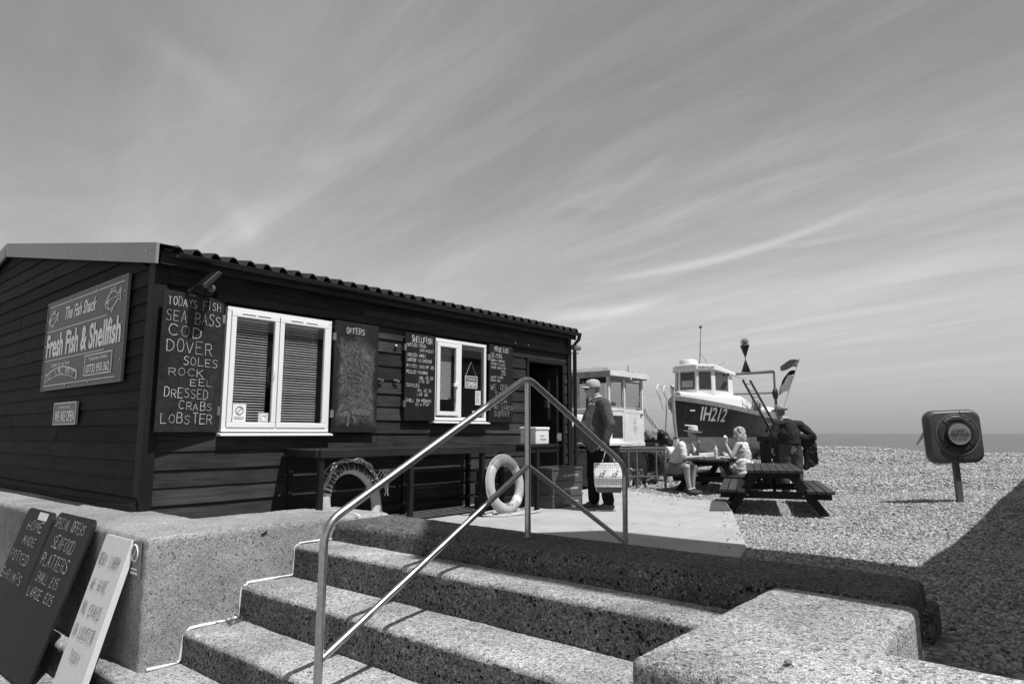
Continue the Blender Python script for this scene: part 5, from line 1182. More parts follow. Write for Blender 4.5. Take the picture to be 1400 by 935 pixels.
b = MB(); b.cyl((11.42, 7.93, 1.43), (11.42, 7.93, 1.60), .035, n=12); b.cyl((11.42, 7.93, 1.58), (11.42, 7.93, 2.22), .095, n=16); b.cyl((11.42, 7.93, 2.22), (11.42, 7.93, 2.70), .042, n=12); b.build('exhaust_stack', m['rust'], tr, True)
b = MB(); b.bb(11.36, 11.48, 7.86, 7.99, 2.70, 2.715); b.build('rain_flap', m['rust'], tr)
# tracks
for y in (7.20, 8.75):
    P = []; Lx0, Lx1, r = 10.35, 12.75, .33; zc = .40
    for k in range(13): a = math.pi/2+math.pi*k/12; P.append((Lx0+r*math.cos(a), zc+r*math.sin(a)))
    for k in range(13): a = -math.pi/2+math.pi*k/12; P.append((Lx1+r*math.cos(a), zc+r*math.sin(a)))
    b = MB(); b.prism([(x, y, z) for x, z in P], (0, .34, 0)); tk = b.build('track', m['tr_dark'], tr, bevel=.01)
    tot = []; L = 0
    for i in range(len(P)):
        a = Vector((P[i][0], 0, P[i][1])); c = Vector((P[(i+1) % len(P)][0], 0, P[(i+1) % len(P)][1])); tot.append((a, c, L)); L += (c-a).length
    sh = MB(); sh.box((0, 0, 0), (.13, .38, .035)); shm = sh.mesh('track_plate'); shm.materials.append(m['tr_dark'])
    d = 0
    while d < L-.05:
        for a, c, l in tot:
            ln = (c-a).length
            if l <= d < l+ln:
                p = a.lerp(c, (d-l)/ln); dr_ = (c-a).normalized(); o = link('track_plate', shm, None, tk); o.location = (p.x, y+.17, p.z); o.rotation_euler = (0, -math.atan2(dr_.z, dr_.x), 0); break
        d += .17
    for k in range(5):
        b = MB(); b.cyl((Lx0+.1+k*.55, y-.015, zc-.05), (Lx0+.1+k*.55, y+.355, zc-.05), .21, n=20); b.build('track_wheel', m['tr_dark'], tr, True)
b = MB(); b.bb(10.6, 13.3, 7.50, 8.72, .45, .84); b.build('chassis', m['tr_dark'], tr, bevel=.02)
b = MB(); b.bb(10.9, 12.4, 7.16, 7.55, .80, .86); b.build('mudguard', m['tr_white'], tr, bevel=.01)
# ================================================================== BOAT  (local: x forward, y to port, z up)
bt = thing('fishing_boat', 'black hulled fishing boat numbered IH212 with a white wheelhouse, drawn up on the beach', 'boat', (18.41, 9.19, -.08), math.atan2(.032, -.999), local=True)
L_ = 6.0; zg = .08
def hull_sec(tt):                    # tt 0 stern .. 1 stem ; returns keel z, waterline (b,z), sheer (b,z)
    x = -L_*(1-tt)
    full = (1-tt**3.2)**.75 if tt < 1 else 0
    bs = 1.22*max(0.0, (1-max(0, (tt-.35)/.65)**2.6))**.85*(.86+.14*min(1, tt/.35)) if tt < 1 else 0.0
    zs = 1.76 + .50*max(0, (tt-.10)/.90)**1.8
    bw = (1.08*max(0.0, 1-max(0, (tt-.15)/.83)**2.0)**.9) if tt < .98 else 0.0
    zw = .93+.08
    rake = .42*max(0, tt-.75)/.25
    zk = .12 + .55*max(0, (tt-.82)/.18)**2
    return x, bs, zs, bw, zw, zk
NS = 26
def loft(fn, name, mat, thick=None, parent=None, smooth=True):
    vs = []; k = None
    for i in range(NS+1):
        row = fn(i/NS); k = len(row); vs += row
    fs = []
    for i in range(NS):
        for j in range(k-1): fs.append((i*k+j, i*k+j+1, (i+1)*k+j+1, (i+1)*k+j))
    b = MB(); b.add(vs, fs); return b, k
for side in (1, -1):
    def bottom(tt):
        x, bs, zs, bw, zw, zk = hull_sec(tt); r = []
        for q in np.linspace(0, 1, 8): r.append((x-(1-q)*.35*max(0, (tt-.8)/.2), side*bw*math.sin(q*math.pi/2)**.8, zk+(zw-zk)*(q**1.7)))
        return r
    def top(tt):
        x, bs, zs, bw, zw, zk = hull_sec(tt); r = []
        for q in np.linspace(0, 1, 8): r.append((x, side*(bw+(bs-bw)*(q**(1.3 if tt > .7 else .8))), zw+(zs-.16-zw)*q))
        return r
    def strake(tt):
        x, bs, zs, bw, zw, zk = hull_sec(tt); o = .025 if tt < 1 else .01
        return [(x, side*(bs+.0), zs-.16), (x+.0, side*(bs+o), zs-.15), (x, side*(bs+o), zs-.02), (x, side*(bs-.02), zs), (x, side*max(0, bs-.10), zs), (x, side*max(0, bs-.10), zs-.25)]
    b, _ = loft(bottom, '', None); b.build('hull_bottom', m['hull_g'], bt, True)
    b, _ = loft(top, '', None); hs = b.build('hull_side', m['hull_d'], bt, True)
    b, _ = loft(strake, '', None); b.build('rubbing_strake', m['strake'], bt, False)
    if side > 0: port_side = hs
b = MB(); x, bs, zs, bw, zw, zk = hull_sec(0); P = [(x, -bs, zs-.02), (x, -bw, zw), (x, -bw*.7, .4), (x, 0, zk), (x, bw*.7, .4), (x, bw, zw), (x, bs, zs-.02)]; b.prism(P, (.03, 0, 0)); b.build('transom', m['hull_d'], bt)
vs = []; fs = []
for i in range(NS+1):
    x, bs, zs, bw, zw, zk = hull_sec(i/NS); vs += [(x, -max(bs-.05, .001), zs-.22), (x, max(bs-.05, .001), zs-.22)]
for i in range(NS): fs.append((2*i, 2*i+1, 2*i+3, 2*i+2))
b = MB(); b.add(vs, fs); b.build('deck', m['tr_grey'], bt)
b = MB(); b.tube([(-.30, 0, .45), (-.06, 0, 1.0), (.02, 0, 1.5), (.06, 0, 2.48)], [.045, .05, .055, .05], 8); b.ell((.06, 0, 2.50), (.085, .085, .07)); b.build('stem_post', m['stem'], bt, True)
b = MB(); b.bb(-6.4, -.4, -.035, .035, .02, .16); b.build('keel', m['hull_g'], bt)
# raised white foredeck
def trunk(tt):
    a = -.22-tt*3.75; w = 1.02*min(1, .22+tt*2.4); x_, bs, zs, *_ = hull_sec(1+a/L_); w = min(w, bs-.12); z1 = max(zs+.02, 2.36-.04*tt-.42*max(0, (tt-.76)/.24))
    z0 = zs-.20
    return [(a, -w, z0), (a, -w*.93, z0+(z1-z0)*.8), (a, -w*.75, z1), (a, 0, z1+.03), (a, w*.75, z1), (a, w*.93, z0+(z1-z0)*.8), (a, w, z0)]
b, k_ = loft(trunk, '', None); b.f.append(tuple(range(k_-1, -1, -1))); b.f.append(tuple(range(NS*k_, NS*k_+k_))); b.build('foredeck_house', m['white'], bt, False, .015)
# wheelhouse
wx0, wx1, ww = -2.72, -.92, .68; z0, z1 = 1.9, 3.10
base = [(wx0, -ww), (wx0, ww), (wx1-.42, ww), (wx1, ww*.46), (wx1, -ww*.46), (wx1-.42, -ww)]
def poly(off, z, rake=0): return [(x*1.0+(rake if x > wx0+.1 else 0)+ (0), y*(1+off), z) for x, y in base]
b = MB(); A = poly(0, z0, .06); B = poly(-.05, z1, 0); n = 6; b.add(A+B, [(i, (i+1) % n, n+(i+1) % n, n+i) for i in range(n)]+[tuple(range(n-1, -1, -1)), tuple(range(n, 2*n))]); wh = b.build('wheelhouse', m['white'], bt, False, .012)
rf = [(wx0-.12, -ww-.06), (wx0-.12, ww+.06), (wx1-.42, ww+.07), (wx1+.09, ww*.50), (wx1+.09, -ww*.50), (wx1-.42, -ww-.07)]
b = MB(); A = [(x, y, z1-.04-.09*(x < wx0+.2)) for x, y in rf]; B = [(x*1.0, y*.97, z1+.15-.16*(x < wx0+.2)) for x, y in rf]; b.add(A+B, [(i, (i+1) % n, n+(i+1) % n, n+i) for i in range(n)]+[tuple(range(n-1, -1, -1)), tuple(range(n, 2*n))]); rfo = b.build('wheelhouse_roof', m['ring_white'], bt, False, .03)
def facewin(p, q, f0, f1, h0, h1, lab=None, blindf=None):
    P = Vector((p[0], p[1], 0)); Q = Vector((q[0], q[1], 0)); d = Q-P; nn = Vector((d.y, -d.x, 0)).normalized()
    if nn.dot((P+Q)/2-Vector(((wx0+wx1)/2, 0, 0))) < 0: nn = -nn
    zz = lambda f: z0+(z1-z0)*f
    def pt(u, f, o): k = 1-.05*f; r = P+d*u; return Vector((r.x+.06*(1-f)*(r.x > wx0+.1), r.y*k, zz(f)))+nn*o
    fr = MB(); cs = [(f0, h0), (f1, h0), (f1, h1), (f0, h1)]; e = .05
    fr.prism([pt(u, f, .004) for u, f in ((f0-e, h0-.03), (f1+e, h0-.03), (f1+e, h1+.03), (f0-e, h1+.03))], nn*.010); w_ = fr.build('window', m['frame_grey'], bt, bevel=.003)
    g_ = MB(); g_.prism([pt(u, f, .018) for u, f in cs], nn*.004); g_.build('pane', m['boat_glass'], w_)
    if blindf:
        g2 = MB(); g2.prism([pt(f0+.05, h0+.03, .023), pt(f1-.05, h0+.03, .023), pt(f1-.05, h0+.21, .023), pt(f0+.05, h0+.21, .023)], nn*.002); g2.build('blind', m['tr_grey'], w_)
m['boat_glass'] = gm('dark_boat_glass', .035, .08, .2, 4)
bp = base
facewin(bp[3], bp[4], .14, .86, .50, .90, blindf=True)
facewin(bp[2], bp[3], .18, .82, .50, .90); facewin(bp[4], bp[5], .16, .84, .50, .90)
facewin(bp[1], bp[2], .30, .86, .50, .90); facewin(bp[5], bp[0], .10, .48, .50, .90)
pp = MB(); pp.box((wx1-.5, ww+.0, z1+.02), (.1, .05, .02)); 
# name on the fascia
pA = Vector((wx1+.09, ww*.50, z1+.02)); pB = Vector((wx1-.42, ww+.07, z1+.02)); dN = (pB-pA).normalized(); nN = Vector((-dN.y, dN.x, 0)); nN = nN if nN.x > 0 else -nN
fontmesh('REUBEN WILLIAM', pA+dN*.08, dN, (0, 0, 1), nN, (pB-pA).length-.16, .05, bold=.02, off=.004).build('lettering', m['print'], rfo)
b = MB(); b.lathe([(.24, 0), (.28, .03), (.28, .15), (.24, .20), (.05, .22)], (wx1-.32, -.12, z1+.13), n=24); b.build('radar_dome', m['white'], bt, True)
b = MB(); b.cyl((-1.75, .0, z1+.1), (-1.85, .02, z1+1.0), .018, n=6); b.cyl((-1.85, .02, z1+1.0), (-1.88, .03, z1+1.42), .011, n=6); b.box((-1.88, .03, z1+1.45), (.07, .07, .08)); b.cyl((-1.82, .01, z1+.6), (-2.3, .15, z1+.06), .008, n=5); b.cyl((-2.3, .15, z1+.08), (-2.45, .55, z1+.32), .005, n=4); b.build('aerial_mast', m['frame_grey'], bt)
b = MB(); b.box((wx0+.5, ww+.06, z1-.12), (.06, .05, .07)); b.build('deck_lamp', m['rubber'], bt)
# gallows frame aft
P0 = Vector((-2.82, .35, 0)); P1 = Vector((-5.64, .92, 0))
b = MB(); b.tube(bend([P0+V(0, 0, 1.7), P0+V(0, 0, 3.04), P1+V(0, 0, 3.33), P1+V(0, 0, 1.6)], .10), .038, 8); b.build('gallows_frame', m['frame_grey'], bt, True)
b = MB(); b.tube([P0+V(0, 0, 2.39), P1+V(0, 0, 2.55)], .036, 8); b.build('gallows_bar', m['frame_grey'], bt, True)
for t_, w_ in ((.20, .03), (.04, .03)):
    q = P0.lerp(P1, t_); b = MB(); b.tube([q+V(0, 0, 1.7), q+V(0, 0, 2.42)], w_, 6); b.build('gallows_stay', m['frame_grey'], bt, True)
b = MB(); b.tube(bend([P1+V(0, 0, 3.28), V(-5.64, -.9, 3.28), V(-5.64, -.9, 1.6)], .1), .034, 8); b.build('gallows_frame', m['frame_grey'], bt, True)
gx0, gy = -2.9, .55
b = MB(); b.tube([(wx0-.1, .3, z1+.02), (gx0-1.1, gy, 2.93)], .008, 5); b.build('stay_wire', m['frame_grey'], bt)
# day mark: crossed triangles with a globe lamp
b = MB(); px_, py_ = -4.0, .585; zc = 3.65
for s_, rz in ((1, 0), (1, math.pi/2)):
    cxv = Vector((math.cos(rz), math.sin(rz), 0))
    for sg_ in (1, -1):
        c0 = Vector((px_, py_, zc)); b.prism([c0, c0+cxv*.17+V(0, 0, sg_*.47), c0-cxv*.17+V(0, 0, sg_*.47)], Vector((-cxv.y, cxv.x, 0))*.012)
b.build('day_mark', m['hull_d'], bt)
b = MB(); b.cyl((px_, py_, 3.1), (px_, py_, 4.14), .018, n=8); b.build('mark_pole', m['frame_grey'], bt)
b = MB(); b.ell((px_, py_, 4.22), (.15, .15, .13)); b.build('globe_lamp', m['glass_dirty'], bt, True); b = MB(); b.ell((px_, py_, 4.21), (.09, .09, .09)); b.cyl((px_, py_, 4.09), (px_, py_, 4.14), .1, n=12); b.build('lamp_core', m['frame_grey'], bt, True)
# winch and gear on the rail
b = MB(); b.cyl((-3.35, 1.08, 2.0), (-3.35, 1.22, 2.0), .15, n=18); b.cyl((-3.35, 1.0, 2.0), (-3.35, 1.26, 2.0), .05, n=10); b.bar((-3.15, 1.1, 1.75), (-3.1, 1.15, 2.28), .04, .04); b.bar((-3.5, 1.1, 1.75), (-3.45, 1.15, 2.2), .03, .03); b.build('pot_hauler', m['galv'], bt, True)
for k in range(3):
    b = MB(); b.tube([(-3.3-.05*k, 1.26, 2.1), (-3.33, 1.29, 1.5), (-3.33-.04*k, 1.24, .9)], .009, 5); b.build('hanging_line', m['rope_dark'], bt)
for k in range(2):
    yo = -.30-.22*k; P = [(-.25, yo, 1.85), (-.12, yo, 2.15), (.12, yo, 2.36+.06*k), (-.05, yo-.03, 2.58+.06*k), (-.34, yo, 2.46), (-.46, yo+.02, 2.2), (-.44, yo, 1.9)]
    b = MB(); b.tube(bend(P, .12), .020, 6); b.build('bow_rail', m['ring_white'], bt, True)
b = MB(); b.cyl((-.05, -.28, 2.4), (-.05, -.56, 2.46), .018, n=6); b.build('bow_rail', m['ring_white'], bt, True)
b = MB(); b.tube([(-.35, -.45, 1.9), (-.33, -.5, 1.2), (-.35, -.45, .9)], .02, 6); b.build('hanging_line', m['rope'], bt, True)
for x, z in ((-.42, 1.80), (-.34, 1.36)):
    tt = 1+x/L_; _, bs, zs, bw, zw, zk = hull_sec(tt); q = (z-zw)/(zs-.16-zw); y = bw+(bs-bw)*q**1.3
    b = MB(); b.bar((x+.05, y+.0, z), (x-.07, y+.10, z-.0), .05, .04); b.build('fairlead', m['ring_white'], bt, bevel=.01)
def hy(x, z):
    tt = 1+x/L_; _, bs, zs, bw, zw, zk = hull_sec(tt); q = min(max((z-zw)/(zs-.16-zw), 0), 1); return bw+(bs-bw)*q**(1.3 if tt > .7 else .8)
# number on the port side, wrapped on the hull
tm = fontmesh('IH212', (0, 0, 0), (1, 0, 0), (0, 0, 1), (0, 1, 0), 1.0, 1.0, shear=-.22, bold=.02, off=0, depth=0.0)
nx0, nx1, nz0, nz1 = -.70, -1.68, 1.52, 1.93
me_ = tm.mesh('t'); bm = bmesh.new(); bm.from_mesh(me_); bmesh.ops.triangulate(bm, faces=bm.faces); bmesh.ops.subdivide_edges(bm, edges=[e for e in bm.edges if e.calc_length() > .12], cuts=2, use_grid_fill=True); bm.to_mesh(me_); bm.free()
tv = MB(); tv.v = []
for v in me_.vertices:
    x = nx0+(nx1-nx0)*v.co.x; z = nz0+(nz1-nz0)*v.co.z-.05*v.co.x; tv.v.append((x, hy(x, z)+.014, z))
tv.f = [tuple(p.vertices) for p in me_.polygons]; flat('number', tv, m['white'], port_side)
b = MB(); b.box((-4.4, hy(-4.4, 1.3)+.01, 1.30), (.40, .02, .3)); b.build('scupper', m['rubber'], bt)
b = MB()
for k in range(6): 
    x = -5.3+.07*(k % 3); z = 1.20+.05*(k//3); b.box((x, hy(x, z)+.012, z), (.04, .008, .03))
b.v and flat('draught_marks', b, m['white'], bt)
# flags
for (z, ln, mt, yy, dz_) in ((.0, 1, m['flag_g'], 0, 0),):
    pass
b = MB(); fp0 = Vector((-5.65, 1.1, 1.8)); fp1 = Vector((-5.75, 1.80, 3.72)); b.cyl(fp0, fp1, .022, .014, n=8); b.build('flag_pole', m['white_worn'], bt, True)
def flag(t0, t1, length, mat, name, drop, seed):
    vs = []; n = 9; k = 6
    for i in range(k):
        p = fp0.lerp(fp1, t0+(t1-t0)*i/(k-1))
        for j in range(n):
            s = j/(n-1); q = p+Vector((.05*math.sin(s*7+seed+i*.4), -length*s*(1-.25*abs(i/(k-1)-.5)), -drop*s*s+.03*math.sin(s*6+i))); vs.append(q)
    fs = [(i*n+j, i*n+j+1, (i+1)*n+j+1, (i+1)*n+j) for i in range(k-1) for j in range(n-1)]
    b = MB(); b.add(vs, fs); b.add([Vector(v)+V(.006, 0, 0) for v in vs], fs); b.build(name, mat, bt, True)
flag(.84, .985, .62, m['flag_g'], 'flag', .10, 1); flag(.70, .80, .50, m['flag_d'], 'flag', .34, 2); flag(.40, .70, .42, m['flag_w'], 'flag', .10, 3)
b = MB(); b.cyl((-5.5, 1.0, 1.8), (-5.5, 1.0, 2.4), .03, n=8); b.ell((-5.5, .98, 2.5), (.12, .10, .22)); b.build('fender', m['tarp'], bt, True)
b = MB(); b.ell((-5.1, .8, 1.86), (.5, .35, .18)); b.build('gear_bag', m['ring_white'], bt, True)
# ladder against the boat
ld = thing('ladder', 'dark aluminium ladder leaning up against the side of the boat', 'ladder', (0, 0, 0))
FW = Vector((math.cos(R(40.2)), math.sin(R(40.2)), 0)); RT = Vector((math.sin(R(40.2)), -math.cos(R(40.2)), 0))
lt = FW*21.5+RT*7.60+V(0, 0, 2.75); lb = FW*20.0+RT*8.45; lb.z = gz(lb.x, lb.y)-.03
ld.location = (lb.x, lb.y, lb.z); ROOTLOC[ld.name] = Vector(lb)
wd = Vector((.95, -.30, 0)).normalized()*.36
for s in (-.5, .5):
    b = MB(); b.bar(lb+wd*s, lt+wd*s, .03, .075); b.build('rail', m['tr_dark'], ld, bevel=.004)
for i in range(13):
    p = lb.lerp(lt, (i+.6)/13.2); b = MB(); b.cyl(p-wd*.5, p+wd*.5, .016, n=8); b.build('rung', m['galv'], ld)
# ================================================================== TRAILER, TYRES AND GEAR ABOUT THE BOAT
def W2(px, D): 
    F = Vector((math.cos(R(40.2)), math.sin(R(40.2)), 0)); Rr = Vector((math.sin(R(40.2)), -math.cos(R(40.2)), 0)); return F*D+Rr*((px-700)/916*D)
tl = thing('boat_trailer', 'low white beamed boat trailer under the bow of the fishing boat', 'trailer', (18.6, 9.2, 0))
b = MB(); b.bb(16.6, 23.8, 8.5, 8.7, .24, .46); b.bb(16.6, 23.8, 9.7, 9.9, .24, .46); b.bb(16.5, 16.7, 8.3, 10.1, .24, .50); b.build('beam', m['white_worn'], tl, bevel=.01)
b = MB(); b.bb(19.4, 19.6, 8.4, 10.0, .16, .32); b.bb(22.5, 22.7, 8.4, 10.0, .16, .32); b.build('cross_member', m['tr_grey'], tl)
for x, y in ((19.5, 8.3), (19.5, 10.1), (22.6, 8.3), (22.6, 10.1)):
    b = MB(); b.torus((x, y, .24), (0, 1, 0), .20, .085, 24, 10); w_ = b.build('wheel', m['rubber'], tl, True); b = MB(); b.cyl((x, y-.06, .24), (x, y+.06, .24), .13, n=16); b.build('rim', m['tr_grey'], w_)
p = W2(924, 15.2)
b = MB(); b.bar((p.x, p.y, gz(p.x, p.y)), (p.x, p.y, .92), .10, .10); b.build('winch_post', m['white_worn'], tl); q = W2(908, 15.4); b = MB(); b.bar((q.x, q.y, .0), (q.x, q.y, .78), .07, .07); b.build('winch_post', m['frame_grey'], tl)
b = MB(); b.cyl((p.x-.3, p.y+.12, .62), (p.x-.1, p.y+.05, .62), .13, n=16); b.cyl((p.x-.35, p.y+.13, .62), (p.x-.05, p.y+.03, .62), .04, n=8); b.build('winch_drum', m['white_worn'], tl, True)
wk = thing('wooden_chock', 'pale timber prop wedged under the stern of the boat', 'prop', (22.6, 7.9, 0))
b = MB(); b.bb(22.3, 22.8, 7.7, 8.1, gz(22.6, 7.9)-.02, .50); b.build('block', m['white_worn'], wk); b = MB(); b.bar((21.7, 7.5, gz(21.7, 7.5)), (22.5, 7.9, .85), .08, .10); b.build('strut', m['table_dark'], wk)
def lump(name, label, cat, c, r, mat, seed, vox=.035, parts=9, amp=.03, group=None):
    rr = random.Random(seed); b = MB()
    for i in range(parts): b.ell((c[0]+rr.uniform(-.5, .5)*r[0], c[1]+rr.uniform(-.5, .5)*r[1], c[2]+rr.uniform(-.1, .6)*r[2]), (r[0]*rr.uniform(.35, .6), r[1]*rr.uniform(.35, .6), r[2]*rr.uniform(.35, .6)))
    me = remesh(b.mesh('l'), vox, 3); displace(me, ((9, amp), (28, amp*.5))); me.name = name
    o = link(name, me, mat); tagp(o, label, cat, group); return o
p = W2(884, 16.2); lump('net_pile', 'grey heap of fishing net and rope beside the tractor cab', 'net', (p.x, p.y, .80), (.36, .36, .36), m['net'], 3)
nb = thing('net_bin', 'low grey steel bin standing under the heap of net', 'bin', (p.x, p.y, 0)); b = MB(); b.bb(p.x-.45, p.x+.45, p.y-.45, p.y+.45, gz(p.x, p.y)-.02, .78); b.build('bin_body', m['tr_dark'], nb, bevel=.02); b = MB(); b.bb(p.x-.47, p.x+.47, p.y-.47, p.y+.47, .76, .82); b.build('rim', m['rust'], nb)
p = W2(908, 16.0); lump('tarpaulin_bundle', 'black bundled tarpaulin and fenders hanging near the bow', 'tarpaulin', (p.x, p.y, .95), (.24, .20, .17), m['tarp'], 5, amp=.05)
b = MB(); q = W2(898, 16.0)
sp_ = thing('net_stand', 'dark timber stand carrying the tarpaulin bundle at the bow', 'stand', (p.x, p.y, 0))
for dx_ in (-.28, .28):
    b = MB(); b.bar((p.x+dx_, p.y-dx_*.5, gz(p.x, p.y)-.02), (p.x+dx_, p.y-dx_*.5, .95), .07, .07); b.build('post', m['tr_dark'], sp_)
b = MB(); b.bb(p.x-.4, p.x+.4, p.y-.3, p.y+.3, .80, .90); b.build('shelf', m['tr_dark'], sp_)
bo = thing('boom_arm', 'pale lattice boom leaning down between the tractor and the boat', 'boom', (W2(873, 16.8).x, W2(873, 16.8).y, 0))
a_ = W2(873, 16.8); c_ = W2(905, 16.6); a_.z = 1.72; c_.z = .92
for o_ in (0, .13): b = MB(); b.bar(a_+V(0, 0, o_), c_+V(0, 0, o_), .05, .035); b.build('beam', m['white_worn'], bo)
b = MB()
for i in range(9):
    s = i/8; p0 = a_.lerp(c_, s*.9)+V(0, 0, .13); b.bar(p0, a_.lerp(c_, min(1, s*.9+.1)), .015, .015)
b.build('lacing', m['galv'], bo)
b = MB(); b.bar(V(c_.x, c_.y, gz(c_.x, c_.y)-.02), c_, .07, .07); b.build('foot', m['tr_dark'], bo); b = MB(); b.bar(V(a_.x, a_.y, gz(a_.x, a_.y)-.02), a_, .07, .07); b.build('mast', m['tr_dark'], bo)
b = MB(); P = [a_+V(0, 0, .1), a_+V(.05, 0, .35), a_.lerp(c_, .25)+V(0, 0, .42), a_.lerp(c_, .4)+V(0, 0, .12)]; b.tube(bend(P, .1), .015, 6); b.build('hoop', m['white_worn'], bo)
for k, (px, D_, r, lab) in enumerate(((861, 13.95, .13, 'pale coiled hose under the metal frame'), (875, 14.0, .11, 'grey rope coil behind the coiled hose'))):
    p = W2(px, D_); z0 = gz(p.x, p.y); b = MB(); P = []
    for i in range(110):
        a = i*.30; rr = r+.025*math.sin(i*.9); P.append(Vector((p.x, p.y, z0+.22+.02*k))+Vector((-.60*math.cos(a)*rr*1.0-.05*(i/110), .55*math.cos(a)*rr*0+.12*(i/110), math.sin(a)*rr*1.25)))
    b.tube(P, .022, 6); tagp(b.build('rope_coil', m['rope'] if k == 0 else m['frame_grey'], None, True), lab, 'coil')
for k, (px, D_, R_, lab) in enumerate(((884, 15.1, .27, 'black tyre propped upright behind the metal frame'), (893, 16.0, .22, 'small black tyre beyond the larger one'))):
    p = W2(px, D_); b = MB(); b.torus((p.x, p.y, gz(p.x, p.y)+R_+.09), (.75, .66, .1), R_, .11, 28, 12); tagp(b.build('old_tyre', m['rubber'], None, True), lab, 'tyre', 'old tyres near the tractor')
p = W2(874, 14.6); lump('rag_heap', 'dark heap of ropes and rags on the shingle beneath the frame', 'rags', (p.x, p.y, gz(p.x, p.y)+.02), (.50, .34, .16), m['tarp'], 8, amp=.02)
p = W2(1056, 15.2); bn = thing('black_bin', 'tall black bin standing beside the old man by the ladder', 'bin', (p.x, p.y, 0)); zb = gz(p.x, p.y)
b = MB(); b.box((p.x, p.y, zb+.52), (.42, .42, 1.04), None, (1.12, 1.12)); b.build('bin_body', m['tarp'], bn, bevel=.02)
b = MB(); b.prism([(p.x-.27, p.y-.27, zb+1.045), (p.x+.27, p.y-.27, zb+1.045), (p.x+.27, p.y-.27, zb+1.10), (p.x-.27, p.y-.27, zb+1.17)], (0, .54, 0)); b.build('lid', m['tarp'], bn, bevel=.01)
# ================================================================== PEOPLE
class Body:
    def __init__(s): s.b = MB()
    def cap(s, p0, p1, r0, r1=None, n=12):
        r1 = r0 if r1 is None else r1; p0 = Vector(p0); p1 = Vector(p1); L = (p1-p0).length
        if L < 1e-5: s.b.ell(p0, (r0, r0, r0)); return s
        prof = []
        for k in range(4): a = math.pi/2*k/3.0; prof.append((r0*math.sin(a), -r0*math.cos(a)))
        for k in range(4): a = math.pi/2*k/3.0; prof.append((r1*math.cos(a), L+r1*math.sin(a)))
        s.b.lathe(prof, p0, p1-p0, n); return s
    def chain(s, pts, rs):
        for i in range(len(pts)-1): s.cap(pts[i], pts[i+1], rs[i], rs[i+1])
        return s
    def ell(s, c, r, rot=None): s.b.ell(c, r, rot); return s
    def hand(s, w, d, nrm, side=1, curl=.5, sc=1.0):
        """wrist, finger direction, palm normal; side +1: thumb on d x nrm"""
        w = Vector(w); d = Vector(d).normalized(); nn = Vector(nrm); nn = (nn-d*nn.dot(d)).normalized(); t = d.cross(nn)*side
        for k, o_ in enumerate((-.027, -.009, .009, .027)): s.cap(w+d*.012*sc+t*o_*.7*sc, w+d*.088*sc+t*o_*sc, .015*sc, .013*sc, 8)
        ln = (.068, .082, .088, .078)
        for k, o_ in enumerate((-.030, -.010, .010, .029)):
            p = w+d*.092*sc+t*o_*sc; ang = curl*(.9+.1*k); q = p+(d*math.cos(ang*.6)+nn*math.sin(ang*.6))*ln[k]*.45*sc; e = q+(d*math.cos(ang*1.6)+nn*math.sin(ang*1.6))*ln[k]*.55*sc
            s.cap(p, q, .0095*sc, .0088*sc, 8); s.cap(q, e, .0088*sc, .0075*sc, 8)
        p = w+d*.030*sc+t*.030*sc; q = p+(d*.7+t*.65+nn*.2).normalized()*.045*sc; e = q+(d*.9+t*.15+nn*.35).normalized()*.035*sc; s.cap(p, q, .013*sc, .011*sc, 8); s.cap(q, e, .011*sc, .009*sc, 8)
        return s
    def head(s, c, yaw=0, pitch=0, sc=1.0):
        M3 = Matrix.Rotation(yaw, 3, 'Z') @ Matrix.Rotation(pitch, 3, 'Y'); c = Vector(c); s.hM = M3; s.hc = c; s.hs = sc
        def e(o, r): s.b.ell(c+M3 @ Vector(o)*sc, [x*sc for x in r], M3)
        e((-.012, 0, .025), (.098, .077, .098)); e((.02, 0, -.035), (.070, .060, .078)); e((.045, 0, -.085), (.042, .040, .030)); e((.072, 0, .036), (.022, .052, .013))
        s.cap(c+M3 @ Vector((.086, 0, .018))*sc, c+M3 @ Vector((.112, 0, -.022))*sc, .008*sc, .014*sc, 8)
        e((.078, 0, -.052), (.018, .025, .008)); e((.077, 0, -.066), (.016, .022, .008))
        for q in (1, -1): e((-.008, q*.078, .0), (.022, .010, .032)); e((.055, q*.038, -.018), (.024, .022, .022))
        return s
    def make(s, name, mat, parent, vox=.008, it=3, folds=0, label=None):
        me = remesh(s.b.mesh(name), vox, it)
        if folds: displace(me, ((11, folds), (26, folds*.5), (5, folds*.8)))
        me.name = name; return link(name, me, mat, parent, label)
def facebits(root, B, glasses=False, mat_eye=None):
    c, M3, sc = B.hc, B.hM, B.hs
    for q in (1, -1):
        b = MB(); b.ell(c+M3 @ Vector((.080, q*.030, .014))*sc, (.010, .013, .009), M3); b.build('eye', m['screw'] if not glasses else m['lens'], root, True)
        if glasses:
            b = MB(); b.ell(c+M3 @ Vector((.094, q*.034, .010))*sc, (.010, .032, .024), M3); b.bar(c+M3 @ Vector((.088, q*.064, .016))*sc, c+M3 @ Vector((-.01, q*.082, .014))*sc, .005, .010); b.build('sunglass_lens', m['lens'], root, True)
    b = MB(); b.ell(c+M3 @ Vector((.094, 0, -.059))*sc, (.004, .020, .003), M3); b.build('mouth', m['print'], root, True)
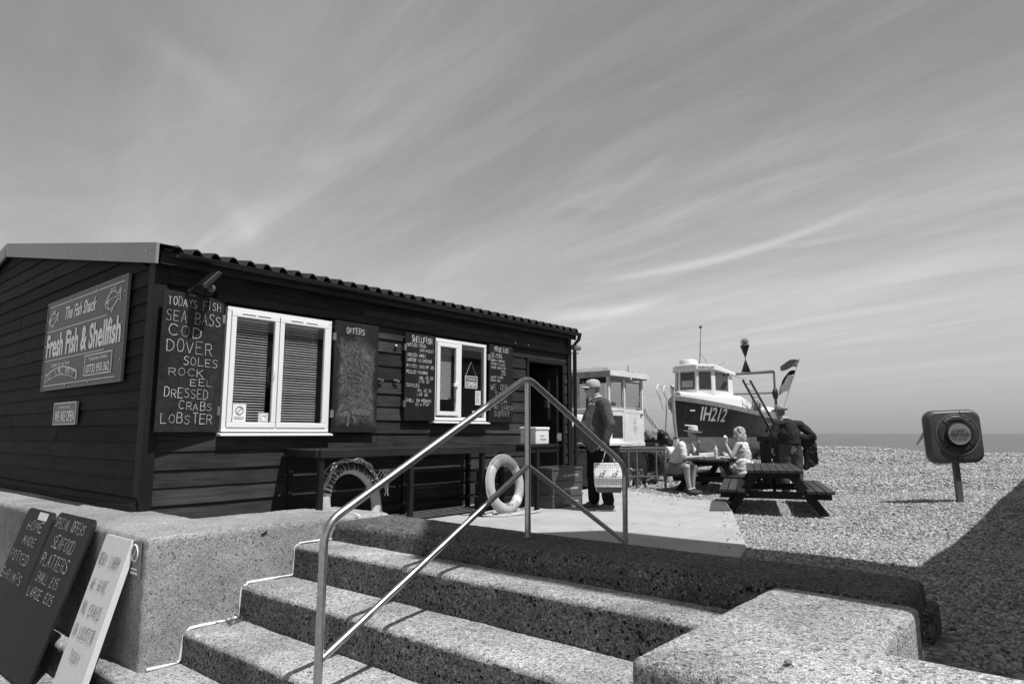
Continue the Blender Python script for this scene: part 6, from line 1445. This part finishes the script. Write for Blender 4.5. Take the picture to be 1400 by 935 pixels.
def hatbrim(root, B, matc, matb, tilt=0.0, R_=.175, crown=.098, h=.11, name='hat', z=.055, sy=.88):
    c, M3, sc = B.hc, B.hM @ Matrix.Rotation(tilt, 3, 'Y'), B.hs
    ax = M3 @ Vector((0, 0, 1)); o = c+M3 @ Vector((-.01, 0, z))*sc
    b = MB(); prof = [(crown*1.02, -.01), (R_*.8, -.004), (R_, .012), (R_, .018), (R_*.8, .006), (crown*1.03, .006), (crown, .05), (crown*.92, h*.85), (crown*.66, h), (crown*.25, h*.93)]
    b.lathe(prof, o, ax, 28); q = b.build(name, matc, root, True)
    b = MB(); b.lathe([(crown*1.04, .008), (crown*1.055, .014), (crown*1.045, .034), (crown*1.01, .038)], o, ax, 28); b.build('hat_band', matb, q, True)
# ---- man with cap and bag
def man_cap():
    g = 0.0; P = thing('person', 'man in a pale cap and grey sweatshirt standing by the shack door', 'person', (7.97, 5.14, g), R(136), local=True)
    B = Body(); B.head((.085, .0, 1.665), R(4), R(2))
    B.cap((.0, 0, 1.50), (.045, 0, 1.60), .062, .058); B.chain([(.0, 0, .95), (.03, 0, 1.15), (.02, 0, 1.38)], [.15, .165, .15]); B.cap((-.01, .10, 1.44), (-.01, -.10, 1.44), .085)
    for q, hp, kn, an in ((1, (.0, .09, .90), (-.02, .11, .50), (-.10, .12, .10)), (-1, (.03, -.09, .90), (.07, -.09, .50), (.06, -.10, .10))):
        B.chain([hp, kn, an], [.088, .060, .042]); B.cap((an[0], an[1], .05), (an[0]+.15, an[1]+.01, .035), .045, .035)
    B.chain([(-.03, .20, 1.45), (-.09, .293, 1.17), (.0, .285, .93)], [.058, .046, .030]); B.hand((.0, .27, .93), (.05, 0, -1), (0, -1, 0), -1, 1.4)
    B.chain([(-.02, -.19, 1.45), (.0, -.27, 1.17), (.12, -.20, .98)], [.058, .046, .030]); B.hand((.12, -.20, .98), (.5, .2, -.7), (0, 1, 0), 1, .8)
    B.make('body', m['skin'], P, .0075); facebits(P, B, True)
    T = Body(); T.chain([(.01, 0, .93), (.075, 0, 1.08), (.055, 0, 1.24), (.01, 0, 1.40)], [.170, .200, .185, .150]); T.cap((-.02, .13, 1.445), (-.02, -.13, 1.445), .095); T.cap((.0, 0, 1.45), (.01, 0, 1.53), .085, .065); T.ell((.13, 0, 1.10), (.17, .17, .18))
    T.chain([(-.03, .20, 1.45), (-.095, .295, 1.17), (-.02, .290, .965)], [.088, .066, .050]); T.chain([(-.02, -.19, 1.45), (.0, -.27, 1.17), (.10, -.205, 1.01)], [.088, .068, .050]); T.cap((.02, .07, .885), (.02, -.07, .885), .145)
    T.make('sweatshirt', m['jumper_m'], P, .011, 3, .007)
    b = MB(); b.torus((.015, 0, 1.555), (.25, 0, 1), .060, .012, 20, 6); b.build('collar', m['shirt_w'], P, True)
    L = Body()
    for hp, kn, an in (((.0, .085, .88), (-.02, .11, .50), (-.095, .12, .13)), ((.03, -.085, .88), (.07, -.09, .50), (.06, -.10, .13))): L.chain([hp, kn, an], [.128, .095, .078])
    L.cap((.015, .06, .90), (.015, -.06, .90), .135); L.make('trousers', m['trouser_d'], P, .011, 3, .006)
    for an in ((-.10, .12), (.06, -.10)):
        s = Body(); s.cap((an[0]-.02, an[1], .055), (an[0]+.07, an[1], .06), .055, .05); s.cap((an[0]+.07, an[1], .045), (an[0]+.18, an[1]+.01, .035), .048, .036); s.cap((an[0], an[1], .06), (an[0], an[1], .12), .05, .045); sh = s.make('shoe', m['shoe'], P, .009, 2)
        b = MB(); b.box((an[0]+.06, an[1], .010), (.28, .10, .022)); b.build('sole', m['sole'], sh, bevel=.008)
    c, M3 = B.hc, B.hM; C = MB(); C.lathe([(.106, -.005), (.109, .02), (.104, .06), (.080, .095), (.03, .112)], c+M3 @ Vector((-.012, 0, .030)), M3 @ Vector((.0, 0, 1)), 26); cp_ = C.build('cap', m['cap'], P, True)
    vs = []; n = 11
    for r_, z_ in ((0, 0), (1, 0)):
        for i in range(n):
            a = R(-62+124*i/(n-1)); r0 = .100 if r_ == 0 else .100+.078*math.cos(a)**.7; vs.append(c+M3 @ Vector((r0*math.cos(a)-.01, r0*math.sin(a)*(.95 if r_ == 0 else .62), .040-.012*r_-.02*abs(math.sin(a))*r_)))
    b = MB(); b.add(vs+[v+M3 @ V(0, 0, .006) for v in vs], [(i, i+1, n+i+1, n+i) for i in range(n-1)]+[(2*n+i, 3*n+i, 3*n+i+1, 2*n+i+1) for i in range(n-1)]+[(n+i, n+i+1, 3*n+i+1, 3*n+i) for i in range(n-1)]); b.build('peak', m['cap'], cp_, True)
    H = MB(); H.ell(c+M3 @ Vector((-.045, 0, .0)), (.068, .082, .055), M3); H.build('hair', m['hair_d'], P, True)
man_cap()
bg_ = thing('shopping_bag', 'white printed cotton shopping bag hanging from the hand of the man in the cap', 'bag', (8.04, 4.92, .26))
U_ = Vector((-.60, .80, 0)).normalized(); N_ = Vector((-.80, -.60, 0)).normalized(); bc = Vector((7.90, 4.95, .46))
b = MB(); vs = []
for z_, w_, d_ in ((-.20, .16, .07), (-.12, .19, .085), (.05, .20, .075), (.19, .195, .03)):
    for sx_, sy_ in ((-1, -1), (1, -1), (1, 1), (-1, 1)): vs.append(bc+U_*sx_*w_+N_*sy_*-d_+V(0, 0, z_))
fs = [(0, 3, 2, 1)]
for k in range(3): fs += [(k*4+i, k*4+(i+1) % 4, (k+1)*4+(i+1) % 4, (k+1)*4+i) for i in range(4)]
b.add(vs, fs); bb_ = b.build('bag_body', m['bag'], bg_, True, .01)
vs2 = [Vector(v) for v in vs]
b = MB()
for z_ in (.165, .13, .10, .0, -.03, -.06, -.09):
    for i in range(15):
        u_ = -.175+.025*i
        if z_ in (.10,) : b.box(bc+U_*u_+N_*.072+V(0, 0, z_), (.004, .004, .004)); continue
        b.box(bc+U_*u_+N_*(.036+(.19-z_)*.19 if z_ > .05 else .088)+V(0, 0, z_), (.010, .010, .010), Matrix.Rotation(R(45), 3, 'Z'))
b.build('printed_dots', m['print'], bb_)
b = MB()
for u0 in (-.10, .07):
    o_ = bc+U_*u0+N_*.086+V(0, 0, .05)
    for (a, c_) in (((0, 0), (.05, 0)), ((0, 0), (-.012, .03)), ((.005, 0), (.0, -.03)), ((.045, 0), (.05, -.03)), ((-.012, .03), (-.03, .025)), ((-.012, .03), (-.005, .055))): b.bar(o_+U_*a[0]+V(0, 0, a[1]), o_+U_*c_[0]+V(0, 0, c_[1]), .004, .008)
b.build('printed_reindeer', m['print'], bb_)
b = MB(); b.prism([bc+U_*(-.18)+N_*.080+V(0, 0, -.13), bc+U_*.18+N_*.080+V(0, 0, -.13), bc+U_*.155+N_*.072+V(0, 0, -.205), bc-U_*.155+N_*.072+V(0, 0, -.205)], N_*.004); b.build('dark_base', m['trouser_m'], bb_)
hp = Vector((7.89, 4.94, .84))
for s_ in (-1, 1):
    b = MB(); b.tube(bend([bc+U_*-.09+N_*.03*s_+V(0, 0, .18), hp+U_*-.02+N_*.01*s_, hp+U_*.03+N_*.01*s_, bc+U_*.09+N_*.03*s_+V(0, 0, .18)], .03), .007, 6); b.build('handle', m['shirt_w'], bg_, True)
# ---- old man standing with his back to us
def man_back():
    g = gz(14.3, 4.55); P = thing('person', 'old man in felt hat and dark jumper standing with his back turned', 'person', (14.30, 4.56, g), R(38), local=True)
    B = Body(); B.head((.14, .135, 1.655), R(25), R(12))
    B.cap((.02, .08, 1.49), (.09, .12, 1.58), .062, .058); B.chain([(.0, 0, .95), (-.01, .0, 1.15), (.01, .04, 1.38)], [.16, .17, .15]); B.cap((.01, .17, 1.44), (.01, -.12, 1.43), .085)
    for hp, kn, an in (((.0, .10, .90), (.02, .12, .50), (.0, .14, .10)), ((.0, -.10, .90), (.0, -.12, .50), (-.04, -.13, .10))):
        B.chain([hp, kn, an], [.09, .062, .044]); B.cap((an[0]-.01, an[1], .05), (an[0]+.15, an[1]+.01, .035), .045, .035)
    B.chain([(.0, .24, 1.43), (-.03, .37, 1.15), (.03, .36, .93)], [.058, .046, .030]); B.hand((.03, .36, .93), (.1, .02, -1), (0, -1, 0), -1, .7)
    B.chain([(.0, -.20, 1.42), (-.08, -.42, 1.20), (.0, -.24, 1.06)], [.058, .046, .030]); B.hand((.0, -.24, 1.06), (.3, .8, -.2), (0, 0, -1), 1, .6)
    B.make('body', m['skin2'], P, .0085); facebits(P, B)
    T = Body(); T.chain([(.0, 0, 1.06), (.0, .01, 1.22), (.0, .03, 1.38)], [.185, .20, .165]); T.cap((-.0, .18, 1.425), (-.0, -.13, 1.415), .10); T.ell((-.02, .02, 1.22), (.16, .235, .20)); T.cap((.01, .04, 1.45), (.03, .08, 1.51), .09, .066)
    T.chain([(.0, .25, 1.42), (-.03, .37, 1.15), (.02, .365, .985)], [.092, .076, .052]); T.chain([(.0, -.21, 1.41), (-.08, -.42, 1.20), (-.01, -.26, 1.08)], [.092, .074, .056]); T.make('jumper', m['jumper_d'], P, .012, 3, .008)
    b = MB(); b.lathe([(.195, -.03), (.205, -.02), (.205, .025), (.195, .035)], (.0, 0, 1.05), (0, 0, 1), 24, 1.10, .92); b.build('jumper_welt', m['jumper_d'], P, True)
    b = MB(); b.torus((.03, .075, 1.53), (.35, .2, 1), .066, .016, 18, 6); b.build('shirt_collar', m['shirt_w'], P, True)
    L = Body()
    for hp, kn, an in (((.0, .105, .90), (.02, .12, .50), (.0, .14, .12)), ((.0, -.105, .90), (.0, -.12, .50), (-.04, -.13, .12))): L.chain([hp, kn, an], [.135, .105, .085])
    L.cap((.0, .07, .96), (.0, -.07, .96), .155); L.make('trousers', m['trouser_m'], P, .012, 3, .009)
    for an in ((.0, .14), (-.04, -.13)):
        s = Body(); s.cap((an[0]-.02, an[1], .05), (an[0]+.16, an[1], .04), .052, .04); s.make('shoe', m['shoe'], P, .011, 2)
    H = Body(); H.ell(B.hc+B.hM @ Vector((-.03, 0, -.0)), (.085, .086, .075), B.hM); H.make('hair', m['hair_d'], P, .009, 2)
    hatbrim(P, B, m['hat_g'], m['band'], R(-4), .175, .102, .115)
    return g
g2 = man_back()
# coat over his right arm
ct_ = Body(); w_ = lambda x, y, z: (Matrix.Rotation(R(38), 3, 'Z') @ Vector((x, y, 0)))+Vector((14.30, 4.56, g2+z))
for k in range(5):
    y = -.24-.045*k; ct_.chain([w_(-.02+.02*k, y-.02, 1.20-.01*k), w_(-.02, y-.06, .95), w_(.02, y-.05-.01*k, .52+.03*k)], [.042, .055, .045])
ct_.chain([w_(-.08, -.22, 1.16), w_(-.03, -.45, 1.17)], [.07, .08])
o = ct_.make('coat', m['coat'], None, .014, 3, .02); tagp(o, "dark coat hanging folded over the standing old man's right arm", 'coat')
# ---- seated man
def man_sit():
    px, py = 12.74, 6.36; g = gz(px, 6.1); P = thing('person', 'seated man in a pale brimmed hat, white shirt and shorts, hand at his face', 'person', (px, py, g), R(-84), local=True)
    hz = .22-g+.10
    B = Body(); B.head((.37, .03, hz+.70), R(22), R(8)); B.cap((.25, 0, hz+.54), (.32, .02, hz+.62), .058, .054)
    B.chain([(0, 0, hz+.02), (.07, 0, hz+.22), (.18, 0, hz+.44)], [.14, .14, .14]); B.cap((.20, .14, hz+.48), (.20, -.14, hz+.48), .075)
    for hp, kn, an in (((.02, .09, hz), (.40, -.04, hz+.06), (.36, -.06, .10)), ((.02, -.09, hz), (.34, -.32, hz+.06), (.38, -.30, .10))):
        B.chain([hp, kn], [.095, .068]); B.chain([kn, (kn[0]*.5+an[0]*.5-.02, kn[1]*.5+an[1]*.5, kn[2]*.55+an[2]*.45), an], [.064, .058, .036]); B.cap((an[0]-.02, an[1], .05), (an[0]+.15, an[1], .035), .042, .034)
    B.chain([(.20, .20, hz+.48), (.36, .25, hz+.28), (.46, .10, hz+.54)], [.054, .042, .028]); B.hand((.46, .10, hz+.54), (-.05, -.35, 1), (-.9, -.2, 0), 1, .7)
    B.chain([(.20, -.20, hz+.48), (.28, -.26, hz+.24), (.50, -.08, hz+.26)], [.054, .042, .028]); B.hand((.50, -.08, hz+.26), (.6, .8, .1), (0, 0, -1), 1, .5)
    B.make('body', m['skin'], P, .0085); facebits(P, B, True)
    T = Body(); T.chain([(-.01, 0, hz+.06), (.06, 0, hz+.24), (.17, 0, hz+.44)], [.165, .165, .155]); T.cap((.19, .16, hz+.48), (.19, -.16, hz+.48), .088); T.chain([(.20, .20, hz+.48), (.33, .245, hz+.32)], [.085, .070]); T.chain([(.20, -.20, hz+.48), (.265, -.25, hz+.28)], [.085, .072]); T.make('shirt', m['shirt_w'], P, .012, 3, .010)
    L = Body()
    for hp, kn in (((.02, .085, hz), (.34, -.02, hz+.05)), ((.02, -.085, hz), (.29, -.28, hz+.05))): L.chain([hp, kn], [.125, .100])
    L.cap((0, .08, hz+.03), (0, -.08, hz+.03), .140); L.make('shorts', m['shorts'], P, .012, 3, .008)
    b = MB(); b.lathe([(.150, -.015), (.158, 0), (.150, .015)], (.0, 0, hz+.12), (.1, 0, 1), 22, 1.1, .98); b.build('belt', m['band'], P, True)
    for an in ((.36, -.06), (.38, -.30)):
        s = Body(); s.cap((an[0]-.03, an[1], .05), (an[0]+.15, an[1], .04), .05, .04); s.make('shoe', m['trouser_m'], P, .011, 2); b = MB(); b.torus((an[0], an[1], .115), (0, 0, 1), .034, .014, 14, 6); b.build('sock', m['shirt_w'], P, True)
    hatbrim(P, B, m['hat_w'], m['band'], R(-2), .190, .098, .135)
    b = MB(); b.tube([(.20, .16, hz+.57), (.25, .13, hz+.40), (.20, .17, hz+.2), (.06, .20, hz+.12)], .012, 5); b.build('bag_strap', m['band'], P, True)
man_sit()
# ---- seated woman
def woman():
    px, py = 13.42, 5.20; g = gz(px, 5.3); P = thing('person', 'fair haired woman in a sleeveless floral dress sitting with her back turned, eating', 'person', (px, py, g), R(84), local=True); hz = .22-g+.10
    B = Body(); B.head((.10, .0, hz+.72), R(6), R(8), .97); B.cap((.05, 0, hz+.55), (.08, 0, hz+.64), .050, .048)
    B.chain([(0, 0, hz+.02), (.01, 0, hz+.22), (.04, 0, hz+.44)], [.145, .125, .125]); B.cap((.04, .12, hz+.50), (.04, -.12, hz+.50), .066)
    for hp, kn, an in (((.02, .09, hz), (.42, .10, hz+.04), (.40, .12, .08)), ((.02, -.09, hz), (.42, -.12, hz+.04), (.38, -.14, .08))):
        B.chain([hp, kn, an], [.10, .062, .036]); B.cap((an[0]-.02, an[1], .04), (an[0]+.14, an[1], .03), .036, .030)
    B.chain([(.04, .175, hz+.50), (.10, .31, hz+.26), (.24, .27, hz+.50)], [.054, .044, .027]); B.hand((.24, .27, hz+.50), (.1, -.15, 1), (.3, -1, 0), 1, .9)
    B.chain([(.04, -.175, hz+.50), (.13, -.24, hz+.24), (.34, -.05, hz+.34)], [.054, .042, .027]); B.hand((.34, -.05, hz+.34), (.8, .5, .1), (0, 0, -1), 1, .6)
    B.make('body', m['skin'], P, .0085); facebits(P, B)
    T = Body(); T.chain([(.0, 0, hz+.18), (.0, 0, hz+.30), (.03, 0, hz+.42)], [.138, .150, .150]); T.cap((.03, .09, hz+.48), (.03, -.09, hz+.48), .078)
    for q in (1, -1): T.cap((.0, q*.115, hz+.50), (.08, q*.105, hz+.50), .052)
    T.cap((0, .05, hz+.10), (0, -.05, hz+.10), .165); T.ell((.02, 0, hz+.02), (.24, .235, .13)); T.ell((-.02, 0, hz-.08), (.22, .25, .10)); T.chain([(.04, .09, hz+.02), (.40, .10, hz+.05)], [.14, .11]); T.chain([(.04, -.09, hz+.02), (.40, -.12, hz+.05)], [.14, .11]); T.make('dress', m['dress'], P, .012, 3, .012)
    b = MB(); b.lathe([(.143, -.012), (.150, 0), (.143, .012)], (.0, 0, hz+.185), (0, 0, 1), 22, 1.06, .98); b.build('waistband', m['dress'], P, True)
    H = Body(); c = B.hc; H.ell(c+V(-.025, 0, .03), (.122, .122, .120)); H.ell(c+V(-.06, 0, -.07), (.095, .125, .12)); rr = random.Random(4)
    for i in range(60):
        a = rr.uniform(1.2, 5.08); r_ = .104; p0 = c+V(math.cos(a)*r_, math.sin(a)*r_*1.05, rr.uniform(-.06, .11)); H.cap(p0, p0+V(-.02+rr.uniform(-.03, .03), rr.uniform(-.035, .035), -.09), .024, .015, 8)
    H.make('hair', m['hair'], P, .008, 3, .003)
    for an in ((.40, .12), (.38, -.14)):
        s = Body(); s.cap((an[0]-.02, an[1], .04), (an[0]+.14, an[1], .03), .043, .036); s.make('shoe', m['shoe'], P, .011, 2)
    return P, hz, g
wp_, whz, wg = woman()
# on the table
wr = lambda x, y, z: (Matrix.Rotation(R(84), 3, 'Z') @ Vector((x, y, 0)))+Vector((13.42, 5.20, wg+z))
b = MB(); q = wr(.26, .25, whz+.64); b.ell(q, (.05, .04, .035)); b.ell(q+V(.03, .02, .02), (.03, .03, .03)); tagp(b.build('bread_roll', m['paper'], None, True), 'pale bread roll held up in the hand of the seated woman', 'food')
bt_ = thing('water_bottle', 'clear plastic drink bottle standing on the table between the couple', 'bottle', (13.34, 5.76, .53))
b = MB(); b.lathe([(.036, .532), (.038, .56), (.034, .62), (.038, .70), (.034, .74), (.014, .775), (.014, .785)], (13.34, 5.76, 0), n=18); b.build('bottle_body', m['plastic_clear'], bt_, True)
b = MB(); b.lathe([(.017, .786), (.017, .808)], (13.34, 5.76, 0), n=14); b.build('cap', m['white'], bt_, True)
b = MB(); b.lathe([(.0385, .63), (.0385, .69)], (13.34, 5.76, 0), n=18); b.build('label', m['paper'], bt_, True)
for x, y, a, lab in ((13.50, 5.72, .3, 'white paper food wrapper lying on the table beside the bottle'), (13.78, 5.62, -.4, 'white food tray on the table in front of the seated woman')):
    b = MB(); b.box((x, y, .540), (.30, .20, .012), Matrix.Rotation(a, 3, 'Z')); b.ell((x+.04, y, .555), (.09, .06, .02)); tagp(b.build('paper_wrapper', m['paper'], None, True), lab, 'wrapper')
b = MB(); b.cyl((11.62, 4.0, .50), (11.60, 4.02, .60), .004, n=5); b.ell((11.60, 4.02, .60), (.01, .01, .014)); tagp(b.build('plastic_fork', m['white']), 'tiny white plastic fork stuck in the planks of the empty table', 'fork')
